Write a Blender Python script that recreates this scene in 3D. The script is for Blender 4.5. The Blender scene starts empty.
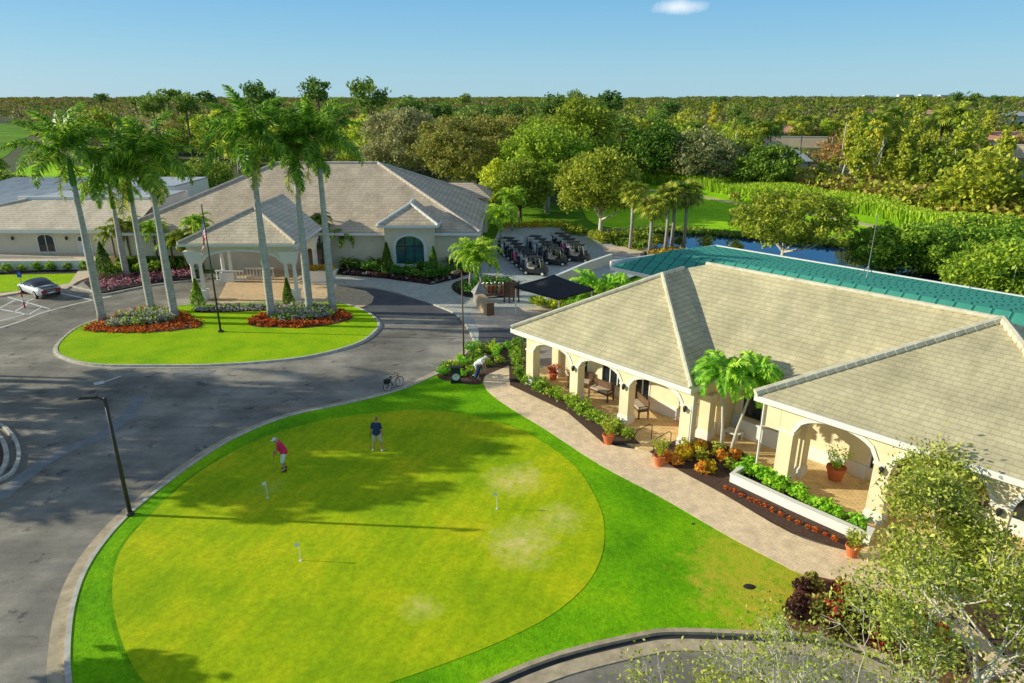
import bpy, bmesh, math, random
import numpy as np
from mathutils import Vector, Matrix
PI = math.pi
SC = bpy.context.scene
COL = SC.collection
random.seed(7)
RNG = np.random.default_rng(7)

# ---------------------------------------------------------------- survey: camera and ground points
CAM_H = 16.0; FPX = 683.0; PITCH = math.radians(19.77)
def G(px, py, z=0.0):
    u = (px-512)/FPX; v = -(py-341.5)/FPX
    dy = math.cos(PITCH)+v*math.sin(PITCH); dz = -math.sin(PITCH)+v*math.cos(PITCH)
    t = (z-CAM_H)/dz
    return (u*t, dy*t)
def GP(pts, z=0.0): return [G(p[0], p[1], z) for p in pts]

# ---------------------------------------------------------------- materials
MATS = {}
def nmat(name):
    m = bpy.data.materials.new(name); m.use_nodes = True
    nt = m.node_tree; nt.nodes.clear()
    out = nt.nodes.new('ShaderNodeOutputMaterial')
    MATS[name] = m
    return m, nt, out
def N(nt, typ, **kw):
    n = nt.nodes.new(typ)
    for k, v in kw.items():
        if k.startswith('i_'):
            key = k[2:].replace('_', ' ')
            n.inputs[key].default_value = v
        else: setattr(n, k, v)
    return n
def ramp(nt, fac, stops):
    r = nt.nodes.new('ShaderNodeValToRGB')
    while len(r.color_ramp.elements) < len(stops): r.color_ramp.elements.new(0.5)
    for e, (p, c) in zip(r.color_ramp.elements, stops):
        e.position = p; e.color = (c[0], c[1], c[2], 1)
    nt.links.new(fac, r.inputs[0])
    return r.outputs[0]
def mixc(nt, fac, a, b, mode='MIX'):
    n = nt.nodes.new('ShaderNodeMix'); n.data_type = 'RGBA'; n.blend_type = mode
    for inp, val in ((n.inputs[0], fac), (n.inputs[6], a), (n.inputs[7], b)):
        if isinstance(val, (int, float)): inp.default_value = val
        elif isinstance(val, tuple): inp.default_value = (val[0], val[1], val[2], 1)
        else: nt.links.new(val, inp)
    return n.outputs[2]
def mathn(nt, op, a, b=0.5, clamp=False):
    n = nt.nodes.new('ShaderNodeMath'); n.operation = op; n.use_clamp = clamp
    for inp, val in ((n.inputs[0], a), (n.inputs[1], b)):
        if isinstance(val, (int, float)): inp.default_value = val
        else: nt.links.new(val, inp)
    return n.outputs[0]
def pos(nt):
    return nt.nodes.new('ShaderNodeNewGeometry').outputs['Position']
def uvn(nt):
    return nt.nodes.new('ShaderNodeTexCoord').outputs['UV']
def objc(nt):
    return nt.nodes.new('ShaderNodeTexCoord').outputs['Object']
def noise(nt, vec, scale, detail=3.0, rough=0.6, dist=0.0, out='Fac'):
    n = nt.nodes.new('ShaderNodeTexNoise')
    n.inputs['Scale'].default_value = scale; n.inputs['Detail'].default_value = detail
    n.inputs['Roughness'].default_value = rough; n.inputs['Distortion'].default_value = dist
    nt.links.new(vec, n.inputs['Vector'])
    return n.outputs[out]
def scaled(nt, vec, s, rot=0.0):
    m = nt.nodes.new('ShaderNodeMapping'); m.inputs['Scale'].default_value = s
    m.inputs['Rotation'].default_value = (0, 0, rot)
    nt.links.new(vec, m.inputs['Vector']); return m.outputs[0]
def bsdf(nt, out, col, rough=0.7, metal=0.0, spec=0.4, bump=None, bstr=0.3, bdist=0.02):
    b = nt.nodes.new('ShaderNodeBsdfPrincipled')
    if isinstance(col, tuple): b.inputs['Base Color'].default_value = (col[0], col[1], col[2], 1)
    else: nt.links.new(col, b.inputs['Base Color'])
    if isinstance(rough, (int, float)): b.inputs['Roughness'].default_value = rough
    else: nt.links.new(rough, b.inputs['Roughness'])
    b.inputs['Metallic'].default_value = metal
    b.inputs['Specular IOR Level'].default_value = spec
    if bump is not None:
        bn = nt.nodes.new('ShaderNodeBump'); bn.inputs['Strength'].default_value = bstr
        bn.inputs['Distance'].default_value = bdist
        nt.links.new(bump, bn.inputs['Height']); nt.links.new(bn.outputs[0], b.inputs['Normal'])
    nt.links.new(b.outputs[0], out.inputs['Surface'])
    return b
def plain(name, col, rough=0.6, metal=0.0, var=0.12, scale=3.0, spec=0.4, bump=0.0):
    m, nt, out = nmat(name)
    f = noise(nt, objc(nt), scale, 4, 0.65)
    a = tuple(c*(1-var) for c in col); b = tuple(min(1, c*(1+var)) for c in col)
    c = ramp(nt, f, [(0.3, a), (0.7, b)])
    bsdf(nt, out, c, rough, metal, spec, f if bump else None, bump)
    return m
def leafmat(name, dark, mid, light, objvar=0.25, trans=0.25, rough=0.55):
    m, nt, out = nmat(name)
    geo = nt.nodes.new('ShaderNodeNewGeometry')
    c = ramp(nt, geo.outputs['Random Per Island'], [(0.0, dark), (0.5, mid), (1.0, light)])
    oi = nt.nodes.new('ShaderNodeObjectInfo')
    v = mathn(nt, 'MULTIPLY_ADD', oi.outputs['Random'], objvar*2); 
    nt.nodes[-1].inputs[2].default_value = 1-objvar
    hs = nt.nodes.new('ShaderNodeHueSaturation'); nt.links.new(c, hs.inputs['Color']); nt.links.new(v, hs.inputs['Value'])
    h = mathn(nt, 'MULTIPLY_ADD', oi.outputs['Random'], -0.05*objvar/0.25); nt.nodes[-1].inputs[2].default_value = 0.5+0.025*objvar/0.25
    nt.links.new(h, hs.inputs['Hue'])
    if name.startswith('leaf'):
        hs.inputs['Saturation'].default_value = 0.95
    d = nt.nodes.new('ShaderNodeBsdfPrincipled'); d.inputs['Roughness'].default_value = rough
    d.inputs['Specular IOR Level'].default_value = 0.25
    nt.links.new(hs.outputs[0], d.inputs['Base Color'])
    t = nt.nodes.new('ShaderNodeBsdfTranslucent'); nt.links.new(hs.outputs[0], t.inputs['Color'])
    mx = nt.nodes.new('ShaderNodeMixShader'); mx.inputs[0].default_value = trans+0.1
    nt.links.new(d.outputs[0], mx.inputs[1]); nt.links.new(t.outputs[0], mx.inputs[2])
    nt.links.new(mx.outputs[0], out.inputs['Surface'])
    return m

def grass(name, cols, scale=0.35, spots=(), stripes=None, fine=9.0, bstr=0.5, fm=0.65):
    m, nt, out = nmat(name); p = pos(nt)
    n1 = noise(nt, p, scale, 5, 0.62)
    c = ramp(nt, n1, [(0.32, cols[0]), (0.5, cols[1]), (0.68, cols[2])])
    n2 = noise(nt, p, fine, 3, 0.7)
    c = mixc(nt, fm, c, ramp(nt, n2, [(0.3, (0.55, 0.6, 0.5)), (0.7, (1.35, 1.3, 1.3))]), 'MULTIPLY')
    n3 = noise(nt, p, fine*4.5, 2, 0.7)
    c = mixc(nt, fm*0.75, c, ramp(nt, n3, [(0.3, (0.6, 0.62, 0.5)), (0.7, (1.35, 1.3, 1.3))]), 'MULTIPLY')
    if stripes:
        w = nt.nodes.new('ShaderNodeTexWave'); w.inputs['Scale'].default_value = stripes[0]; w.inputs['Distortion'].default_value = 2.2
        w.inputs['Detail'].default_value = 2.5
        nt.links.new(scaled(nt, p, (1, 1, 1), stripes[1]), w.inputs['Vector'])
        c = mixc(nt, stripes[2], c, ramp(nt, w.outputs[0], [(0.2, (0.7, 0.75, 0.6)), (0.8, (1.2, 1.15, 1.1))]), 'MULTIPLY')
    for (sx, sy, r, colr, amt) in spots:
        d = nt.nodes.new('ShaderNodeVectorMath'); d.operation = 'DISTANCE'
        dn = nt.nodes.new('ShaderNodeVectorMath'); dn.operation = 'MULTIPLY_ADD'
        nt.links.new(noise(nt, p, 1.6, 4, 0.65, out='Color'), dn.inputs[0]); dn.inputs[1].default_value = (r*1.6, r*1.6, 0); 
        nt.links.new(p, dn.inputs[2]); nt.links.new(dn.outputs[0], d.inputs[0])
        d.inputs[1].default_value = (sx+r*0.8, sy+r*0.8, 0.1)
        f = mathn(nt, 'DIVIDE', d.outputs['Value'], r)
        f = mathn(nt, 'SUBTRACT', 1.0, f, True)
        f = mathn(nt, 'MULTIPLY', f, amt*1.6, True)
        f = mathn(nt, 'MULTIPLY', f, ramp(nt, noise(nt, p, 3.5, 5, 0.7), [(0.35, (0.15,)*3), (0.65, (1, 1, 1))]), True)
        c = mixc(nt, f, c, colr)
    bsdf(nt, out, c, 0.9, 0, 0.1, mathn(nt, 'ADD', n2, n3), bstr, 0.05)
    return m

# grounds
grass('lawn_grass', [(0.10,0.30,0.003),(0.17,0.42,0.004),(0.27,0.50,0.006)], 0.45, stripes=(0.35, 0.9, 0.25))
grass('rough_grass', [(0.09,0.2,0.01),(0.14,0.3,0.015),(0.22,0.38,0.02)], 0.05, fine=0.5)
grass('fairway_grass', [(0.22,0.50,0.01),(0.36,0.68,0.012),(0.5,0.78,0.014)], 0.06, fine=0.8)
grass('island_grass', [(0.26,0.52,0.004),(0.38,0.62,0.005),(0.48,0.68,0.008)], 0.5)

def paver(name, c1, c2, mort, sx=0.24, sy=0.12, rot=0.0, rough=0.75, big=None):
    m, nt, out = nmat(name); p = pos(nt)
    b = nt.nodes.new('ShaderNodeTexBrick')
    nt.links.new(scaled(nt, p, (1, 1, 1), rot), b.inputs['Vector'])
    b.inputs['Scale'].default_value = 1.0; b.inputs['Brick Width'].default_value = sx; b.inputs['Row Height'].default_value = sy
    b.inputs['Mortar Size'].default_value = sy*0.06; b.inputs['Mortar'].default_value = (*mort, 1)
    b.inputs['Color1'].default_value = (*c1, 1); b.inputs['Color2'].default_value = (*c2, 1)
    b.inputs['Bias'].default_value = 0.0
    v = noise(nt, p, 2.2, 5, 0.75)
    c = mixc(nt, 0.85, b.outputs['Color'], ramp(nt, v, [(0.32, (0.8, 0.78, 0.76)), (0.68, (1.28, 1.26, 1.22))]), 'MULTIPLY')
    v2 = noise(nt, p, 0.3, 3, 0.6)
    c = mixc(nt, 0.5, c, ramp(nt, v2, [(0.3, (0.8, 0.8, 0.82)), (0.7, (1.15, 1.13, 1.1))]), 'MULTIPLY')
    bsdf(nt, out, c, rough, 0, 0.3, b.outputs['Fac'], -0.3, 0.01)
    return m

def asphalt():
    m, nt, out = nmat('asphalt'); p = pos(nt)
    big = noise(nt, p, 0.16, 6, 0.68, 0.0)
    c = ramp(nt, big, [(0.36, (0.165, 0.152, 0.13)), (0.5, (0.275, 0.25, 0.213)), (0.62, (0.42, 0.375, 0.318))])
    st = noise(nt, scaled(nt, p, (0.15, 1.2, 1), 0.35), 0.6, 5, 0.7)
    c = mixc(nt, 0.7, c, ramp(nt, st, [(0.35, (0.72, 0.72, 0.75)), (0.65, (1.3, 1.27, 1.22))]), 'MULTIPLY')
    fine = noise(nt, p, 25, 3, 0.8)
    c = mixc(nt, 0.6, c, ramp(nt, fine, [(0.3, (0.62, 0.62, 0.62)), (0.7, (1.35, 1.35, 1.35))]), 'MULTIPLY')
    vor = nt.nodes.new('ShaderNodeTexVoronoi'); vor.feature = 'DISTANCE_TO_EDGE'; vor.inputs['Scale'].default_value = 0.16
    dn = nt.nodes.new('ShaderNodeVectorMath'); dn.operation = 'MULTIPLY_ADD'
    nt.links.new(noise(nt, p, 0.8, 4, 0.6, out='Color'), dn.inputs[0]); dn.inputs[1].default_value = (2.5, 2.5, 0); nt.links.new(p, dn.inputs[2])
    nt.links.new(dn.outputs[0], vor.inputs['Vector'])
    ck = ramp(nt, vor.outputs['Distance'], [(0.0, (0.4,)*3), (0.005, (1, 1, 1))])
    c = mixc(nt, 0.35, c, ck, 'MULTIPLY')
    # scattered dark stains
    sn = noise(nt, p, 0.9, 4, 0.7)
    c = mixc(nt, 1.0, c, ramp(nt, sn, [(0.34, (0.5, 0.5, 0.53)), (0.40, (1, 1, 1))]), 'MULTIPLY')
    bsdf(nt, out, c, 0.8, 0, 0.3, fine, 0.25, 0.01)
asphalt()
plain('asphalt_new', (0.10, 0.10, 0.11), 0.8, var=0.2, scale=0.8)
plain('asphalt_patch', (0.25, 0.25, 0.26), 0.85, var=0.2, scale=1.5)
plain('road_paint', (0.75, 0.75, 0.74), 0.6, var=0.12, scale=2)
plain('road_paint_blue', (0.05, 0.16, 0.42), 0.6, var=0.25, scale=2)
plain('kerb_concrete', (0.56, 0.52, 0.45), 0.85, var=0.25, scale=2.5, bump=0.1)
plain('kerb_tan', (0.50, 0.40, 0.27), 0.85, var=0.3, scale=2.0, bump=0.1)
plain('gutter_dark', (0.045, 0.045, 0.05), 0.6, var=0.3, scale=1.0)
plain('mulch', (0.10, 0.055, 0.04), 0.95, var=0.5, scale=14, bump=0.8)
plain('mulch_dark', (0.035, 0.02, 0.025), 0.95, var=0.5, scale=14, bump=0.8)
plain('mulch_red', (0.20, 0.075, 0.045), 0.95, var=0.6, scale=10, bump=0.8)
paver('walk_paver', (0.95, 0.74, 0.50), (0.88, 0.67, 0.46), (0.68, 0.53, 0.38), 0.3, 0.15, 0.75)
paver('patio_paver', (0.93, 0.68, 0.35), (0.82, 0.59, 0.30), (0.50, 0.35, 0.19), 0.3, 0.15, 0.75)
paver('drive_paver', (0.80, 0.60, 0.38), (0.72, 0.53, 0.34), (0.5, 0.38, 0.26), 0.3, 0.15, 0.1)
paver('plaza_paver', (0.82, 0.66, 0.50), (0.74, 0.59, 0.46), (0.55, 0.45, 0.36), 0.3, 0.15, 0.1)
paver('sidewalk_paver', (0.55, 0.55, 0.50), (0.49, 0.50, 0.47), (0.35, 0.36, 0.35), 0.6, 0.3, 0.05)
paver('yard_paver', (0.46, 0.50, 0.50), (0.43, 0.47, 0.47), (0.40, 0.43, 0.44), 1.2, 0.6, 0.2)

def putting():
    g1 = G(515, 482); g2 = G(520, 545); g3 = G(560, 520); g4 = G(270, 490); g5 = G(420, 612)
    tan = (0.80, 0.68, 0.22)
    grass('putting_green', [(0.27,0.44,0.006),(0.42,0.55,0.007),(0.62,0.62,0.012)], 0.30, fine=6.0, bstr=0.1, fm=0.5, stripes=(0.5, 0.35, 0.15),
          spots=[(g1[0], g1[1], 1.5, tan, 0.8), (g2[0], g2[1], 1.6, tan, 0.75), (g3[0], g3[1], 1.2, tan, 0.5), (g4[0], g4[1], 0.8, tan, 0.2), (g5[0], g5[1], 0.8, tan, 0.5)])
    s1 = G(765, 590); s2 = G(740, 560)
    grass('collar_grass', [(0.12,0.36,0.003),(0.20,0.50,0.004),(0.33,0.60,0.006)], 0.30, fine=6.0,
          spots=[(s1[0], s1[1], 3.0, (0.72, 0.52, 0.06), 1.1), (s2[0], s2[1], 2.4, (0.50, 0.52, 0.03), 0.8)])
putting()

def tilemat(name, c1, c2, mort, bw=0.34, rh=0.30, bias=0.0, bs=0.7):
    m, nt, out = nmat(name); uv = uvn(nt)
    b = nt.nodes.new('ShaderNodeTexBrick'); nt.links.new(uv, b.inputs['Vector'])
    b.inputs['Scale'].default_value = 1.0; b.inputs['Brick Width'].default_value = bw; b.inputs['Row Height'].default_value = rh
    b.inputs['Mortar Size'].default_value = 0.010; b.inputs['Mortar Smooth'].default_value = 0.3
    b.inputs['Mortar'].default_value = (*mort, 1)
    b.inputs['Color1'].default_value = (*c1, 1); b.inputs['Color2'].default_value = (*c2, 1)
    sep = nt.nodes.new('ShaderNodeSeparateXYZ'); nt.links.new(uv, sep.inputs[0])
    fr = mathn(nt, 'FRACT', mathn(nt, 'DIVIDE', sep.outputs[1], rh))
    v = noise(nt, uv, 0.5, 5, 0.7)
    c = mixc(nt, 0.8, b.outputs['Color'], ramp(nt, v, [(0.3, (0.72, 0.72, 0.70)), (0.7, (1.2, 1.2, 1.18))]), 'MULTIPLY')
    st_ = noise(nt, scaled(nt, uv, (1.3, 0.25, 1)), 0.5, 4, 0.6)
    c = mixc(nt, 0.55, c, ramp(nt, st_, [(0.42, (1, 1, 1)), (0.7, (0.72, 0.73, 0.70))]), 'MULTIPLY')
    v2 = noise(nt, scaled(nt, uv, (3, 0.6, 1)), 1.2, 4, 0.75)
    c = mixc(nt, 0.6, c, ramp(nt, v2, [(0.3, (0.8, 0.8, 0.8)), (0.7, (1.15, 1.15, 1.12))]), 'MULTIPLY')
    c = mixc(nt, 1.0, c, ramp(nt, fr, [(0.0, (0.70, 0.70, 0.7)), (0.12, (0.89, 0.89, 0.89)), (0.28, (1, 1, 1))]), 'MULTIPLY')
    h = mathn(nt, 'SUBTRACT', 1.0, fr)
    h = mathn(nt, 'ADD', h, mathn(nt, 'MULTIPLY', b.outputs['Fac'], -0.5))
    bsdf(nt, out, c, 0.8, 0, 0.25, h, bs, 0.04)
    return m
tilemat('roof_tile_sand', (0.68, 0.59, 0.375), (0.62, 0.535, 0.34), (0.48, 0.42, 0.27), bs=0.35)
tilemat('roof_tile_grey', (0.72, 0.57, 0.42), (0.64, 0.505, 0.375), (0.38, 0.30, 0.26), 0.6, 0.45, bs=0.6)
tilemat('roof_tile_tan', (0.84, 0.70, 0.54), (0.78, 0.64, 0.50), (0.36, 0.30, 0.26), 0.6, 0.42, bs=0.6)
def metalroof():
    m, nt, out = nmat('teal_metal_roof'); uv = uvn(nt)
    sep = nt.nodes.new('ShaderNodeSeparateXYZ'); nt.links.new(uv, sep.inputs[0])
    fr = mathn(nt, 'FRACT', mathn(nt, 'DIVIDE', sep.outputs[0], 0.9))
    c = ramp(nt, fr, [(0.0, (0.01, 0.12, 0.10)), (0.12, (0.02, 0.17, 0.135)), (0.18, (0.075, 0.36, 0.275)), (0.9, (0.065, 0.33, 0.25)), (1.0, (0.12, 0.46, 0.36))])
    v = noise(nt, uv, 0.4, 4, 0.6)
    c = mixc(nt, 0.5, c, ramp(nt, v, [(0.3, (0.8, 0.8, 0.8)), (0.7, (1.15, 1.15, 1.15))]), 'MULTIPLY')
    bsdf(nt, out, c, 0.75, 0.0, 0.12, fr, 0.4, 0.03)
metalroof()
plain('ridge_tile', (0.66, 0.60, 0.45), 0.8, var=0.2, scale=2.0)
plain('ridge_tile_pink', (0.60, 0.52, 0.44), 0.8, var=0.2, scale=2.0)
plain('stucco_cream', (0.90, 0.77, 0.52), 0.85, var=0.09, scale=0.8, bump=0.05)
plain('stucco_yellow', (0.78, 0.56, 0.22), 0.85, var=0.06, scale=1.5)
plain('stucco_beige', (0.82, 0.72, 0.55), 0.85, var=0.06, scale=1.0, bump=0.05)
plain('stucco_grey', (0.85, 0.80, 0.74), 0.85, var=0.06, scale=1.0)
plain('white_trim', (0.86, 0.84, 0.80), 0.6, var=0.05, scale=2.0)
plain('white_paint', (0.82, 0.82, 0.80), 0.5, var=0.04)
plain('roof_membrane', (0.48, 0.50, 0.54), 0.6, var=0.12, scale=0.5)
plain('slate_blue_roof', (0.22, 0.27, 0.33), 0.7, var=0.2, scale=0.7)
plain('dark_glass', (0.02, 0.03, 0.035), 0.08, var=0.2, spec=0.8)
plain('teal_glass', (0.02, 0.13, 0.13), 0.08, var=0.4, scale=0.8, spec=0.8)
plain('door_white', (0.78, 0.8, 0.82), 0.5, var=0.04)
plain('black_metal', (0.02, 0.02, 0.022), 0.45, var=0.2, spec=0.5)
plain('dark_bronze', (0.05, 0.042, 0.035), 0.5, var=0.2)
plain('grey_metal', (0.45, 0.45, 0.46), 0.35, metal=0.6, var=0.1)
plain('chrome', (0.7, 0.7, 0.72), 0.15, metal=1.0, var=0.05)
plain('car_silver', (0.72, 0.73, 0.75), 0.25, metal=0.15, var=0.03, spec=0.6)
plain('car_dark', (0.03, 0.032, 0.045), 0.3, var=0.1, spec=0.6)
plain('tail_red', (0.45, 0.02, 0.02), 0.3)
plain('rubber', (0.02, 0.02, 0.02), 0.8)
plain('black_canvas', (0.018, 0.018, 0.024), 0.7, var=0.3, scale=2)
plain('terracotta', (0.62, 0.17, 0.06), 0.75, var=0.15)
plain('brown_wood', (0.16, 0.09, 0.05), 0.6, var=0.3, scale=6)
plain('tan_wood', (0.50, 0.36, 0.22), 0.7, var=0.25, scale=4)
plain('bark_grey', (0.42, 0.39, 0.35), 0.9, var=0.3, scale=4, bump=0.5)
plain('bark_brown', (0.17, 0.12, 0.08), 0.95, var=0.35, scale=5, bump=0.6)
plain('bark_pale', (0.60, 0.56, 0.47), 0.9, var=0.2, scale=6, bump=0.3)
plain('crownshaft', (0.09, 0.25, 0.03), 0.45, var=0.3, scale=2)
plain('frond_rib', (0.30, 0.36, 0.08), 0.6, var=0.2)
plain('boot_brown', (0.30, 0.17, 0.09), 0.9, var=0.4, scale=8)
plain('skin', (0.62, 0.36, 0.25), 0.55, var=0.06)
plain('skin_tan', (0.58, 0.27, 0.17), 0.55, var=0.06)
plain('cloth_pink', (0.75, 0.03, 0.12), 0.8, var=0.08)
plain('cloth_navy', (0.025, 0.045, 0.13), 0.8, var=0.1)
plain('cloth_white', (0.82, 0.82, 0.82), 0.8, var=0.05)
plain('cloth_khaki', (0.62, 0.52, 0.42), 0.8, var=0.08)
plain('hair_grey', (0.55, 0.53, 0.50), 0.8, var=0.15)
plain('eye_dark', (0.02, 0.015, 0.01), 0.3)
plain('flag_red', (0.85, 0.05, 0.08), 0.8, var=0.1)
plain('flag_white', (0.85, 0.85, 0.85), 0.8, var=0.04)
plain('flag_blue', (0.03, 0.06, 0.28), 0.8, var=0.1)
plain('sign_blue', (0.02, 0.10, 0.45), 0.5)
plain('bag_pink', (0.85, 0.10, 0.30), 0.6)
plain('bag_teal', (0.20, 0.65, 0.60), 0.6)
plain('stone_grey', (0.30, 0.29, 0.28), 0.9, var=0.3, scale=3, bump=0.4)
plain('bank_soil', (0.16, 0.11, 0.07), 0.95, var=0.4, scale=0.6)
plain('sand_path', (0.60, 0.48, 0.30), 0.9, var=0.15, scale=0.3)
plain('bunker_sand', (0.7, 0.66, 0.55), 0.9, var=0.1)
plain('red_roof_far', (0.72, 0.34, 0.22), 0.85, var=0.2, scale=0.4)
plain('far_wall', (0.95, 0.70, 0.48), 0.85, var=0.1, scale=0.4)
plain('far_white', (0.75, 0.72, 0.68), 0.85, var=0.1, scale=0.4)
plain('forest_floor', (0.07, 0.09, 0.02), 0.95, var=0.4, scale=0.1)
def trunkbands():
    m, nt, out = nmat('royal_trunk'); o = objc(nt)
    sep = nt.nodes.new('ShaderNodeSeparateXYZ'); nt.links.new(o, sep.inputs[0])
    fr = mathn(nt, 'FRACT', mathn(nt, 'MULTIPLY', sep.outputs[2], 4.0))
    c = ramp(nt, noise(nt, o, 3, 4, 0.7), [(0.3, (0.34, 0.33, 0.30)), (0.7, (0.58, 0.56, 0.52))])
    c = mixc(nt, 0.6, c, ramp(nt, fr, [(0.0, (0.6, 0.6, 0.6)), (0.2, (1.1, 1.1, 1.1))]), 'MULTIPLY')
    bsdf(nt, out, c, 0.85, 0, 0.2)
trunkbands()
def watermat():
    m, nt, out = nmat('pond_water'); p = pos(nt)
    n = noise(nt, p, 1.2, 3, 0.6)
    bsdf(nt, out, (0.01, 0.05, 0.13), 0.06, 0, 0.6, n, 0.05, 0.05)
watermat()
leafmat('leaf_oak', (0.13,0.19,0.01), (0.34,0.43,0.02), (0.66,0.68,0.04), 0.2)
leafmat('leaf_lime', (0.189,0.311,0.011), (0.513,0.648,0.019), (0.891,0.918,0.041), 0.2)
leafmat('leaf_deep', (0.06,0.13,0.015), (0.18,0.32,0.02), (0.40,0.53,0.04), 0.25)
leafmat('leaf_olive', (0.18,0.17,0.03), (0.42,0.37,0.06), (0.66,0.55,0.12), 0.3)
leafmat('leaf_grey', (0.203,0.216,0.081), (0.432,0.419,0.162), (0.675,0.621,0.270), 0.2)
leafmat('leaf_gold', (0.216,0.284,0.014), (0.567,0.621,0.027), (0.920,0.864,0.054), 0.25)
leafmat('leaf_pine', (0.068,0.149,0.027), (0.189,0.324,0.041), (0.378,0.513,0.068), 0.3)
leafmat('leaf_rust', (0.230,0.149,0.041), (0.486,0.311,0.081), (0.675,0.459,0.121), 0.2)
leafmat('leaf_royal', (0.04,0.15,0.010), (0.19,0.42,0.016), (0.66,0.80,0.05), 0.1, 0.42, 0.4)
leafmat('leaf_palm_lime', (0.176,0.386,0.011), (0.456,0.737,0.018), (0.878,0.920,0.053), 0.1, 0.35, 0.4)
leafmat('leaf_sabal', (0.135,0.216,0.016), (0.432,0.513,0.027), (0.810,0.756,0.054), 0.15, 0.25, 0.4)
leafmat('leaf_hedge', (0.088,0.193,0.011), (0.281,0.491,0.022), (0.632,0.807,0.053), 0.15)
leafmat('leaf_bright', (0.123,0.386,0.009), (0.351,0.772,0.018), (0.702,0.920,0.053), 0.15)
leafmat('leaf_croton', (0.673,0.179,0.008), (0.920,0.478,0.015), (0.920,0.777,0.030), 0.15)
leafmat('leaf_foreground', (0.14,0.20,0.015), (0.42,0.50,0.03), (0.82,0.82,0.16), 0.1)
leafmat('leaf_reed', (0.299,0.483,0.014), (0.529,0.713,0.018), (0.805,0.897,0.046), 0.1)
leafmat('petal_orange', (0.28,0.05,0.015), (0.72,0.13,0.02), (0.88,0.36,0.06), 0.05)
leafmat('petal_red', (0.16,0.04,0.02), (0.40,0.06,0.025), (0.66,0.16,0.05), 0.05)
leafmat('petal_lilac', (0.16,0.26,0.05), (0.50,0.44,0.46), (0.88,0.82,0.80), 0.05)
leafmat('petal_pink', (0.25,0.03,0.06), (0.60,0.20,0.28), (0.80,0.60,0.62), 0.05)
leafmat('petal_yellow', (0.35,0.30,0.01), (0.70,0.48,0.02), (0.85,0.65,0.05), 0.05)
leafmat('petal_white', (0.5,0.5,0.45), (0.8,0.8,0.76), (0.9,0.9,0.88), 0.05)
leafmat('leaf_purple', (0.045,0.018,0.018), (0.120,0.045,0.038), (0.239,0.090,0.060), 0.05)

leafmat('far_green', (0.15,0.19,0.02), (0.26,0.30,0.03), (0.40,0.42,0.05), 0.1)  # far foliage: slight distance haze mixed into these muted leaf colours
leafmat('far_dark', (0.08,0.13,0.025), (0.14,0.21,0.03), (0.24,0.32,0.04), 0.1)
leafmat('far_lime', (0.20,0.27,0.02), (0.31,0.38,0.03), (0.42,0.46,0.05), 0.1)
leafmat('far_grey', (0.20,0.18,0.07), (0.30,0.26,0.10), (0.42,0.35,0.14), 0.1)
leafmat('far_rust', (0.20,0.15,0.05), (0.27,0.20,0.06), (0.34,0.25,0.08), 0.1)
leafmat('far_pine', (0.07,0.13,0.025), (0.13,0.21,0.03), (0.20,0.29,0.04), 0.1)
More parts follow.
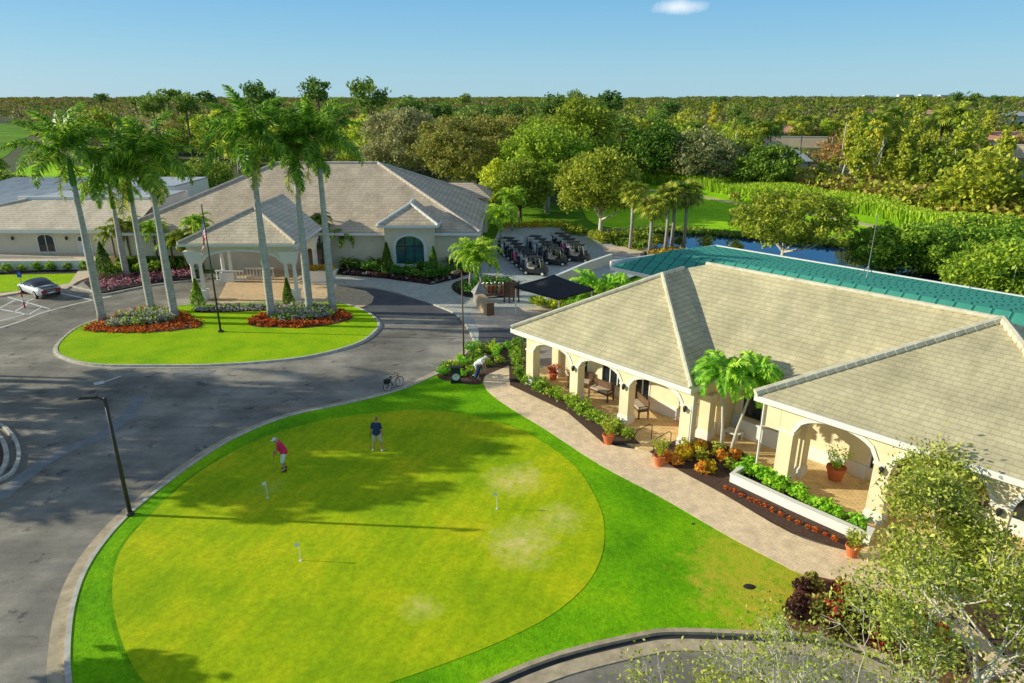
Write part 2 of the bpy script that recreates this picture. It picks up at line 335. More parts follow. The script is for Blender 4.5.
# ---------------------------------------------------------------- mesh helpers
class MB:
    """collects shapes; build() links them as one mesh object"""
    def __init__(s): s.v = []; s.f = []; s.mi = []; s.cur = 0
    def add(s, vs, fs):
        b = len(s.v); s.v += [tuple(x) for x in vs]
        for f in fs: s.f.append(tuple(i+b for i in f)); s.mi.append(s.cur)
        return s
    def box(s, x0, x1, y0, y1, z0, z1):
        return s.add([(x0,y0,z0),(x1,y0,z0),(x1,y1,z0),(x0,y1,z0),(x0,y0,z1),(x1,y0,z1),(x1,y1,z1),(x0,y1,z1)],
                     [(0,3,2,1),(4,5,6,7),(0,1,5,4),(1,2,6,5),(2,3,7,6),(3,0,4,7)])
    def cbox(s, c, d, rz=0.0, taper=1.0):
        cx, cy, cz = c; hx, hy, hz = d[0]/2, d[1]/2, d[2]/2; co, si = math.cos(rz), math.sin(rz)
        vs = []
        for z, k in ((-hz, 1.0), (hz, taper)):
            for x, y in ((-hx,-hy),(hx,-hy),(hx,hy),(-hx,hy)):
                x *= k; y *= k; vs.append((cx+x*co-y*si, cy+x*si+y*co, cz+z))
        return s.add(vs, [(0,3,2,1),(4,5,6,7),(0,1,5,4),(1,2,6,5),(2,3,7,6),(3,0,4,7)])
    def prism(s, pts, z0, z1):
        n = len(pts); a = sum(pts[i][0]*pts[(i+1)%n][1]-pts[(i+1)%n][0]*pts[i][1] for i in range(n))
        if a < 0: pts = pts[::-1]
        vs = [(p[0], p[1], z0) for p in pts]+[(p[0], p[1], z1) for p in pts]
        fs = [tuple(range(n, 2*n))]+[(i, (i+1)%n, n+(i+1)%n, n+i) for i in range(n)]
        return s.add(vs, fs)
    def tube(s, pts, radii, n=8, caps=True):
        P = [Vector(p) for p in pts]
        if isinstance(radii, (int, float)): radii = [radii]*len(P)
        vs = []; fs = []
        prev = None
        for i, p in enumerate(P):
            d = (P[min(i+1, len(P)-1)]-P[max(i-1, 0)])
            if d.length < 1e-9: d = Vector((0,0,1))
            d.normalize()
            if prev is None:
                a = Vector((0,0,1)) if abs(d.z) < 0.9 else Vector((1,0,0))
                x = d.cross(a).normalized()
            else:
                x = (prev-d*prev.dot(d)); x = x.normalized() if x.length > 1e-6 else d.orthogonal().normalized()
            prev = x; y = d.cross(x)
            for k in range(n):
                t = 2*PI*k/n; vs.append(p+(x*math.cos(t)+y*math.sin(t))*radii[i])
        for i in range(len(P)-1):
            for k in range(n):
                fs.append((i*n+k, i*n+(k+1)%n, (i+1)*n+(k+1)%n, (i+1)*n+k))
        if caps: fs.append(tuple(range(n))[::-1]); fs.append(tuple((len(P)-1)*n+k for k in range(n)))
        return s.add(vs, fs)
    def lathe(s, prof, c=(0,0,0), n=14):
        vs = []; fs = []
        for r, z in prof:
            for k in range(n):
                t = 2*PI*k/n; vs.append((c[0]+r*math.cos(t), c[1]+r*math.sin(t), c[2]+z))
        for i in range(len(prof)-1):
            for k in range(n): fs.append((i*n+k, i*n+(k+1)%n, (i+1)*n+(k+1)%n, (i+1)*n+k))
        fs.append(tuple(range(n))[::-1]); fs.append(tuple((len(prof)-1)*n+k for k in range(n)))
        return s.add(vs, fs)
    def ball(s, c, r, nu=10, nv=7):
        if isinstance(r, (int, float)): r = (r, r, r)
        vs = [(c[0], c[1], c[2]-r[2])]; fs = []
        for j in range(1, nv):
            a = -PI/2+PI*j/nv
            for k in range(nu):
                t = 2*PI*k/nu; vs.append((c[0]+r[0]*math.cos(a)*math.cos(t), c[1]+r[1]*math.cos(a)*math.sin(t), c[2]+r[2]*math.sin(a)))
        vs.append((c[0], c[1], c[2]+r[2])); L = len(vs)-1
        for k in range(nu):
            fs.append((0, 1+(k+1)%nu, 1+k)); fs.append((L, 1+(nv-2)*nu+k, 1+(nv-2)*nu+(k+1)%nu))
            for j in range(nv-2): fs.append((1+j*nu+k, 1+j*nu+(k+1)%nu, 1+(j+1)*nu+(k+1)%nu, 1+(j+1)*nu+k))
        return s.add(vs, fs)
    def wheel(s, c, r, w, axis='y', n=18, inner=0.0):
        a = {'y': (1,0,0), 'x': (0,1,0)}[axis]
        vs = []; fs = []
        ring = [(inner, -w/2), (r*0.92, -w/2), (r, -w*0.3), (r, w*0.3), (r*0.92, w/2), (inner, w/2)]
        for k in range(n):
            t = 2*PI*k/n
            for (q, o) in ring:
                u = q*math.cos(t); z = q*math.sin(t)
                vs.append((c[0]+(u if axis == 'y' else o), c[1]+(o if axis == 'y' else u), c[2]+z))
        m = len(ring)
        for k in range(n):
            for j in range(m if inner > 0 else m-1):
                fs.append((k*m+j, k*m+(j+1)%m, ((k+1)%n)*m+(j+1)%m, ((k+1)%n)*m+j))
        return s.add(vs, fs)
    def build(s, name, mat, parent=None, smooth=False, loc=None, rz=None, kind=None, bevel=0):
        me = bpy.data.meshes.new(name); me.from_pydata(s.v, [], s.f)
        mats = mat if isinstance(mat, (list, tuple)) else [mat]
        for m in mats: me.materials.append(MATS[m])
        if len(mats) > 1: me.polygons.foreach_set('material_index', s.mi)
        if smooth: me.polygons.foreach_set('use_smooth', [True]*len(me.polygons))
        me.update()
        autouv(me)
        o = bpy.data.objects.new(name, me); COL.objects.link(o)
        if parent is not None: o.parent = parent
        if loc is not None: o.location = loc
        if rz is not None: o.rotation_euler = (0, 0, rz)
        if kind: o['kind'] = kind
        if bevel:
            b = o.modifiers.new('bevel', 'BEVEL'); b.width = bevel; b.segments = 2; b.limit_method = 'ANGLE'
        return o
def autouv(me):
    uvl = me.uv_layers.new(name='uv').data
    for p in me.polygons:
        n = p.normal; h = Vector((-n.y, n.x, 0))
        if h.length < 0.02: e = Vector((1,0,0)); u = Vector((0,1,0))
        else: e = h.normalized(); u = n.cross(e)
        for li in p.loop_indices:
            co = me.vertices[me.loops[li].vertex_index].co
            uvl[li].uv = (co.dot(e), co.dot(u))
def npmesh(name, V, F, mat, parent=None, kind=None, loc=None):
    """V (n,3) array, F (m,4) array"""
    me = bpy.data.meshes.new(name); V = np.asarray(V, dtype=np.float32); F = np.asarray(F, dtype=np.int32)
    me.vertices.add(len(V)); me.vertices.foreach_set('co', V.ravel())
    me.loops.add(F.size); me.loops.foreach_set('vertex_index', F.ravel())
    me.polygons.add(len(F)); me.polygons.foreach_set('loop_start', np.arange(len(F), dtype=np.int32)*F.shape[1])
    me.update(calc_edges=True)
    me.materials.append(MATS[mat])
    o = bpy.data.objects.new(name, me); COL.objects.link(o)
    if parent is not None: o.parent = parent
    if kind: o['kind'] = kind
    if loc is not None: o.location = loc
    return o
def tag(o, label, cat, group=None, kind=None):
    o['label'] = label; o['category'] = cat
    if group: o['group'] = group
    if kind: o['kind'] = kind
    return o
def thing(name, label, cat, loc=(0,0,0), rz=0.0, group=None):
    o = bpy.data.objects.new(name, None); COL.objects.link(o); o.empty_display_size = 0.3
    o.location = loc; o.rotation_euler = (0, 0, rz)
    return tag(o, label, cat, group)
KIDS = {}
def children(o):
    if o.name not in KIDS: KIDS[o.name] = [c for c in COL.objects if c.parent == o]
    return KIDS[o.name]
def dup(o, loc, rz=0.0, scale=None, label=None, group=None, keep_parts=True):
    c = o.copy(); COL.objects.link(c); c.location = loc; c.rotation_euler = (o.rotation_euler[0], o.rotation_euler[1], rz)
    if scale is not None: c.scale = (scale,)*3 if isinstance(scale, (int, float)) else scale
    if label: c['label'] = label
    if group: c['group'] = group
    if keep_parts:
        for ch in children(o):
            d = ch.copy(); COL.objects.link(d); d.parent = c
            for g in children(ch):
                e = g.copy(); COL.objects.link(e); e.parent = d
    return c
def structure(name, mb, mat, **k): return mb.build(name, mat, kind='structure', **k)

def smoothline(pts, closed=False, sub=6):
    P = [np.array(p, float) for p in pts]; n = len(P); out = []
    rng_ = range(n if closed else n-1)
    for i in rng_:
        p0 = P[(i-1) % n] if closed or i > 0 else P[0]; p1 = P[i]; p2 = P[(i+1) % n]
        p3 = P[(i+2) % n] if closed or i+2 < n else P[-1]
        for k in range(sub):
            t = k/sub
            out.append(tuple(0.5*((2*p1)+(-p0+p2)*t+(2*p0-5*p1+4*p2-p3)*t*t+(-p0+3*p1-3*p2+p3)*t**3)))
    if not closed: out.append(tuple(P[-1]))
    return out
def offset(line, d, closed=False):
    out = []; n = len(line)
    for i in range(n):
        a = line[(i-1) % n] if closed or i > 0 else line[i]; b = line[(i+1) % n] if closed or i < n-1 else line[i]
        dx, dy = b[0]-a[0], b[1]-a[1]; L = math.hypot(dx, dy) or 1
        out.append((line[i][0]-dy/L*d, line[i][1]+dx/L*d))
    return out
def ribbon(mb, line, d0, d1, z0, z1, closed=False):
    """a strip with rectangular section between offsets d0 and d1 of a line, from z0 to z1"""
    A = offset(line, d0, closed); B = offset(line, d1, closed); n = len(line)
    vs = []
    for a, b in zip(A, B): vs += [(a[0],a[1],z0),(a[0],a[1],z1),(b[0],b[1],z1),(b[0],b[1],z0)]
    fs = []
    for i in range(n if closed else n-1):
        j = (i+1) % n
        for k in range(3): fs.append((i*4+k, j*4+k, j*4+k+1, i*4+k+1))
    if not closed: fs += [(0,1,2,3), ((n-1)*4+3, (n-1)*4+2, (n-1)*4+1, (n-1)*4)]
    mb.add(vs, fs)
def fill(name, pts, z, mat, kind='structure', z0=None):
    """flat (or slab) polygon, triangulated"""
    bm = bmesh.new(); vs = [bm.verts.new((p[0], p[1], z)) for p in pts]
    f = bm.faces.new(vs); f.normal_update()
    if f.normal.z < 0: f.normal_flip()
    if z0 is not None:
        n = len(vs); lo = [bm.verts.new((p[0], p[1], z0)) for p in pts]
        for i in range(n):
            bm.faces.new((vs[i], lo[i], lo[(i+1)%n], vs[(i+1)%n]))
    bmesh.ops.triangulate(bm, faces=[f])
    me = bpy.data.meshes.new(name); bm.to_mesh(me); bm.free(); me.materials.append(MATS[mat]); autouv(me)
    o = bpy.data.objects.new(name, me); COL.objects.link(o)
    if kind: o['kind'] = kind
    return o
def inpoly(x, y, poly):
    c = False; j = len(poly)-1
    for i in range(len(poly)):
        if (poly[i][1] > y) != (poly[j][1] > y) and x < (poly[j][0]-poly[i][0])*(y-poly[i][1])/(poly[j][1]-poly[i][1])+poly[i][0]: c = not c
        j = i
    return c

# ---------------------------------------------------------------- foliage
def leaf_quads(C, size, rng, up=0.3, aspect=0.55):
    """quads (diamond-ish leaves) at centres C (n,3)"""
    n = len(C); a = rng.normal(size=(n,3)); a /= np.linalg.norm(a, axis=1)[:,None]
    b = rng.normal(size=(n,3)); b[:,2] *= (1-up); b -= a*(a*b).sum(1)[:,None]; b /= np.linalg.norm(b, axis=1)[:,None]
    s = (size*rng.uniform(0.6, 1.3, n))[:,None]
    V = np.stack([C-a*s, C-b*s*aspect, C+a*s, C+b*s*aspect], 1).reshape(-1,3)
    F = np.arange(4*n).reshape(n,4)
    return V, F
def crown_pts(rng, R, Hh, zc, nclump, per, rc, shell=0.75, lobes=7):
    """clumped points in a lumpy ellipsoid; returns points and clump centres"""
    d = rng.normal(size=(nclump,3)); d /= np.linalg.norm(d, axis=1)[:,None]
    L = rng.normal(size=(lobes,3)); L /= np.linalg.norm(L, axis=1)[:,None]
    k = 0.72+0.36*np.clip((d@L.T).max(1)*1.6-0.7, 0, 1)
    r = (shell+(1-shell)*rng.uniform(size=nclump))*k
    r *= np.where(rng.uniform(size=nclump) < 0.25, rng.uniform(0.35, 0.9, nclump), 1)
    cc = d*r[:,None]*np.array([R, R, Hh]); cc[:,2] += zc
    lo = zc-Hh*0.55; cc[:,2] = np.where(cc[:,2] < lo, lo+rng.uniform(0, 0.3*Hh, nclump), cc[:,2])
    p = np.repeat(cc, per, 0); g = rng.normal(size=(len(p),3))
    g /= np.maximum(np.linalg.norm(g, axis=1)[:,None], 1e-6); g *= (rng.uniform(size=len(p))**0.45)[:,None]
    szs = np.repeat(rng.uniform(0.65, 1.25, nclump), per)[:,None]
    p = p+g*rc*szs*np.array([1,1,0.7])
    return p, cc
def limb_mesh(mb, cc, h0, r0, rng, k=8, lean=(0,0)):
    top = Vector((lean[0], lean[1], h0))
    mb.tube([(0,0,-0.1),(lean[0]*0.4,lean[1]*0.4,h0*0.5),tuple(top)], [r0*1.25, r0, r0*0.75], 8)
    idx = rng.permutation(len(cc))[:k]
    for i in idx:
        c = Vector(cc[i]); mid = top.lerp(c, 0.5)+Vector((rng.normal()*0.2, rng.normal()*0.2, -0.1*(c-top).length))
        mb.tube([tuple(top-Vector((0,0,0.2))), tuple(mid), tuple(c)], [r0*0.5, r0*0.3, r0*0.1], 5)
def make_tree(name, label, cat, R, Hc, zc, nclump, per, rc, leaf, mat, bark, trunk_h, trunk_r, seed, group=None, limbs=8, loc=(0,0,0), lean=(0,0), up=0.3, shell=0.75):
    rng = np.random.default_rng(seed)
    t = thing(name, label, cat, loc, 0, group)
    P, cc = crown_pts(rng, R, Hc, zc, nclump, per, rc, shell)
    P[:,0] += lean[0]; P[:,1] += lean[1]; cc[:,0] += lean[0]; cc[:,1] += lean[1]
    P[:,2] = np.maximum(P[:,2], 0.15)
    V, F = leaf_quads(P, leaf, rng, up)
    npmesh('crown', V, F, mat, t)
    mb = MB(); limb_mesh(mb, cc, trunk_h, trunk_r, rng, limbs, lean); mb.build('trunk', bark, t, smooth=True)
    return t
def frond_arrays(L, e0, droop, nl, ll, lw, rng, vee=0.5, bushy=0.3, twist=0.0):
    """pinnate frond starting at origin heading +x; returns (V,F of leaflets), rachis pts"""
    pts = []; x = z = 0.0; a = e0; n = 14
    for i in range(n+1):
        pts.append(Vector((x, twist*(i/n)**2, z)))
        x += L/n*math.cos(a); z += L/n*math.sin(a); a -= droop/n*(0.5+1.2*i/n)
    V = []; F = []
    for k in range(nl):
        u = 0.12+0.88*k/(nl-1); q = u*n; i = min(int(q), n-1); p = pts[i].lerp(pts[i+1], q-i); t = (pts[i+1]-pts[i]).normalized()
        side = Vector((0,1,0)); upv = side.cross(t)*-1
        l = ll*(math.sin(PI*min(1, 0.18+0.82*u))**0.6)*(1-0.25*u)
        for s in (-1, 1):
            v = vee+rng.normal()*bushy
            d = (side*s*math.cos(v)+upv*math.sin(v)+t*(0.45+0.3*u)).normalized()
            d2 = (d+Vector((0,0,-0.9-0.3*rng.uniform()))).normalized()
            w = t*lw*0.5
            a0 = p; m = p+d*l*0.5; e = m+d2*l*0.5
            b = len(V); V += [a0-w, a0+w, m+w*1.1, m-w*1.1, e+w*0.2, e-w*0.2]
            F += [(b, b+1, b+2, b+3), (b+3, b+2, b+4, b+5)]
    return np.array([tuple(v) for v in V]), np.array(F), pts
def frond_mesh(L, e0, droop, nl, ll, lw, seed, mat, vee=0.5, bushy=0.3):
    rng = np.random.default_rng(seed)
    V, F, pts = frond_arrays(L, e0, droop, nl, ll, lw, rng, vee, bushy, rng.normal()*0.3)
    mb = MB(); mb.tube([tuple(p) for p in pts], [0.045*(1-0.8*i/len(pts)) for i in range(len(pts))], 4)
    mb.mi = [1]*len(mb.f)
    b = len(mb.v); mb.v += [tuple(v) for v in V]; mb.f += [tuple(int(i)+b for i in f) for f in F]; mb.mi += [0]*len(F)
    me = bpy.data.meshes.new('frond'); me.from_pydata(mb.v, [], mb.f)
    me.materials.append(MATS[mat]); me.materials.append(MATS['frond_rib'])
    me.polygons.foreach_set('material_index', mb.mi); me.update()
    return me
def add_frond(me, parent, loc, az, tilt=0.0, sc=1.0):
    o = bpy.data.objects.new('frond', me); COL.objects.link(o); o.parent = parent
    o.location = loc; o.rotation_euler = (0, -tilt, az); o.scale = (sc,)*3
    return o
def shrub_proto(name, label, cat, R, H, n, leaf, mat, seed, group=None, stem=True, per=12):
    rng = np.random.default_rng(seed)
    t = thing(name, label, cat, (0,0,0), 0, group)
    P, cc = crown_pts(rng, R, H*0.55, H*0.5, n, per, R*0.38, 0.6, 5)
    P[:,2] = np.maximum(P[:,2], 0.04)
    V, F = leaf_quads(P, leaf, rng, 0.2); npmesh('foliage', V, F, mat, t)
    if stem:
        mb = MB()
        for i in range(4):
            c = cc[i]; mb.tube([(0,0,0), (c[0]*0.5, c[1]*0.5, c[2]*0.6), tuple(c)], [0.03, 0.02, 0.01], 4)
        mb.build('stem', 'bark_brown', t)
    return t
def scatter_stuff(name, poly, n, h, leaf, mat, label, cat, seed, base=0.1, per=10, rc=0.16, hv=0.5):
    rng = np.random.default_rng(seed)
    xs = [p[0] for p in poly]; ys = [p[1] for p in poly]; pts = []
    while len(pts) < n:
        x = rng.uniform(min(xs), max(xs)); y = rng.uniform(min(ys), max(ys))
        if inpoly(x, y, poly): pts.append((x, y, base+h*rng.uniform(1-hv, 1)))
    P = np.repeat(np.array(pts), per, 0)+rng.normal(size=(n*per,3))*np.array([rc, rc, h*0.3])
    P[:,2] = np.maximum(P[:,2], base+0.02)
    V, F = leaf_quads(P, leaf, rng, 0.1, 0.7)
    o = npmesh(name, V, F, mat); tag(o, label, cat, kind='stuff'); return o
# ---------------------------------------------------------------- world, sun, camera
w = bpy.data.worlds.new('World'); SC.world = w; w.use_nodes = True
SUN_EL = math.radians(20); SUN_AZ = math.atan2(0.072, -0.997)     # direction towards the sun in plan
def world():
    nt = w.node_tree; nt.nodes.clear()
    out = nt.nodes.new('ShaderNodeOutputWorld'); bg = nt.nodes.new('ShaderNodeBackground')
    sky = nt.nodes.new('ShaderNodeTexSky'); sky.sky_type = 'NISHITA'; sky.sun_disc = False
    sky.sun_elevation = SUN_EL
    sky.sun_rotation = PI/2-SUN_AZ
    sky.altitude = 0; sky.air_density = 1.0; sky.dust_density = 0.6; sky.ozone_density = 2.5
    tc = nt.nodes.new('ShaderNodeTexCoord')
    sep = nt.nodes.new('ShaderNodeSeparateXYZ'); nt.links.new(tc.outputs['Generated'], sep.inputs[0])
    # one small wisp of cloud high over the tree line
    d = Vector(((680-512)/FPX, 1.0*math.cos(PITCH)+((341.5-6)/FPX)*math.sin(PITCH), -math.sin(PITCH)+((341.5-6)/FPX)*math.cos(PITCH))).normalized()
    sub = nt.nodes.new('ShaderNodeVectorMath'); sub.operation = 'SUBTRACT'; nt.links.new(tc.outputs['Generated'], sub.inputs[0]); sub.inputs[1].default_value = d
    sc = nt.nodes.new('ShaderNodeVectorMath'); sc.operation = 'MULTIPLY'; nt.links.new(sub.outputs[0], sc.inputs[0]); sc.inputs[1].default_value = (24, 24, 100)
    tilt = nt.nodes.new('ShaderNodeMapping'); tilt.inputs['Rotation'].default_value = (0, math.radians(14), 0); nt.links.new(sc.outputs[0], tilt.inputs['Vector'])
    dn = nt.nodes.new('ShaderNodeVectorMath'); dn.operation = 'MULTIPLY_ADD'
    nt.links.new(noise(nt, tc.outputs['Generated'], 26, 5, 0.65, out='Color'), dn.inputs[0]); dn.inputs[1].default_value = (0.9, 0.9, 1.3); nt.links.new(tilt.outputs[0], dn.inputs[2])
    ln = nt.nodes.new('ShaderNodeVectorMath'); ln.operation = 'DISTANCE'; nt.links.new(dn.outputs[0], ln.inputs[0]); ln.inputs[1].default_value = (0.45, 0.45, 0.65)
    f = mathn(nt, 'MULTIPLY', ramp(nt, ln.outputs['Value'], [(0.2, (1, 1, 1)), (0.95, (0, 0, 0))]), 0.75)
    nrm = nt.nodes.new('ShaderNodeVectorMath'); nrm.operation = 'NORMALIZE'; nt.links.new(tc.outputs['Generated'], nrm.inputs[0])
    s2 = nt.nodes.new('ShaderNodeSeparateXYZ'); nt.links.new(nrm.outputs[0], s2.inputs[0])
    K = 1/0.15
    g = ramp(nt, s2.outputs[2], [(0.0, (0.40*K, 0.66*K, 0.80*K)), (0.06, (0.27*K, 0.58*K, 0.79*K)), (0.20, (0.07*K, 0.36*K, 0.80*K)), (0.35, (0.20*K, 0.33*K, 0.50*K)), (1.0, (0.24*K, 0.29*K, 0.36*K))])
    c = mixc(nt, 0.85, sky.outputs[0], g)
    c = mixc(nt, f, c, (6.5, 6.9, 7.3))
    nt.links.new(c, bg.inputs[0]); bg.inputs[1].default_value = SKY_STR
    nt.links.new(bg.outputs[0], out.inputs[0])
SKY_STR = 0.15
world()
sl = bpy.data.lights.new('sun', 'SUN'); sl.energy = 5.0; sl.angle = math.radians(0.55); sl.color = (1.0, 0.95, 0.72)
so = bpy.data.objects.new('sun', sl); COL.objects.link(so)
sd = Vector((math.cos(SUN_AZ)*math.cos(SUN_EL), math.sin(SUN_AZ)*math.cos(SUN_EL), math.sin(SUN_EL)))
so.rotation_euler = sd.to_track_quat('Z', 'Y').to_euler(); so.location = (-60, 10, 60)
cd = bpy.data.cameras.new('camera'); co_ = bpy.data.objects.new('camera', cd); COL.objects.link(co_)
cd.sensor_width = 36; cd.lens = 36*FPX/1024; cd.clip_end = 9000; cd.clip_start = 0.1
co_.location = (0, 0, CAM_H); co_.rotation_euler = (PI/2-PITCH, 0, 0); SC.camera = co_
SC.view_settings.view_transform = 'Standard'; SC.view_settings.look = 'None'; SC.view_settings.exposure = 0; SC.view_settings.gamma = 1
SC.cycles.max_bounces = 6; SC.cycles.transparent_max_bounces = 4

# ---------------------------------------------------------------- ground
fill('ground', [(-4000,-200),(4000,-200),(4000,6000),(-4000,6000)], -0.06, 'rough_grass')
fill('road', [(-90,5),(60,5),(60,20),(14,34),(6,46),(2,53),(-6,62),(-20,64),(-90,64)], 0.0, 'asphalt')

# main lawn and its kerb
lawn_edge = smoothline(GP([(150,820),(88,760),(73,683),(72,640),(78,600),(92,565),(118,530),(150,500),(200,462),(240,438),(290,418),(350,405),(400,392),(437,376),(458,363),(477,345)]), sub=5)
walk_l = smoothline(GP([(483,383),(489,394),(512,411),(545,431),(600,467),(660,499),(720,534),(770,561),(808,579)]), sub=4)
south = smoothline(GP([(788,634),(744,633),(673,631),(634,636),(556,655),(490,681),(430,712),(370,755),(300,800)]), sub=5)
main_lawn = lawn_edge[:-6]+GP([(470,384)])+walk_l+GP([(792,602)])+south
fill('lawn', main_lawn, 0.10, 'collar_grass', z0=-0.02)
kb = MB(); ribbon(kb, lawn_edge, 0.0, 0.16, -0.02, 0.13); structure('kerb', kb, 'kerb_concrete')
kb = MB(); ribbon(kb, lawn_edge, 0.16, 0.62, -0.02, 0.012); structure('gutter', kb, 'kerb_tan')
south_ext = south[::-1]+smoothline(GP([(788,634),(835,640),(880,655),(930,685),(960,720)]), sub=4)[1:]
kb = MB(); ribbon(kb, south_ext, 0.0, -0.17, -0.02, 0.13); structure('kerb', kb, 'kerb_tan')
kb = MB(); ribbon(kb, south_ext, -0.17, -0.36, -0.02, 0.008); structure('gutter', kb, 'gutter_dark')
kb = MB(); ribbon(kb, south_ext, -0.36, -0.85, -0.02, 0.03); structure('gutter', kb, 'kerb_tan')
# putting green
green = smoothline(GP([(113,600),(120,556),(148,520),(200,474),(262,440),(335,420),(430,412),(510,428),(568,462),(598,505),(604,545),(590,582),(555,615),(505,642),(440,668),(370,692),(290,715),(200,716),(150,690),(125,650)]), True, 6)
fill('putting_green', green, 0.112, 'putting_green', z0=0.09)
kb = MB(); ribbon(kb, green[-30:]+green[:22], -0.02, 0.14, 0.09, 0.106); structure('green_edge_shade_strip', kb, 'lawn_grass')  # strip of darker grass, its colour stands in for the groove's shade

# island lawn
island = smoothline(GP([(58,350),(66,338),(84,326),(118,316),(150,311),(190,306),(245,304.5),(300,303),(338,304),(364,312),(377,323),(374,332),(354,345),(302,358),(223,365),(150,366),(95,365),(66,358)]), True, 6)
fill('island_lawn', island, 0.10, 'island_grass', z0=-0.02)
kb = MB(); ribbon(kb, island, 0.0, 0.16, -0.02, 0.13, True); structure('kerb', kb, 'kerb_concrete')
kb = MB(); ribbon(kb, island, 0.16, 0.30, -0.02, 0.012, True); structure('gutter', kb, 'kerb_concrete')
isl_sign = sum(island[i][0]*island[(i+1)%len(island)][1]-island[(i+1)%len(island)][0]*island[i][1] for i in range(len(island)))

# newer, darker asphalt in front of the portico
fill('road_resurfaced', GP([(378,289),(414,298),(440,307),(460,316),(378,317),(366,312),(340,304),(350,300),(345,287)]), 0.006, 'asphalt_new')
# paved drive under the portico
dv = GP([(213,309),(228,280),(240,262),(300,262),(302,284),(345,287),(366,291),(374,297),(372,303),(358,309),(340,303),(300,303),(245,305)])
fill('portico_drive', dv, 0.016, 'drive_paver')
# sidewalk in front of the clubhouse and the plaza
sw = GP([(300,284),(335,285),(379,289),(414,298),(440,307),(459,316),(470,330),(476,345),(482,345),(478,329),(510,329),(530,338),(560,330),(560,300),(505,288),(470,262),(432,286),(388,280),(339,275.6),(300,272)])
fill('sidewalk', smoothline(sw[:6])+sw[6:], 0.10, 'sidewalk_paver', z0=-0.02)
kb = MB(); ribbon(kb, smoothline(GP([(300,284),(335,285),(379,289),(414,298),(440,307),(459,316),(470,330),(477,345)])), 0, -0.16, -0.02, 0.12); structure('kerb', kb, 'kerb_concrete')
fill('plaza', GP([(470,314),(517,310),(600,305),(620,330),(530,338),(515,329),(478,329)]), 0.106, 'plaza_paver')
fill('spur_road', GP([(479,332),(508,331),(527,338),(560,345),(526,345),(478,345)]), 0.112, 'asphalt_new')
kb = MB(); ribbon(kb, GP([(477,346),(500,345.5),(528,345)]), 0, 0.2, 0, 0.15); structure('kerb', kb, 'kerb_concrete')
# cart yard
fill('cart_yard', GP([(465,290),(490,250),(500,228),(535,227),(566,229),(592,238),(617,247),(655,255),(670,262),(640,275),(600,290),(560,300),(520,300)]), 0.11, 'yard_paver')
fill('path', GP([(600,247),(640,248),(690,252),(740,262),(740,272),(690,262),(650,258),(610,256)]), 0.116, 'plaza_paver')
# paved walk and patio beside the restaurant
walk_r = smoothline(GP([(514,368),(512,386),(567,413.5),(604,444),(649,454),(680,473),(722,495.6),(790,535),(842,552),(902,563),(925,583),(977,636),(1040,690)]), sub=4)
walk_ll = smoothline(GP([(508,367),(496,371),(484,378),(483,383),(489,394),(512,411),(545,431),(600,467),(660,499),(720,534),(770,561),(808,579),(850,584),(902,600),(962,640),(1010,690)]), sub=4)
fill('paved_walk', walk_ll+walk_r[::-1], 0.108, 'walk_paver', z0=0.0)
RB = (0.0, 37.06); RA = math.atan2(-0.725, 0.688)
def BL(s, t): return (RB[0]+s*math.cos(RA)-t*math.sin(RA), RB[1]+s*math.sin(RA)+t*math.cos(RA))
fill('patio', [BL(-0.4,-0.3), BL(12.3,-1.3), BL(14,-1.2), BL(28,-2.5), BL(28,8), BL(-0.4,8)], 0.100, 'patio_paver', z0=0.0)
ep = G(632,470)
# planting beds (mulch)
fill('mulch_bed', smoothline(GP([(437,377),(458,362),(478,346),(524,346),(522,360),(504,369),(486,377),(480,386),(455,384)]), True, 4), 0.122, 'mulch')
fill('mulch_bed', GP([(508,355),(524,356),(530,386),(570,402),(600,424),(632,438),(640,446),(622,445),(604,446),(567,414),(510,387)]), 0.124, 'mulch')
fill('mulch_bed', GP([(649,454),(664,446),(690,438),(740,452),(772,480),(830,505),(868,528),(868,548),(842,552),(790,535),(722,496),(680,473)]), 0.124, 'mulch')
fill('mulch_bed', GP([(902,563),(925,560),(1000,592),(1060,640),(1060,690),(1030,680),(977,634),(925,583)]), 0.124, 'mulch')
fill('mulch_bed', smoothline(GP([(788,634),(786,612),(806,580),(850,588),(902,603),(955,640),(995,690),(960,716),(925,684),(880,654),(835,639)]), True, 4), 0.126, 'mulch_red')
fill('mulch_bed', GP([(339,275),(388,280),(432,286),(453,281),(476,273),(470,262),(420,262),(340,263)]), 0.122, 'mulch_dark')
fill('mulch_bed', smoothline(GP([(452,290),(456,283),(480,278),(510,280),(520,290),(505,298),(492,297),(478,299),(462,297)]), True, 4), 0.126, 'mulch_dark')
# left: lawn strip, beds, parking bay
fill('lawn_strip', GP([(-60,276),(66,273),(79,274),(78,283),(40,290),(0,293),(-60,296)]), 0.08, 'island_grass', z0=-0.02)
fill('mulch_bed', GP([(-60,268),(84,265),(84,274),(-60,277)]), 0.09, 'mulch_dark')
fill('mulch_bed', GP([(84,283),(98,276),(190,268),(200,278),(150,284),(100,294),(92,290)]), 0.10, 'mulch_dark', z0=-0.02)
fill('sidewalk', GP([(66,290),(79,282),(100,274),(100,266),(82,266),(70,284),(30,292),(0,297),(0,294),(40,290)]), 0.10, 'plaza_paver', z0=-0.02)
kb = MB(); ribbon(kb, smoothline(GP([(70,286),(92,291),(104,295),(150,286),(200,280),(226,276)])), 0, -0.16, -0.02, 0.13); structure('kerb', kb, 'kerb_concrete')
kb = MB(); ribbon(kb, smoothline(GP([(-30,336),(14,323),(40,313),(70,305),(110,296)])), 0, -0.35, -0.02, 0.02); structure('gutter', kb, 'kerb_concrete')
pk = MB()
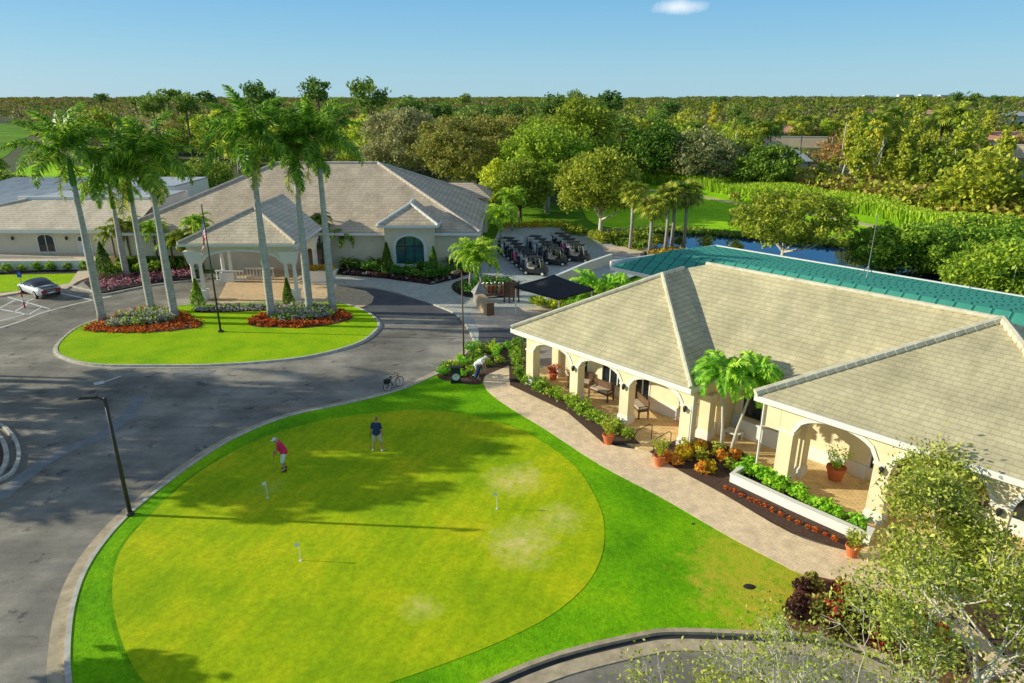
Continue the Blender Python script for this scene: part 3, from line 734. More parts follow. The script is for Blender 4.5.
def stripe(a, b, wd, z=0.006):
    a = G(*a); b = G(*b); ribbon(pk, [a, b], -wd/2, wd/2, z-0.003, z)
for a, b in (((8,297),(50,309)), ((0,309),(30,315)), ((15,300),(0,308)), ((29,303),(14,312)), ((42,307),(28,315)), ((55,291),(22,303)), ((92,300),(60,293)),((0,321),(26,314))): stripe(a, b, 0.16)
structure('parking_lines', pk, 'road_paint')
# round kerb at the left edge of the picture
c0 = G(-30,462)
ring = [(c0[0]+3.0*math.cos(t), c0[1]+4.6*math.sin(t)) for t in np.linspace(0, 2*PI, 48, endpoint=False)]
ring = [(x, y) for x, y in smoothline(GP([(-120,430),(-60,415),(-8,424),(10,436),(17,452),(14,468),(0,480),(-60,500),(-140,500)]), True, 5)]
kb = MB(); ribbon(kb, ring, 0, 0.16, -0.02, 0.13, True); ribbon(kb, ring, -0.5, -0.3, -0.02, 0.13, True); structure('kerb', kb, 'kerb_concrete')
fill('roundabout_bed', offset(ring, -0.5, True), 0.10, 'mulch')
# pale trench patch across the road, arrow and dashes
pm = MB(); ribbon(pm, smoothline(GP([(0,498),(30,472),(66,450),(100,436),(128,415),(140,396)])), -0.35, 0.35, 0.001, 0.005)
ribbon(pm, GP([(175,372),(215,372)]), -0.3, 0.3, 0.001, 0.005); structure('road_patch', pm, 'asphalt_patch')
pk = MB(); stripe((104,382), (121,376), 0.14); stripe((94,384), (104,382), 0.5); structure('road_marking', pk, 'road_paint')

# country beyond: fairways, pond, cart paths
fill('woodland_floor', [(-900,120),(-60,112),(-14,112),(10,110),(30,118),(60,104),(105,80),(900,60),(2600,3500),(-2600,3500)], -0.05, 'forest_floor')
fw = smoothline(GP([(590,205),(640,184),(690,187),(745,197),(820,207),(900,222),(940,231),(1040,252),(1040,285),(930,262),(860,247),(780,238),(700,231),(640,229),(600,226),(585,215)]), True, 4)
fill('fairway', fw, 0.0, 'fairway_grass')
pond = smoothline(GP([(655,231),(700,233),(780,239),(860,248),(930,262),(1040,286),(1120,330),(1000,330),(860,300),(760,285),(690,262),(640,246),(625,236)]), True, 4)
fill('pond', pond, 0.03, 'pond_water')
kb = MB(); ribbon(kb, smoothline(GP([(600,234),(655,230.5),(700,232.5),(780,238.5),(860,247.5),(930,261.5),(1040,285)])), -0.6, 1.4, -0.1, 0.25); structure('pond_bank', kb, 'bank_soil')
kb = MB(); ribbon(kb, smoothline(GP([(640,189),(690,195),(745,205),(820,216),(880,228),(918,236),(1000,254)])), -0.7, 0.9, -0.01, 0.02); structure('cart_path', kb, 'sand_path')
fill('fairway', smoothline(GP([(-60,196),(0,178),(40,163),(75,165),(105,175),(100,186),(40,196),(0,205)]), True, 4), 0.0, 'fairway_grass')
fill('fairway', smoothline(GP([(-80,126),(0,124),(40,128),(22,140),(0,160),(-80,190)]), True, 4), -0.01, 'rough_grass')
0 and fill('pond', smoothline(GP([(-60,138),(0,136),(30,137),(18,141),(0,146),(-60,150)]), True, 4), 0.0, 'pond_water')
fill('mulch_bed', smoothline(GP([(640,256),(660,248),(700,252),(720,262),(690,268),(655,266)]), True, 4), 0.13, 'mulch')
# ---------------------------------------------------------------- restaurant wing on the right (local x = s along the facade, y = t inward)
rb = thing('clubhouse_restaurant', 'cream arcaded clubhouse wing with sand coloured tile roof beside the putting green', 'building', (RB[0], RB[1], 0), RA)
def roofmesh(name, polys, mat, parent, thick=0.12):
    mb = MB()
    for p in polys: mb.add(p, [tuple(range(len(p)))])
    o = mb.build(name, mat, parent)
    # make every face look upwards
    me = o.data
    bm = bmesh.new(); bm.from_mesh(me)
    for f in bm.faces:
        f.normal_update()
        if f.normal.z < 0: f.normal_flip()
    bm.to_mesh(me); bm.free()
    me.uv_layers.remove(me.uv_layers[0]); autouv(me)
    return o
A0=(-0.05,0,3.5); A1=(11.85,0,3.5); AP=(5.9,5.9,6.68); RL=(7.0,8.55,7.02)
RZ=(21.2,8.55,7.05); M0=(11.85,2.1,3.5); B0=(14.75,0.25,4.1); B1=(27.6,0.25,4.1); MB1=(14.75,3.2,4.1); MV=(14.75,2.1,3.5)
k = (7.02-3.5)/6.45
def mz(t): return 3.5+k*(t-2.1)
tv = 2.1+(6.68-3.5)/k
# wing A: right slope valley point
roofmesh('roof', [
    [A0, A1, AP],
    [A0, AP, (5.9, tv, 6.68), RL, (0.5, 15.0, 3.5)],
    [A1, M0, (5.9, tv, 6.68), AP],                       # shaded slope of the front wing
    [M0, MV, MB1, (21.2,8.55,7.02), RL, (5.9, tv, 6.68)],
    [B0, B1, RZ], [B0, RZ, MB1], [B1, (27.6, 16.5, 4.1), RZ],
    [RL, (21.2,8.55,7.02), (27.6,15.0,3.5), (0.5,15.0,3.5)],
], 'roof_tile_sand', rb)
def caps(name, segs, r, mat, parent, step=0.42):
    for a, b in segs:
        mb = MB(); a = Vector(a); b = Vector(b); d = b-a; L = d.length; n = max(1, int(L/step)); d.normalize()
        for i in range(n):
            p = a+d*(L*i/n); q = a+d*(L*(i+1)/n)
            mb.tube([tuple(p+Vector((0,0,0.03))), tuple(q+Vector((0,0,0.06)))], [r*1.08, r*0.9], 8)
        mb.build(name, mat, parent, smooth=False)
caps('ridge_tiles', [(A0,AP),(A1,AP),(AP,(5.9,tv,6.68)),(RL,RZ)], 0.13, 'ridge_tile', rb)
caps('hip_tiles', [(B0,RZ),(B1,RZ)], 0.19, 'ridge_tile', rb)
# fascia and gutter
fa = MB()
def fascia(mb, line, z, h=0.28, w=0.06):
    ribbon(mb, line, -w, w+0.06, z-h, z-0.03)
fascia(fa, [(-0.05,13.0),(-0.05,0),(11.85,0),(11.85,2.1),(14.75,2.1)], 3.5)
fascia(fa, [(14.75,3.3),(14.75,0.25),(27.6,0.25),(27.6,14)], 4.1)
fa.build('gutter_board', 'white_trim', rb)
so_ = MB(); so_.box(0.05,11.8,0.1,3.0,3.12,3.2); so_.box(0.0,3.0,3.0,13,3.13,3.21); so_.box(14.85,27.5,0.35,4.2,3.74,3.82); so_.box(11.8,14.85,2.2,5,3.14,3.22); so_.build('soffit', 'stucco_cream', rb)
# arcade beams with arches
def arcade(mb, par, xs, t0, t1, spring, top, rise, colw, flip=False):
    for i in range(len(xs)-1):
        trim = MB(); a = xs[i]+colw/2; b = xs[i+1]-colw/2; m = (a+b)/2; h = (b-a)/2; n = 14
        pr = []
        for j in range(n+1):
            x = a+(b-a)*j/n; pr.append((x, spring+rise*math.sqrt(max(0, 1-((x-m)/h)**2))))
        for j in range(n):
            (x0, z0), (x1, z1) = pr[j], pr[j+1]
            mb.add([(x0,t0,z0),(x1,t0,z1),(x1,t0,top),(x0,t0,top),(x0,t1,z0),(x1,t1,z1),(x1,t1,top),(x0,t1,top)], [(0,1,2,3),(5,4,7,6),(4,5,1,0),(3,2,6,7)])
            k2 = 0.16
            def out(x, z):
                nx, nz = (x-m)/h**2, (z-spring)/max(rise,0.01)**2; L = math.hypot(nx, nz) or 1
                return (x+nx/L*k2, z+nz/L*k2)
            o0 = out(x0, z0); o1 = out(x1, z1)
            trim.add([(x0,t0-0.04,z0-0.02),(x1,t0-0.04,z1-0.02),(o1[0],t0-0.04,o1[1]),(o0[0],t0-0.04,o0[1]),
                      (x0,t0+0.02,z0-0.02),(x1,t0+0.02,z1-0.02),(o1[0],t0-0.002,o1[1]),(o0[0],t0-0.002,o0[1])], [(0,1,2,3),(4,5,1,0),(3,2,6,7)])
        trim.build('arch_trim', 'white_trim', par)
    for x in xs: mb.box(x-colw/2, x+colw/2, t0+0.003, t1-0.003, spring, top)
ar = MB(); tr = MB()
colsA = [0.95, 4.35, 7.75, 11.35]
arcade(ar, rb, colsA, 0.55, 1.0, 2.35, 3.28, 0.62, 0.62)
colsB = [16.1, 19.95, 23.8, 27.1]
arcade(ar, rb, colsB, 0.75, 1.25, 2.75, 3.88, 0.85, 0.66)
ar.box(14.95, 15.75, 0.76, 1.24, 2.55, 3.88)
# side beams running back to the wall
ar.box(0.66,1.2,1.0,3.0,2.35,3.2); ar.box(11.1,11.6,1.0,4.1,2.5,3.2); ar.box(15.0,15.5,1.26,3.9,2.7,3.8)
ar.build('arcade_beam', 'stucco_cream', rb)
def column(x, t, wd, top, dpt=None, capz=None):
    dpt = dpt or wd
    mb = MB(); mb.box(x-wd/2, x+wd/2, t-dpt/2, t+dpt/2, 0.55, top)
    o = mb.build('column', 'stucco_cream', rb)
    b = MB(); b.box(x-wd/2-0.05, x+wd/2+0.05, t-dpt/2-0.05, t+dpt/2+0.05, 0.09, 0.5); b.box(x-wd/2-0.025, x+wd/2+0.025, t-dpt/2-0.025, t+dpt/2+0.025, 0.5, 0.58)
    b.build('plinth', 'white_trim', o)
    b = MB(); b.box(x-wd/2-0.04, x+wd/2+0.04, t-dpt/2-0.04, t+dpt/2+0.04, top-0.14, top-0.04); b.build('capital', 'white_trim', o)
    return o
for x in colsA: column(x, 0.78, 0.56, 2.36)
column(1.0, 2.85, 0.5, 2.4); column(11.5, 2.25, 0.56, 2.5)
for x in colsB: column(x, 1.0, 0.62, 2.76)
column(16.25, 2.15, 0.5, 2.76); column(13.9, 4.0, 0.4, 3.0)
# wall lanterns on the columns
for (x, t, z) in ((4.35,0.46,2.05),(7.75,0.46,2.05),(11.35,0.46,2.05),(19.95,0.65,2.35),(23.8,0.65,2.35)):
    l = MB(); l.lathe([(0.02,0.3),(0.09,0.22),(0.10,0.2),(0.07,0.0),(0.02,-0.05)], (x, t-0.06, z), 6); l.box(x-0.02,x+0.02,t-0.06,t+0.02,z+0.08,z+0.14)
    l.build('wall_lantern', 'black_metal', rb)
# inner walls
wl = MB()
def wall_open(mb, x0, x1, t, th, z0, z1, ops):
    """wall along x at y=t with rectangular openings (x0,x1,z0,z1)"""
    xs = sorted(set([x0, x1]+[o[0] for o in ops]+[o[1] for o in ops]))
    for a, b in zip(xs[:-1], xs[1:]):
        m = (a+b)/2; hit = [o for o in ops if o[0] < m < o[1]]
        if not hit: mb.box(a, b, t, t+th, z0, z1)
        else:
            o = hit[0]
            if o[2] > z0: mb.box(a, b, t, t+th, z0, o[2])
            if o[3] < z1: mb.box(a, b, t, t+th, o[3], z1)
opsA = [(2.3,3.3,0.12,2.35),(4.4,6.5,0.7,2.35),(6.7,7.6,0.12,2.35)]
wall_open(wl, 1.4, 11.9, 2.9, 0.2, 0, 3.15, opsA)
opsM = [(12.3,13.3,0.9,2.5),(13.5,14.6,0.9,2.5)]
wall_open(wl, 11.9, 15.9, 4.25, 0.2, 0, 3.6, opsM)
wl.box(11.7,11.9,3.1,4.25,0,3.15)
opsB = [(18.6,20.6,0.7,2.7),(22.0,24.5,0.7,2.7)]
wall_open(wl, 15.9, 27.3, 3.9, 0.2, 0, 3.75, opsB)
wl.box(1.2,1.4,2.9,14.5,0,3.2); wl.box(27.1,27.3,4.1,15,0,3.75); wl.box(1.4,27.1,14.3,14.5,0,3.3)
wl.build('wall', 'stucco_cream', rb)
ws = MB(); ws.box(7.7,11.7,2.84,2.9,0.1,0.75); ws.box(4.4,6.5,2.84,2.9,0.1,0.66); ws.box(15.9,18.5,3.84,3.9,0.1,0.75); ws.box(20.7,27,3.84,3.9,0.1,0.75); ws.box(11.9,15.8,4.16,4.25,0.1,0.88); ws.build('wainscot', 'white_trim', rb)
hw = MB(); hw.box(12.6,14.7,3.55,3.85,0.1,0.95); hw.box(12.55,14.75,3.5,3.9,0.95,1.03); hw.build('low_wall', 'white_trim', rb)
def window(x0, x1, z0, z1, t, bars, glass='dark_glass', name='window'):
    g = MB(); g.box(x0, x1, t+0.07, t+0.1, z0, z1); o = g.build(name, glass, rb)
    f = MB(); w_ = 0.07
    f.box(x0-w_, x1+w_, t-0.03, t+0.068, z1, z1+w_); f.box(x0-w_, x0, t-0.03, t+0.068, z0-0.002, z1); f.box(x1, x1+w_, t-0.03, t+0.068, z0-0.002, z1)
    if z0 > 0.3: f.box(x0-w_, x1+w_, t-0.06, t+0.068, z0-w_, z0-0.002)
    for b in range(1, bars): x = x0+(x1-x0)*b/bars; f.box(x-0.03, x+0.03, t+0.02, t+0.066, z0, z1)
    f.build('frame', 'white_trim', o)
window(2.3,3.3,0.12,2.35,2.9,1,name='door'); window(4.4,6.5,0.7,2.35,2.9,4); window(6.7,7.6,0.12,2.35,2.9,2,name='door')
window(12.3,13.3,0.9,2.5,4.25,1); window(13.5,14.6,0.9,2.5,4.25,1); window(18.6,20.6,0.7,2.7,3.9,2); window(22.0,24.5,0.7,2.7,3.9,3)
dp = MB(); dp.tube([(11.75,0.02,3.3),(11.75,0.45,3.0),(11.75,0.45,0.3)], 0.045, 6); dp.build('downpipe', 'white_trim', rb); dp = MB(); dp.tube([(14.85,0.3,3.8),(15.0,0.7,3.6),(15.0,0.7,0.3)], 0.045, 6); dp.build('downpipe', 'white_trim', rb)

# white planter walls in front of the wing
def planter_wall(line, label, h=0.48):
    mb = MB(); ribbon(mb, line, 0, 0.22, 0.05, h); o = mb.build('planter_wall', 'white_trim'); 
    cp = MB(); ribbon(cp, line, -0.03, 0.25, h, h+0.06); cp.build('coping', 'white_trim', o)
    tag(o, label, 'planter wall', 'white planter walls'); return o
planter_wall(GP([(741,474),(729,484),(790,513),(852,541),(868,548),(872,540)], 0.0), 'white low planter wall behind the orange marigold edging')
planter_wall(GP([(925,569),(960,586),(1000,606),(1040,628)], 0.0), 'white low planter wall at the right behind the foreground tree')

# ---------------------------------------------------------------- teal metal roofed building behind
tb = thing('teal_roofed_building', 'long low building with teal standing seam metal roof beside the pond', 'building', (RB[0], RB[1], 0), RA)
TR1 = (-1.8,18.0,5.0); TR2 = (34,18.0,5.2)
def stepped(a0, a1, b0, b1, n, rise):
    """roof plane from eave a0-a1 up to ridge b0-b1 as n overlapping courses (each nose stands proud of the one below)"""
    a0, a1, b0, b1 = Vector(a0), Vector(a1), Vector(b0), Vector(b1); out = []
    for k_ in range(n):
        l0 = a0.lerp(b0, k_/n)+Vector((0,0,rise if k_ else 0)); l1 = a1.lerp(b1, k_/n)+Vector((0,0,rise if k_ else 0))
        u0 = a0.lerp(b0, (k_+1)/n); u1 = a1.lerp(b1, (k_+1)/n)
        out.append([tuple(l0), tuple(l1), tuple(u1), tuple(u0)])
        if k_ < n-1: out.append([tuple(u0), tuple(u1), tuple(u1+Vector((0,0,rise))), tuple(u0+Vector((0,0,rise)))])
    return out
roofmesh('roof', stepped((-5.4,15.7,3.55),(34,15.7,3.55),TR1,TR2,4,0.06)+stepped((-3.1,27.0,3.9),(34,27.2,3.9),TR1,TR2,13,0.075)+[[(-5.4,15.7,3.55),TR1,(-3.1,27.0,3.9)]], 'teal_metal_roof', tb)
e = MB(); ribbon(e, [(-5.4,15.7),(-3.1,27.0),(34,27.2)], -0.02, 0.16, 3.5, 3.98); ribbon(e, [(-5.4,15.7),(34,15.7)], -0.1, 0.0, 3.3, 3.56); e.build('gutter_board', 'white_trim', tb)
e = MB(); e.box(-2.0,33.5,16.3,26.6,0,3.5); e.build('wall', 'stucco_beige', tb)
for i in range(9): e = MB(); x = 1+i*3.4; e.box(x,x+1.6,26.58,26.63,1.0,2.6); e.build('window', 'dark_glass', tb)
a_ = thing('antenna_mast', 'thin grey antenna mast with tripod foot on the teal roof', 'antenna', (*BL(10.9,22.5), 4.42))
m_ = MB(); m_.tube([(0,0,0.5),(0,0,4.4)], [0.035,0.02], 6); m_.build('mast', 'grey_metal', a_)
m_ = MB()
for q in range(3): m_.tube([(0.6*math.cos(q*2.1),0.6*math.sin(q*2.1),0),(0,0,0.9)], 0.03, 5)
m_.build('tripod', 'grey_metal', a_)

# ---------------------------------------------------------------- main clubhouse
cb = thing('main_clubhouse', 'large beige clubhouse with wide pinkish grey tile roof and arched teal window', 'building', (-14, 61, 0))
KM = 1.062
def W(x, y, z): return (x*KM+14, y*KM-61, CAM_H-(CAM_H-z)*KM if z > 1 else z)
def WZ(z): return CAM_H-(CAM_H-z)*KM
def WP(*p): return [W(*q) for q in p]
E0=(-36,60.9,4.5); E1=(-2.9,60.9,4.5); R0=(-24.2,72.3,9.5); R1=(-13.8,72.3,9.5)
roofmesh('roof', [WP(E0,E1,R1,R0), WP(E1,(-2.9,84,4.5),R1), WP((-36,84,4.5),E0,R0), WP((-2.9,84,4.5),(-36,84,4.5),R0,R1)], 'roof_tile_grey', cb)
caps('ridge_tiles', [(W(*E1),W(*R1)),(W(*R0),W(*R1)),(W(*E0),W(*R0)),(W(-2.9,84,4.5),W(*R1))], 0.16, 'ridge_tile_pink', cb, 0.6)
f_ = MB(); ribbon(f_, [W(-36,84,0)[:2],W(-36,60.9,0)[:2],W(-2.9,60.9,0)[:2],W(-2.9,84,0)[:2]], -0.1, 0.06, WZ(4.5)-0.3, WZ(4.5)-0.03); f_.build('gutter_board', 'white_trim', cb)
# small lower roof behind on the right
roofmesh('rear_roof', [WP((-9,79,5.0),(-2.4,79,5.0),(-4.6,82,6.4),(-9,82,6.4)),WP((-2.4,79,5.0),(-2.4,88,5.0),(-4.6,82,6.4))], 'roof_tile_grey', cb)
q1 = W(-9,79.6,0); q2 = W(-2.9,86,0); m_ = MB(); m_.box(q1[0], q2[0], q1[1], q2[1], 0, WZ(4.9)); m_.build('rear_wall', 'stucco_beige', cb)
m_ = MB(); a = W(-35.4,61.5,0); wt = WZ(4.5)-0.25; m_.box(a[0], W(-11.2,0,0)[0]-0.002, a[1], a[1]+21, 0, wt); m_.box(W(-7,0,0)[0]+0.002, W(-3.4,0,0)[0], a[1], a[1]+21, 0, wt); m_.box(W(-11.2,0,0)[0], W(-7,0,0)[0], a[1]+0.3, a[1]+21, 0, wt)
m_.build('wall', 'stucco_beige', cb)
# entrance bay with arched window
bx0, bx1, byy = W(-11.35,0,0)[0], W(-6.95,0,0)[0], W(0,60.35,0)[1]
bw = MB(); cx = (bx0+bx1)/2; n = 16; hw_ = 1.34; sp = 2.55; bt = WZ(5.25)
prev = None
bw.box(bx0, cx-hw_, byy, byy+0.25, 0, bt); bw.box(cx+hw_, bx1, byy, byy+0.25, 0, bt); bw.box(cx-hw_, cx+hw_, byy, byy+0.25, 0, 0.85)
for j in range(n):
    x0 = cx-hw_+2*hw_*j/n; x1 = cx-hw_+2*hw_*(j+1)/n
    z0 = sp+1.0*math.sqrt(max(0, 1-((x0-cx)/hw_)**2)); z1 = sp+1.0*math.sqrt(max(0, 1-((x1-cx)/hw_)**2))
    bw.add([(x0,byy,z0),(x1,byy,z1),(x1,byy,bt),(x0,byy,bt),(x0,byy+0.25,z0),(x1,byy+0.25,z1)], [(0,1,2,3),(4,5,1,0)])
bw.box(bx0, bx0+0.2, byy+0.25, byy+1.6, 0, bt); bw.box(bx1-0.2, bx1, byy+0.25, byy+1.6, 0, bt)
bw.build('entrance_bay', 'stucco_beige', cb)
t_ = MB()
for j in range(n):
    def q(u, r): return (cx+(hw_+r)*math.cos(u), sp+(1.0+r)*math.sin(u))
    u0 = PI*j/n; u1 = PI*(j+1)/n; a, b, c, d = q(u0,0), q(u1,0), q(u1,0.22), q(u0,0.22)
    t_.add([(a[0],byy-0.05,a[1]),(b[0],byy-0.05,b[1]),(c[0],byy-0.05,c[1]),(d[0],byy-0.05,d[1]),(c[0],byy,c[1]),(d[0],byy,d[1]),(a[0],byy+0.1,a[1]),(b[0],byy+0.1,b[1])], [(0,3,2,1),(3,5,4,2),(0,1,7,6)])
for sx in (-1, 1): t_.box(min(cx+sx*hw_, cx+sx*(hw_+0.3)), max(cx+sx*hw_, cx+sx*(hw_+0.3)), byy-0.06, byy-0.002, 0.3, sp)
t_.box(cx-hw_-0.3, cx+hw_+0.3, byy-0.12, byy-0.003, 0.62, 0.84)
t_.box(bx0-0.15, bx1+0.15, byy-0.3, byy+1.8, bt-0.15, bt+0.06)
t_.build('arch_trim', 'white_trim', cb)
g_ = MB(); g_.box(cx-hw_-0.05, cx+hw_+0.05, byy+0.17, byy+0.2, 0.8, 3.6); gl = g_.build('window', 'teal_glass', cb)
g_ = MB()
for xx in (-0.44, 0.44): g_.box(cx+xx-0.035, cx+xx+0.035, byy+0.1, byy+0.168, 0.85, 3.5)
g_.box(cx-hw_, cx+hw_, byy+0.11, byy+0.166, 2.5, 2.58); g_.build('frame', 'dark_bronze', gl)
gx0, gx1 = W(-11.85,0,0)[0], W(-6.5,0,0)[0]; gy = byy-0.5; gz = bt+0.08
roofmesh('bay_roof', [[(gx0,gy,gz),(gx1,gy,gz),(cx,gy+2.3,gz+1.65)],[(gx1,gy,gz),(gx1,gy+3.2,gz),(cx,gy+5.6,gz+1.65),(cx,gy+2.3,gz+1.65)],[(gx0,gy+3.2,gz),(gx0,gy,gz),(cx,gy+2.3,gz+1.65),(cx,gy+5.6,gz+1.65)]], 'roof_tile_grey', cb)
caps('ridge_tiles', [((gx0,gy,gz),(cx,gy+2.3,gz+1.65)),((gx1,gy,gz),(cx,gy+2.3,gz+1.65)),((cx,gy+2.3,gz+1.65),(cx,gy+4.5,gz+1.65))], 0.13, 'white_trim', cb, 0.5)
f_ = MB(); ribbon(f_, [(gx0,gy+3),(gx0,gy),(gx1,gy),(gx1,gy+3)], -0.08, 0.06, gz-0.25, gz-0.03); f_.build('gutter_board', 'white_trim', cb)
# dark recess and doors under the eaves, left of the bay
d_ = MB(); d_.box(W(-18.5,0,0)[0], W(-16.2,0,0)[0], a[1]-0.15, a[1]-0.01, 0.1, 3.0); d_.build('door', 'dark_glass', cb)
d_ = MB()
for x in (-18.55,-17.4,-16.2): d_.box(W(x,0,0)[0]-0.06, W(x,0,0)[0]+0.06, a[1]-0.25, a[1]-0.152, 0.1, 3.05)
d_.build('door_frame', 'white_trim', cb)

# ---------------------------------------------------------------- portico
pc = thing('entrance_portico', 'white columned carriage portico with hipped tan tile roof over the paved drive', 'portico', (-22.1, 54.6, 0))
px0, px1, py0 = -4.75, 4.75, -0.4; pz = 4.85; pm_ = 4.75
pap = (0, py0+4.75, 6.98)
roofmesh('roof', [[(px0,py0,pz),(px1,py0,pz),pap],[(px1,py0,pz),(px1,7.2,pz),(0,12.6,6.98),pap],[(px0,7.2,pz),(px0,py0,pz),pap,(0,12.6,6.98)]], 'roof_tile_tan', pc)
caps('ridge_tiles', [((px0,py0,pz),pap),((px1,py0,pz),pap),(pap,(0,12.2,6.98))], 0.14, 'ridge_tile_pink', pc, 0.5)
f_ = MB(); ribbon(f_, [(px0,7.2),(px0,py0),(px1,py0),(px1,7.2)], -0.1, 0.06, pz-0.24, pz-0.03); f_.build('gutter_board', 'white_trim', pc)
bm_ = MB(); tr2 = MB()
arcade(bm_, pc, [-3.85, 3.85], 0.1, 0.5, 3.1, pz-0.25, 1.05, 1.0)
arcade(bm_, pc, [-3.85, 3.85], 6.0, 6.4, 3.1, pz-0.25, 1.05, 1.0)
for x in (-4.2, 3.8): bm_.box(x, x+0.4, 0.52, 5.98, 3.9, pz-0.26)
bm_.build('arched_beam', 'stucco_beige', pc)
c_ = MB(); c_.box(-3.8,3.8,0.5,6.0,4.35,4.45); c_.build('ceiling', 'stucco_beige', pc)
for sx in (-1, 1):
    for yy in (0.3, 6.2):
        s_ = MB(); s_.box(sx*3.85-0.6, sx*3.85+0.6, yy-0.32, yy+0.32, 0.0, 0.75); s_.box(sx*3.85-0.66, sx*3.85+0.66, yy-0.38, yy+0.38, 0.75, 0.86); pd = s_.build('pedestal', 'white_trim', pc)
        for dx in (-0.34, 0.34):
            s_ = MB(); s_.lathe([(0.19,0.86),(0.19,0.96),(0.16,1.0),(0.165,1.8),(0.135,2.9),(0.19,2.95),(0.19,3.1)], (sx*3.85+dx, yy, 0), 14); s_.build('column', 'white_trim', pc, smooth=False)
        s_ = MB(); x = sx*3.85
        s_.add([(x-0.55,yy-0.22,3.1),(x+0.55,yy-0.22,3.1),(x+0.55,yy+0.22,3.1),(x-0.55,yy+0.22,3.1),(x-0.75,yy-0.26,4.0),(x+0.75,yy-0.26,4.0),(x+0.75,yy+0.26,4.0),(x-0.75,yy+0.26,4.0)],[(0,3,2,1),(4,5,6,7),(0,1,5,4),(1,2,6,5),(2,3,7,6),(3,0,4,7)])
        s_.box(x-0.82,x+0.82,yy-0.28,yy+0.28,4.0,4.12); s_.build('bracket', 'white_trim', pc)
# balustrades by the entrance steps
for i, (x, y) in enumerate(((-3.6,9.2),(-1.2,10.2))):
    b = thing('balustrade', ['white balustrade left under the portico, nearer the drive', 'white balustrade deep under the portico by the doors'][i], 'balustrade', (-22.1+x, 54.6+y-3.2, 0.0), 0, 'white balustrades')
    r = MB(); r.box(-1.3,1.3,-0.1,0.1,0.98,1.1); r.box(-1.3,1.3,-0.1,0.1,0.1,0.24); r.build('rail', 'white_trim', b)
    for q in range(9):
        r = MB(); r.lathe([(0.05,0.24),(0.075,0.45),(0.035,0.75),(0.05,0.98)], (-1.2+q*0.3,0,0), 8); r.build('baluster', 'white_trim', b)

# ---------------------------------------------------------------- left clubhouse wing
lw = thing('left_clubhouse_wing', 'low beige building with arched window and white door at the left', 'building', (-45, 65.5, 0))
KL = 1.045
def LW(x, y, z): return (x*KL+45, y*KL-65.5, CAM_H-(CAM_H-z)*KL if z > 1 else z)
def LZ(z): return CAM_H-(CAM_H-z)*KL
def LP(*p): return [LW(*q) for q in p]
roofmesh('roof', [LP((-60,64.8,4.05),(-36.2,64.8,4.05),(-36.2,70.5,6.0),(-49.5,70.5,6.0)), LP((-60,64.8,4.05),(-49.5,70.5,6.0),(-60,76,4.05))], 'roof_tile_tan', lw)
f_ = MB(); ribbon(f_, [LW(-60,64.8,0)[:2],LW(-36.2,64.8,0)[:2],LW(-36.2,70.4,0)[:2]], -0.12, 0.1, LZ(4.05)-0.36, LZ(4.05)-0.02); ribbon(f_, [LW(-50.5,70.6,0)[:2],LW(-36.2,70.6,0)[:2]], 0.0, 0.4, LZ(5.6), LZ(6.35)); f_.build('parapet', 'white_trim', lw)
caps('ridge_tiles', [(LW(-60,64.8,4.05),LW(-49.5,70.5,6.0))], 0.15, 'ridge_tile_pink', lw, 0.5)
f_ = MB(); q0 = LW(-50,71.1,0); f_.box(q0[0], q0[0]+14, q0[1], q0[1]+7, 5.45, 5.6); f_.box(q0[0]+1.5, q0[0]+12, q0[1]+8.5, q0[1]+18, 5.75, 5.95); f_.build('flat_roof', 'roof_membrane', lw)
f_ = MB(); f_.box(q0[0]+1.5, q0[0]+12, q0[1]+8.5, q0[1]+18, 3, 5.749); f_.box(q0[0]+0.2, q0[0]+13.8, q0[1]+0.1, q0[1]+8, 3, 5.449); f_.build('upper_wall', 'stucco_grey', lw)
roofmesh('rear_roof', [LP((-66,72,4.2),(-51,72,5.2),(-50,84,6.8),(-60,84,6.8)),LP((-51,72,5.2),(-50,71.5,5.2),(-50,84,6.8))], 'slate_blue_roof', lw)
f_ = MB(); q0 = LW(-59.5,65.5,0); f_.box(q0[0], q0[0]+24.2, q0[1], q0[1]+12, 0.0, LZ(4.05)-0.36); f_.build('wall', 'stucco_beige', lw)
LWY = LW(0,65.5,0)[1]; WA0 = 1.12; WA1 = 2.45
def arched(x, z0, z1, w_, glass, name, par, y=0.0, rise=0.4):
    g = MB(); n = 8
    pts = [(x-w_/2, z0), (x+w_/2, z0)]+[(x+w_/2*math.cos(PI*j/n), z1+rise*math.sin(PI*j/n)) for j in range(n+1)]
    g.add([(p[0], y-0.02, p[1]) for p in pts], [tuple(range(len(pts)))]); o = g.build(name, glass, par)
    t = MB(); out = [(x+(p[0]-x)*1.13, z0-(0.1 if p[1] == z0 else 0)+(p[1]-z0)*1.06) for p in pts]; m = len(pts)
    for j in range(m):
        k_ = (j+1) % m; a, b, c, d = pts[j], pts[k_], out[k_], out[j]
        t.add([(a[0],y-0.07,a[1]),(b[0],y-0.07,b[1]),(c[0],y-0.07,c[1]),(d[0],y-0.07,d[1]),(a[0],y-0.015,a[1]),(b[0],y-0.015,b[1]),(c[0],y-0.003,c[1]),(d[0],y-0.003,d[1])], [(0,1,2,3),(4,5,1,0),(2,6,7,3)])
    if name == 'window': t.box(x-0.03, x+0.03, y-0.06, y-0.025, z0, z1+rise)
    t.build('frame', 'white_trim', o); return o
arched(LW(-45.1,0,0)[0], WA0, WA1, 1.6, 'dark_glass', 'window', lw, LWY); arched(LW(-53.0,0,0)[0], WA0, WA1, 1.6, 'dark_glass', 'window', lw, LWY)
arched(LW(-41.4,0,0)[0], 0.6, WA1-0.1, 1.25, 'door_white', 'door', lw, LWY)
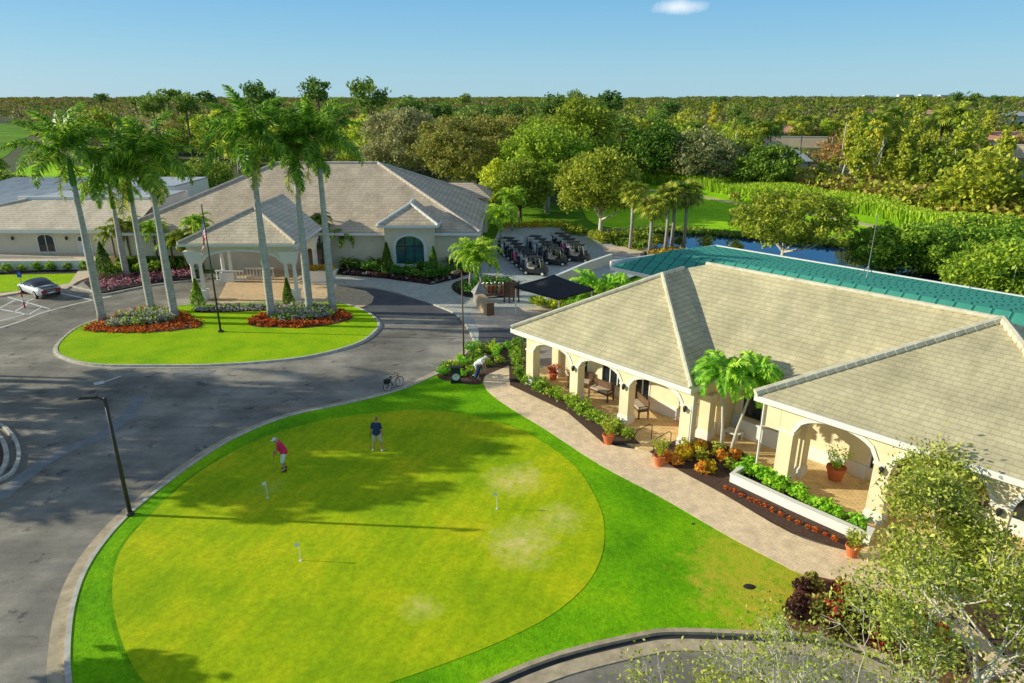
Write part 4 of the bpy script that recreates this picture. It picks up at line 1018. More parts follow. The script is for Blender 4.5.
g_ = MB(); g_.box(LW(-41.95,0,0)[0], LW(-40.85,0,0)[0], LWY-0.05, LWY-0.03, WA1-0.25, WA1+0.2); g_.build('fanlight', 'dark_glass', lw)
for x in (-48.2,-43.0,-39.3):
    l = MB(); l.lathe([(0.03,0.0),(0.12,0.08),(0.12,0.3),(0.03,0.4)], (LW(x,0,0)[0],LWY-0.15,2.3), 8); l.build('wall_lantern', 'dark_bronze', lw)
rw = MB(); ribbon(rw, [G(-90,272),G(84,270.5)], 0, 0.25, 0, 1.0); rwo = rw.build('retaining_wall', 'stucco_grey'); tag(rwo, 'pale grey retaining wall behind the clipped shrubs at the left', 'wall')
rw = MB(); rw.box(-66,-40,65.2,68.4,0,0.9); rwo = rw.build('terrace', 'plaza_paver', kind='structure')
rw = MB()
rw.add([(-62,66.3,0.9),(-43.5,66.3,0.9),(-43.5,66.3,1.0),(-62,66.3,1.6),(-62,66.5,0.9),(-43.5,66.5,0.9),(-43.5,66.5,1.0),(-62,66.5,1.6)],[(0,1,2,3),(5,4,7,6),(3,2,6,7),(1,5,6,2),(0,3,7,4)])
rwo = rw.build('ramp_parapet', 'stucco_beige'); tag(rwo, 'sloping beige ramp parapet below the arched window', 'wall')
# low wall of the cart yard
rw = MB(); ribbon(rw, GP([(545,292),(587,273),(612,264)]), 0, 0.2, 0, 0.95); o = rw.build('yard_wall', 'stucco_beige'); c_ = MB(); ribbon(c_, GP([(545,292),(587,273),(612,264)]), -0.05, 0.25, 0.95, 1.03); c_.build('coping', 'white_trim', o)
tag(o, 'low tan wall with white coping behind the black canopy', 'wall')
# ---------------------------------------------------------------- palms
def royal_palm(label, px, py, h, seed, loc=None, group='royal palms on the entrance island', az0=0.0, crown=1.0):
    rng = np.random.default_rng(seed)
    x, y = loc if loc else G(px, py)
    t = thing('royal_palm', label, 'palm tree', (x, y, 0.08), 0, group)
    ht = h-2.3
    mb = MB(); prof = []
    for i in range(15):
        u = i/14; r = 0.30*(1-0.35*u)+0.05*math.sin(PI*min(1, u*1.4))+(0.10*(1-u/0.06) if u < 0.06 else 0); prof.append((r*0.92, ht*u))
    mb.lathe(prof, (0,0,0), 14); mb.build('trunk', 'royal_trunk', t, smooth=True)
    mb = MB(); mb.lathe([(0.17,ht-0.02),(0.23,ht+0.15),(0.21,ht+0.8),(0.13,ht+1.7),(0.07,ht+2.2)], (0,0,0), 12); mb.build('crownshaft', 'crownshaft', t, smooth=True)
    zc = ht+1.75
    nf = 19
    for i in range(nf):
        lv = i/(nf-1)
        me = FR[(i*5+seed) % len(FR)] if lv < 0.5 else FRU[(i*5+seed) % len(FRU)]
        o = add_frond(me, t, (0, 0, zc+0.45*lv), az0+i*2.399+rng.normal()*0.12, 1.55*lv**1.15-0.45+rng.normal()*0.09, crown*(1.0+0.12*rng.uniform()))
        if lv < 0.10: o.data = DRY[0]
    return t
FR = [frond_mesh(4.1, 0.45, 1.95, 70, 1.1, 0.085, s, 'leaf_royal', 0.1, 0.55) for s in range(4)]
FRU = [frond_mesh(3.7, 0.35, 1.15, 66, 0.95, 0.08, 30+s, 'leaf_royal', 0.25, 0.5) for s in range(3)]
DRY = [frond_mesh(3.0, -0.6, 1.1, 34, 0.8, 0.06, 9, 'leaf_gold', 0.1, 0.5)]
pl = [('royal palm alone at the left tip of the left flower bed', 103, 322, 12.3, 1),
      ('shorter royal palm between two others in the left flower bed', 152, 312, 10.8, 2),
      ('royal palm at the right end of the left flower bed', 175, 318, 11.9, 3),
      ('tallest royal palm, at the left end of the right flower bed', 272, 318, 13.3, 4),
      ('royal palm at the back of the right flower bed, brown at its foot', 310, 312, 12.3, 5),
      ('royal palm at the right end of the right flower bed by the kerb', 333, 312, 13.2, 6)]
for l, a, b, h, s in pl: royal_palm(l, a, b, h, s, az0=s*1.3)
royal_palm('royal palm behind the island, slimmer, in front of the left building', 127, 277, 8.6, 7, group='palms by the left building', crown=0.8)
# palms and trees just outside the frame to the left, whose shadows cross road and green
for i, (x, y, h) in enumerate(((-39.5,34.5,11.5),(-43,38.5,12),(-47,31.5,11.5),(-52,36,12.5))):
    royal_palm('royal palm beside the road beyond the left edge of the picture', 0, 0, h, 20+i, loc=(x, y), group='royal palms beyond the left edge', az0=i)

def light_palm(name, label, loc, h, seed, mat, nf, L, group=None, tr=0.09, cat='palm tree', bark='bark_pale', e0=0.9, droop=2.3, ll=0.55, lw=0.07, lean=(0,0), shaft=True, nl=34, spread=1.2):
    rng = np.random.default_rng(seed); t = thing(name, label, cat, loc, 0, group)
    ms = [frond_mesh(L, e0*0.5, droop, nl, ll, lw, seed+i, mat, 0.25, 0.25) for i in range(3)]
    mb = MB(); mb.tube([(0,0,-0.05),(lean[0]*0.3,lean[1]*0.3,h*0.4),(lean[0],lean[1],h)], [tr*1.4, tr, tr*0.75], 9); mb.build('trunk', bark, t, smooth=True)
    if shaft:
        mb = MB(); mb.tube([(lean[0],lean[1],h-0.02),(lean[0],lean[1],h+0.6)], [tr*0.95, tr*0.5], 8); mb.build('crownshaft', 'crownshaft', t, smooth=True)
    for i in range(nf):
        lv = i/(nf-1)
        add_frond(ms[i%3], t, (lean[0], lean[1], h+0.45*(1 if shaft else 0.3)+0.15*lv), i*2.399+rng.normal()*0.15, spread*lv-0.35, 0.9+0.15*rng.uniform())
    return t
xp, yp = G(721,456)
light_palm('slender_palm', 'slender pale trunked palm leaning left above the orange crotons', (xp, yp, 0.1), 3.45, 31, 'leaf_bright', 20, 1.95, 'pair of slender palms by the restaurant', 0.07, lean=(-0.25,0.1), ll=0.55, lw=0.075, nl=44, droop=2.7)
light_palm('slender_palm', 'slender pale trunked palm leaning right above the orange crotons', (xp+0.35, yp-0.15, 0.1), 3.4, 32, 'leaf_bright', 20, 1.9, 'pair of slender palms by the restaurant', 0.07, lean=(0.75,0.2), ll=0.55, lw=0.075, nl=44, droop=2.7)
# lime palms by the plaza bed
for i, (px, py, h, lb) in enumerate(((470,289,2.6,'bright lime palm over the plaza bed, left one of the pair'),(482,291,2.3,'bright lime palm over the plaza bed, right one of the pair, nearer'),(500,254,3.4,'lime palm beside the cart yard behind the pair in the plaza bed'),(512,232,3.6,'lime palm at the back corner of the clubhouse'))):
    x, y = G(px, py)
    light_palm('feather_palm', lb, (x, y, 0.1), h, 40+i, 'leaf_palm_lime', 17, 2.7, 'lime green feather palms', 0.12, bark='bark_grey', lean=(0.2*(-1)**i, 0), ll=0.7, lw=0.10, nl=44)
# small palms left of the portico
for i, (px, py, h, lb, mt) in enumerate(((204,272,4.0,'curly topped green palm left of the portico','leaf_palm_lime'),(188,273,2.6,'yellow green palm clump left of the portico','leaf_sabal'),(160,271,3.4,'yellow green palm seen between the island palms','leaf_palm_lime'),(133,270,3.6,'golden green palm at the gap between both buildings','leaf_sabal'),(118,269,2.8,'low yellow palm beside the white door','leaf_sabal'),(175,271,2.0,'low lime palm left of the portico','leaf_palm_lime'),(345,269,2.6,'dark palm between the portico and the arched window bay','leaf_royal'),(322,270,3.9,'green palm behind the planter trough','leaf_deep'))):
    x, y = G(px, py)
    light_palm('feather_palm', lb, (x, y, 0.1), h, 50+i, mt, 17, 2.0, None, 0.10, bark='bark_brown', ll=0.5, lw=0.10)
# cycads by the wall
def cycad(label, px, py, seed, sc=1.0):
    x, y = G(px, py); t = thing('cycad', label, 'cycad', (x, y, 0.12), 0, 'dark cycads by the clubhouse wall')
    mb = MB(); mb.lathe([(0.16,0),(0.19,0.3),(0.12,0.55)], (0,0,0), 8); mb.build('trunk', 'bark_brown', t)
    me = frond_mesh(1.25*sc, 0.9, 1.5, 26, 0.22, 0.035, seed, 'leaf_deep', 0.3, 0.1)
    for i in range(18): add_frond(me, t, (0,0,0.5), i*2.399, 0.7*(i/17)-0.3)
cycad('dark cycad left of the arched window', 376, 270, 61); cycad('dark cycad right of the arched window', 451, 270, 62); cycad('dark cycad beside the portico planting', 348, 272, 63, 1.1)
# cabbage palms by the pond
def fan_mesh(seed, R=0.95, mat='leaf_sabal'):
    rng = np.random.default_rng(seed); V = []; F = []; P0 = Vector((0.9,0,0.15))
    V += [(0,-0.02,0),(0,0.02,0),(0.9,0.02,0.15),(0.9,-0.02,0.15)]; F.append((0,1,2,3))
    for i in range(18):
        a = -1.9+3.8*i/17; d = Vector((math.cos(a), math.sin(a), 0.0)); s = Vector((-math.sin(a), math.cos(a), 0))*0.07
        l = R*(0.75+0.3*rng.uniform()); m = P0+d*l*0.55+Vector((0,0,0.06)); e = P0+d*l+Vector((0,0,-0.35*l))
        b = len(V); V += [tuple(P0-s*0.2), tuple(P0+s*0.2), tuple(m+s), tuple(m-s), tuple(e+s*0.2), tuple(e-s*0.2)]; F += [(b,b+1,b+2,b+3),(b+3,b+2,b+4,b+5)]
    me = bpy.data.meshes.new('frond'); me.from_pydata([tuple(v) for v in V], [], F); me.materials.append(MATS[mat]); me.update(); return me
FAN = [fan_mesh(1), fan_mesh(2), fan_mesh(3, mat='leaf_olive'), fan_mesh(4, mat='leaf_deep')]
def sabal(label, x, y, h, seed, sc=1.15, group='cabbage palms beside the pond', z=0.0, nf=26, mats=(0,0,1,2,3)):
    rng = np.random.default_rng(seed); t = thing('cabbage_palm', label, 'palm tree', (x, y, z), 0, group)
    mb = MB(); mb.tube([(0,0,-0.1),(0.05,0,h*0.5),(0.0,0,h*0.8)], [0.22,0.17,0.17], 10); mb.build('trunk', 'bark_grey', t, smooth=True)
    mb = MB(); mb.lathe([(0.17,h*0.78),(0.27,h*0.84),(0.30,h*0.95),(0.16,h+0.1)], (0,0,0), 9); mb.build('boots', 'boot_brown', t)
    for i in range(nf):
        u = i/(nf-1); add_frond(FAN[mats[int(rng.integers(len(mats)))]], t, (0,0,h), i*2.399, 1.75*u-0.75, sc*(0.85+0.25*rng.uniform()))
    return t
SAB = [(630,250,6.0,'cabbage palm at the left of the pond row, above the small bin'),(649,256,4.9,'shortest cabbage palm, yellowing, second from left by the pond'),(665,252,5.9,'reddish trunked cabbage palm in the middle of the pond row'),(671,250,5.6,'slim cabbage palm just right of the reddish trunked one'),(683,250,6.0,'dark crowned cabbage palm at the right end of the pond row')]
for i, (px, py, h, lb) in enumerate(SAB):
    x, y = G(px, py); sabal(lb, x, y, h, 70+i, 1.15)
# big palm clump behind the restaurant roof
x, y = G(604,303)
t = thing('palm_clump', 'dense bright green palm clump rising behind the sand coloured roof', 'palm clump', (x, y+0.8, 0.1), 0)
ms = [frond_mesh(2.5, 1.0, 1.9, 34, 0.6, 0.12, 80+i, 'leaf_bright', 0.25, 0.3) for i in range(3)]
for i in range(36):
    a = i*2.399; r = 0.25+1.5*math.sqrt(i/36); add_frond(ms[i%3], t, (r*math.cos(a), r*math.sin(a)*0.7, 0.3+0.9*random.random()), a+random.uniform(-.4,.4), random.uniform(-0.35,0.45), random.uniform(0.7,1.05))

# ---------------------------------------------------------------- large trees
oak = dict(up=0.25)
x, y = G(600,240)
make_tree('oak_tree', 'big green oak with forked pale trunk by the cart yard', 'tree', 5.6, 4.6, 6.9, 170, 95, 1.2, 0.20, 'leaf_oak', 'bark_pale', 2.6, 0.28, 101, loc=(x, y, 0), shell=0.7)
x, y = G(547,212)
make_tree('oak_tree', 'tall lime green oak behind the cart yard, left of the forked one', 'tree', 7.0, 5.6, 8.2, 190, 95, 1.5, 0.25, 'leaf_lime', 'bark_grey', 3.0, 0.4, 102, loc=(x, y, 0), shell=0.7)
x, y = G(575,205)
make_tree('oak_tree', 'broad lime crowned oak behind the other two by the cart yard', 'tree', 6.6, 6.2, 9.8, 180, 85, 1.6, 0.27, 'leaf_oak', 'bark_grey', 4.0, 0.4, 103, loc=(x, y, 0))
x, y = G(468,205)
make_tree('oak_tree', 'wide olive grey tree right behind the clubhouse roof', 'tree', 10.0, 5.6, 7.6, 260, 80, 1.6, 0.26, 'leaf_olive', 'bark_grey', 3.5, 0.4, 104, loc=(x, y+4, 0))
x, y = G(405,196)
make_tree('oak_tree', 'dull grey green tree behind the ridge of the clubhouse', 'tree', 8.5, 5.8, 8.2, 220, 80, 1.5, 0.27, 'leaf_grey', 'bark_grey', 3.5, 0.4, 105, loc=(x, y+6, 0))
x, y = G(520,222)
make_tree('oak_tree', 'rounded green tree between the clubhouse and the cart yard', 'tree', 4.4, 3.6, 4.8, 110, 80, 1.1, 0.22, 'leaf_oak', 'bark_brown', 2.0, 0.25, 106, loc=(x, y, 0))
x, y = G(500,214)
make_tree('oak_tree', 'small lime tree at the rear corner of the clubhouse', 'tree', 3.6, 3.2, 4.2, 90, 80, 1.0, 0.2, 'leaf_lime', 'bark_brown', 1.8, 0.2, 107, loc=(x, y, 0))
x, y = G(781,266)
make_tree('pond_tree', 'wide spreading green tree over the pond behind the teal roof', 'tree', 6.9, 3.0, 4.7, 150, 70, 1.0, 0.20, 'leaf_oak', 'bark_pale', 1.6, 0.22, 108, loc=(x, y, 0), shell=0.6)
x, y = G(765,192)
make_tree('round_tree', 'round deep green tree at the edge of the far woods', 'tree', 6.0, 4.2, 4.6, 120, 60, 1.5, 0.3, 'leaf_deep', 'bark_brown', 2.0, 0.3, 109, loc=(x, y, 0))
x, y = G(652,184)
make_tree('round_tree', 'tall dark green tree left of the round one at the wood edge', 'tree', 6.0, 5.6, 6.6, 140, 60, 1.6, 0.32, 'leaf_deep', 'bark_brown', 3.0, 0.3, 110, loc=(x, y, 0))
x, y = G(700,186)
make_tree('grey_tree', 'greyish olive tree between the two dark green ones', 'tree', 8.0, 4.8, 5.4, 150, 60, 1.6, 0.3, 'leaf_grey', 'bark_pale', 2.5, 0.3, 111, loc=(x, y, 0))
# dark tree mass left of the flat roofs
for i, (px, py, R, H_, lb) in enumerate(((-5,215,5.5,3.4,'dark rounded tree at the left edge behind the blue grey roof'),(18,208,4.0,2.4,'dark rounded tree left of the first royal palm'),(-20,190,5,3.5,'darker tree touching the left edge of the picture'),(160,196,5,3,'dark tree behind the royal palm crowns'),(205,198,5.5,3.4,'dark tree behind the clubhouse roof at the left'))):
    x, y = G(px, py); make_tree('round_tree', lb, 'tree', R, H_, H_*0.95, 90, 60, 1.3, 0.26, 'leaf_deep', 'bark_brown', 1.5, 0.25, 120+i, loc=(x, y, 0))
# mangrove like trees on the far bank at the right
mp = make_tree('bank_tree', 'bushy bright green tree on the pond bank at the right', 'tree', 3.6, 2.4, 2.5, 90, 70, 0.95, 0.20, 'leaf_bank', 'bark_pale', 0.9, 0.12, 130) if 'leaf_bank' in MATS else None
leafmat('leaf_bank', (0.07,0.17,0.010), (0.24,0.44,0.018), (0.52,0.68,0.03), 0.2)
prot = [make_tree('bank_tree', 'bushy bright green tree on the pond bank at the right', 'tree', 3.6, 2.3, 2.4, 100, 70, 0.95, 0.19, 'leaf_bank', 'bark_pale', 0.9, 0.12, 130+i) for i in range(2)]
rng = np.random.default_rng(5); first = [True, True]
for i, (px, py) in enumerate(((884,276),(912,278),(935,270),(948,284),(968,272),(985,290),(1002,276),(1022,292),(1040,282),(1060,300),(960,262),(1000,262),(1035,268),(1065,280),(978,300),(1010,306))):
    x, y = G(px, py-4); k_ = i % 2; s = rng.uniform(0.75, 1.1)
    if first[k_]: prot[k_].location = (x, y, 0); prot[k_]['group'] = 'bushy trees along the pond bank'; first[k_] = False
    else: dup(prot[k_], (x, y, 0), rng.uniform(0, 6), s, group='bushy trees along the pond bank')

# ---------------------------------------------------------------- reeds and woods (all beyond the fairway)
def reeds(name, poly, n, h, mat, label, seed):
    rng = np.random.default_rng(seed); xs = [p[0] for p in poly]; ys = [p[1] for p in poly]; pts = []
    while len(pts) < n:
        x = rng.uniform(min(xs), max(xs)); y = rng.uniform(min(ys), max(ys))
        if inpoly(x, y, poly): pts.append((x, y))
    P = np.array(pts); hh = h*(0.75+0.5*np.clip(np.sin(P[:,0]*0.31)*np.cos(P[:,1]*0.27)*0.5+0.5, 0, 1))*rng.uniform(0.7, 1.15, n)
    a = rng.uniform(0, PI, n); w_ = rng.uniform(0.06, 0.2, n); lx = rng.normal(size=n)*0.35; ly = rng.normal(size=n)*0.35
    dx = np.cos(a)*w_; dy = np.sin(a)*w_; z = np.zeros(n)
    V = np.stack([np.stack([P[:,0]-dx, P[:,1]-dy, z], 1), np.stack([P[:,0]+dx, P[:,1]+dy, z], 1), np.stack([P[:,0]+dx*0.6+lx, P[:,1]+dy*0.6+ly, hh], 1), np.stack([P[:,0]-dx*0.6+lx, P[:,1]-dy*0.6+ly, hh*0.93], 1)], 1).reshape(-1,3)
    o = npmesh(name, V, np.arange(4*n).reshape(n,4), mat); return tag(o, label, 'reeds', kind='stuff')
reeds('reeds', GP([(604,188),(640,180),(700,182),(760,191),(850,205),(940,222),(1060,240),(1060,256),(1000,243),(918,227),(880,218),(820,207),(745,198),(690,188),(640,184)]), 34000, 1.8, 'leaf_reed', 'tall bright green reeds between the fairway and the woods', 3)
reeds('bank_grass', GP([(600,238),(655,229),(700,231),(780,237.5),(860,246),(930,260),(930,264),(860,250),(780,242),(700,235),(655,234),(640,252),(618,246)]), 6000, 0.55, 'leaf_deep', 'rough dark green grass along the pond bank', 4)

# tree kinds for the woods, shared by all copies
def wood_proto(name, label, cat, R, Hc, zc, ncl, per, rc, leaf, mat, bark, th, tr, seed, group, limbs=5, shell=0.75):
    return make_tree(name, label, cat, R, Hc, zc, ncl, per, rc, leaf, mat, bark, th, tr, seed, group, limbs, shell=shell)
KINDS = {
 'oak': [wood_proto('broadleaf_tree','mid green broadleaf tree in the woods beyond the reeds','tree',4.6,3.9,5.4,60,34,1.5,0.38,m_,'bark_grey',2.5,0.25,200+i,'broadleaf trees in the woods') for i, m_ in enumerate(('leaf_oak','leaf_deep','leaf_oak'))],
 'lime': [wood_proto('broadleaf_tree','yellow green broadleaf tree in the woods','tree',4.2,3.8,5.6,56,34,1.4,0.36,'leaf_lime','bark_grey',2.5,0.22,210+i,'yellow green trees in the woods') for i in range(2)],
 'grey': [wood_proto('grey_tree','half bare greyish tree in the woods','tree',4.6,3.6,5.6,54,26,1.5,0.32,m_,'bark_pale',2.5,0.25,220+i,'greyish trees in the woods',10) for i, m_ in enumerate(('leaf_grey','leaf_olive','leaf_rust'))],
 'slim': [wood_proto('slender_tree','slender golden green tree with pale leaning trunk in the right hand woods','tree',1.25,5.4,6.8,60,30,0.62,0.26,m_,'bark_pale',9.0,0.17,230+i,'slender golden trees in the right hand woods',6,0.5) for i, m_ in enumerate(('leaf_gold','leaf_gold','leaf_sabal'))],
 'pine': [wood_proto('pine_tree','tall open crowned pine rising over the woods','pine',2.9,2.3,11.5,34,36,1.0,0.30,'leaf_pine','bark_brown',10.5,0.22,240+i,'tall pines in the woods',8,0.6) for i in range(2)],
}
TL = [(-60,124),(0,124),(22,126),(50,150),(100,160),(150,166),(200,172),(300,176),(380,186),(440,192),(520,196),(600,190),(640,180),(700,180),(760,190),(850,203),(940,219),(1024,232),(1100,240)]
def treeline(px):
    for (a, ra), (b, rb_) in zip(TL[:-1], TL[1:]):
        if a <= px <= b: return ra+(rb_-ra)*(px-a)/(b-a)
    return TL[0][1] if px < TL[0][0] else TL[-1][1]
rng = np.random.default_rng(11)
def row_of(y): # picture row of a ground point straight ahead at distance y, used to space rows of trees
    a = math.atan2(CAM_H, y)-PITCH; return 341.5+FPX*math.tan(a)
houses_far = []
placed = []; used = set(); cnt = 0
def kind_at(px, y, r):
    if px > 790 and y < 240: return 'slim' if r < 0.66 else ('oak' if r < 0.9 else 'grey')
    if px > 700: return 'slim' if r < 0.18 else 'oak' if r < 0.55 else 'grey' if r < 0.7 else 'pine' if r < 0.82 else 'lime'
    if px < 190: return 'grey' if r < 0.5 else 'oak' if r < 0.8 else 'pine'
    return 'oak' if r < 0.34 else 'lime' if r < 0.58 else 'grey' if r < 0.82 else 'pine'
for step in range(60):
    y = 86*1.062**step
    if y > 700: break
    half = y*0.86; sp_ = 5.4+y*0.016; x = -half+rng.uniform(0, sp_)
    while x < half:
        xx = x+rng.normal()*sp_*0.25; yy = y+rng.normal()*y*0.016
        zc_ = yy*math.cos(PITCH)+CAM_H*math.sin(PITCH); px = 512+FPX*xx/zc_
        py = 341.5-FPX*(yy*math.sin(PITCH)-CAM_H*math.cos(PITCH))/zc_
        if py < treeline(px) and -60 < px < 1084: placed.append((xx, yy, px, py))
        x += sp_*rng.uniform(0.75, 1.3)*(0.72 if xx > 0.15*yy else 1.0)
placed.sort(key=lambda p: p[1])
clear = [(748,830,133,148,148),(982,1060,147,158,158),(914,942,111,119,122),(866,886,110,118,121),(784,802,166,177,178),(1004,1030,116,124,126)]
def fit(px, py, y, top):
    """how far a tree must be kept down so that the houses behind it stay in view (0 = leave it out)"""
    ph = top*FPX/(y*0.95); k_ = 1.0
    for (a, b, r0, r1, rb_) in clear:
        if a-3 < px < b+3 and py > rb_-1 and py-ph < r1: k_ = min(k_, (py-r1)/ph)
    return k_
near = []; far = []
for p in placed:
    if fit(p[2], p[3], p[1], 10.5) < 0.33: continue
    (near if len(near) < 380 else far).append(p)
print('woods', len(near), len(far))
KF = {k: [True]*len(v) for k, v in KINDS.items()}
def zone(px): return 'left' if px < 250 else 'middle' if px < 640 else 'right'
for (x, y, px, py) in near:
    kd = kind_at(px, y, rng.uniform()); i = int(rng.integers(len(KINDS[kd]))); pr = KINDS[kd][i]
    s = rng.uniform(0.8, 1.32)*(1.0 if y < 260 else 1.1)*(0.8 if px > 700 and kd != 'slim' else 1.0)
    kf = fit(px, py, y, {'pine':14.5,'slim':12.5}.get(kd, 10.0)*s*1.1)
    if kf < 0.33: continue
    s *= max(0.6, kf); sz = s*rng.uniform(0.85, 1.15)*(min(1, kf/max(0.6, kf)))
    z_ = {'left': 'at the left', 'middle': 'in the middle', 'right': 'at the right'}[zone(px)]
    band = 'front' if py-treeline(px) > -9 else 'back'
    base_l = {'oak':'mid green broadleaf tree','lime':'yellow green broadleaf tree','grey':'half bare greyish tree','slim':'slender golden tree with pale trunk','pine':'tall open crowned pine'}[kd]
    lb = f"{base_l} {z_} of the woods, {'near edge' if band == 'front' else 'deeper in'}"
    gr = f"{base_l}s {z_} of the woods, {band}"
    if kd == 'slim':
        rot = rng.uniform(0, 6)
    else: rot = rng.uniform(0, 6)
    if KF[kd][i]:
        KF[kd][i] = False; o = pr; o.location = (x, y, -0.1); o.rotation_euler = (0, 0, rot); o.scale = (s, s, sz); o['label'] = lb; o['group'] = gr
    else: o = dup(pr, (x, y, -0.1), rot, (s, s, sz), lb, gr)
    if kd == 'slim': o.rotation_euler = (rng.normal()*0.05, 0.10+rng.normal()*0.07, 0)
for kd in KINDS:      # a tree kind that found no place is removed again
    for i, pr in enumerate(KINDS[kd]):
        if KF[kd][i]:
            for c in list(children(pr)): bpy.data.objects.remove(c)
            bpy.data.objects.remove(pr)
# the rest of the woods out to the horizon, nobody could count them: one mass per colour
def far_wood(name, pts, mat, seed, label, nleaf=120, hmul=1.0):
    rng = np.random.default_rng(seed); Vs = []
    C = []; S = []
    for (x, y, h, R) in pts:
        n = nleaf; d = rng.normal(size=(n,3)); d /= np.linalg.norm(d, axis=1)[:,None]
        r = rng.uniform(0.55, 1.0, n)**0.6
        c = d*r[:,None]*np.array([R, R, h*0.42]); c[:,0] += x; c[:,1] += y; c[:,2] += h*0.58
        C.append(c); S.append(np.full(n, R*0.165))
    C = np.concatenate(C); S = np.concatenate(S)
    V, F = leaf_quads(C, 1.0, rng, 0.1, 0.75)
    V = V.reshape(-1,4,3); ce = V.mean(1, keepdims=True); V = (ce+(V-ce)*S[:,None,None]).reshape(-1,3)
    o = npmesh(name, V, F, mat); return tag(o, label, 'woods', kind='stuff')
fp = {'leaf_oak': [], 'leaf_deep': [], 'leaf_lime': [], 'leaf_grey': [], 'leaf_rust': [], 'leaf_pine': []}
names = {'leaf_oak': ('far_woods', 'mid green far woods reaching to the horizon'), 'leaf_deep': ('far_woods', 'dark green patches of the far woods'), 'leaf_lime': ('far_woods', 'yellow green patches of the far woods'),
 'leaf_grey': ('far_woods', 'greyish patches of the far woods'), 'leaf_rust': ('far_woods', 'rust brown patches of the far woods at the left'), 'leaf_pine': ('far_pines', 'pine tops standing over the far woods')}
for (x, y, px, py) in far:
    r = rng.uniform(); left = px < 330
    m_ = ('leaf_grey' if r < 0.34 else 'leaf_rust' if r < 0.52 else 'leaf_oak' if r < 0.78 else 'leaf_deep' if r < 0.92 else 'leaf_pine') if left else ('leaf_oak' if r < 0.30 else 'leaf_deep' if r < 0.52 else 'leaf_lime' if r < 0.62 else 'leaf_grey' if r < 0.84 else 'leaf_pine')
    h = (rng.uniform(7.5, 12.5)+(3.5 if m_ == 'leaf_pine' else 0)); h *= max(0.3, fit(px, py, y, h)); fp[m_].append((x, y, h, rng.uniform(3.4, 5.4)*(0.6 if m_ == 'leaf_pine' else 1)))
y = 700
while y < 3600:
    half = y*0.84; sp_ = 13+y*0.012; x = -half
    while x < half:
        r = rng.uniform(); left = x < -0.25*y
        m_ = ('leaf_grey' if r < 0.3 else 'leaf_rust' if r < 0.55 else 'leaf_oak') if left else ('leaf_oak' if r < 0.45 else 'leaf_deep' if r < 0.65 else 'leaf_grey' if r < 0.85 else 'leaf_pine')
        fp[m_].append((x+rng.normal()*4, y+rng.normal()*y*0.03, rng.uniform(7.5, 13)+2.2*math.sin(x/190+1.3)*math.cos(x/83)+(2.6 if 0.25 < x/y < 0.75 else 0)+(2.5 if m_ == 'leaf_pine' else 0), rng.uniform(5, 13)*(0.6+y/4000)*(0.5 if m_ == 'leaf_pine' else 1)))
        x += sp_*rng.uniform(0.6, 1.4)
    y *= 1.05
FM = {'leaf_oak':'far_green','leaf_deep':'far_dark','leaf_lime':'far_lime','leaf_grey':'far_grey','leaf_rust':'far_rust','leaf_pine':'far_pine'}
for q, (m_, pts) in enumerate(fp.items()): far_wood(names[m_][0], pts, FM[m_], 300+q, names[m_][1])
# undergrowth below the first trees
ug = []
ru = np.random.default_rng(77)
for px in np.arange(-50, 1080, 3.0):
    for q in range(5):
        if px < 560: continue
        pp = px+ru.normal()*2; x, y = G(pp, treeline(min(max(pp, -60), 1090))-q*2.2-ru.uniform(0, 2)); ug.append((x, y, ru.uniform(1.6, 4.2), ru.uniform(1.4, 2.8)))
h_ = len(ug)//2
ru.shuffle(ug)
far_wood('undergrowth', ug[:h_], 'leaf_oak', 350, 'green undergrowth filling the near edge of the woods', 60)
far_wood('undergrowth', ug[h_:], 'leaf_olive', 351, 'olive brown undergrowth filling the near edge of the woods', 60)
# pines standing above the rest near the left horizon
for i, (px, h_, yy) in enumerate(((108,17.5,300),(140,16.6,320),(150,16.2,420),(175,18.6,230),(183,18.0,236),(195,17.0,250),(213,17.6,240),(465,17.0,300),(950,17.8,330),(965,17.8,345),(905,16.4,420),(880,16.2,460),(720,16.6,420),(560,16.6,360),(310,16.0,420),(990,16.6,400))):
    zc_ = yy*math.cos(PITCH)+CAM_H*math.sin(PITCH); x = (px-512)/FPX*zc_
    t0 = make_tree('pine_tree', 'tall pine breaking the skyline over the far woods', 'pine', 3.2, 2.2, h_-2.2, 26, 26, 1.2, 0.42, 'leaf_pine', 'bark_brown', h_-4, 0.25, 400+i, 'pines breaking the skyline', 7, loc=(x, yy, 0), shell=0.55)
# far cabbage palms among the right hand woods
for i, (px, py, h_) in enumerate(((757,160,7.5),(768,160,8),(745,158,7),(800,150,8),(865,192,11),(875,190,12),(930,190,12),(938,192,12.4),(640,160,8),(692,160,7))):
    x, y = G(px, py); sabal('cabbage palm standing up among the far woods', x, y, h_, 90+i, 2.0, 'cabbage palms among the far woods', nf=20, mats=(0,1,3,3))
# bare leaning trunks at the right
for i, (px, py, h_, ln) in enumerate(((863,192,9.5,2.6),(890,186,7,1.6),(905,200,5,2.2),(955,205,8.5,-1.5),(1010,205,8,1.6),(935,210,5,1.0),(985,190,7,2.5))):
    x, y = G(px, py); t = thing('dead_tree', 'pale bare leaning trunk in front of the right hand woods', 'dead tree', (x, y, 0), 0, 'bare leaning trunks in the right hand woods')
    mb = MB(); mb.tube([(0,0,0),(ln*0.5,0,h_*0.5),(ln*1.1,0.2,h_)], [0.22,0.16,0.08], 7); mb.build('trunk', 'bark_pale', t)
    mb = MB(); mb.tube([(ln*0.5,0,h_*0.55),(ln*0.5+0.9,0.3,h_*0.85)], [0.09,0.04], 5); mb.build('branch', 'bark_pale', t)
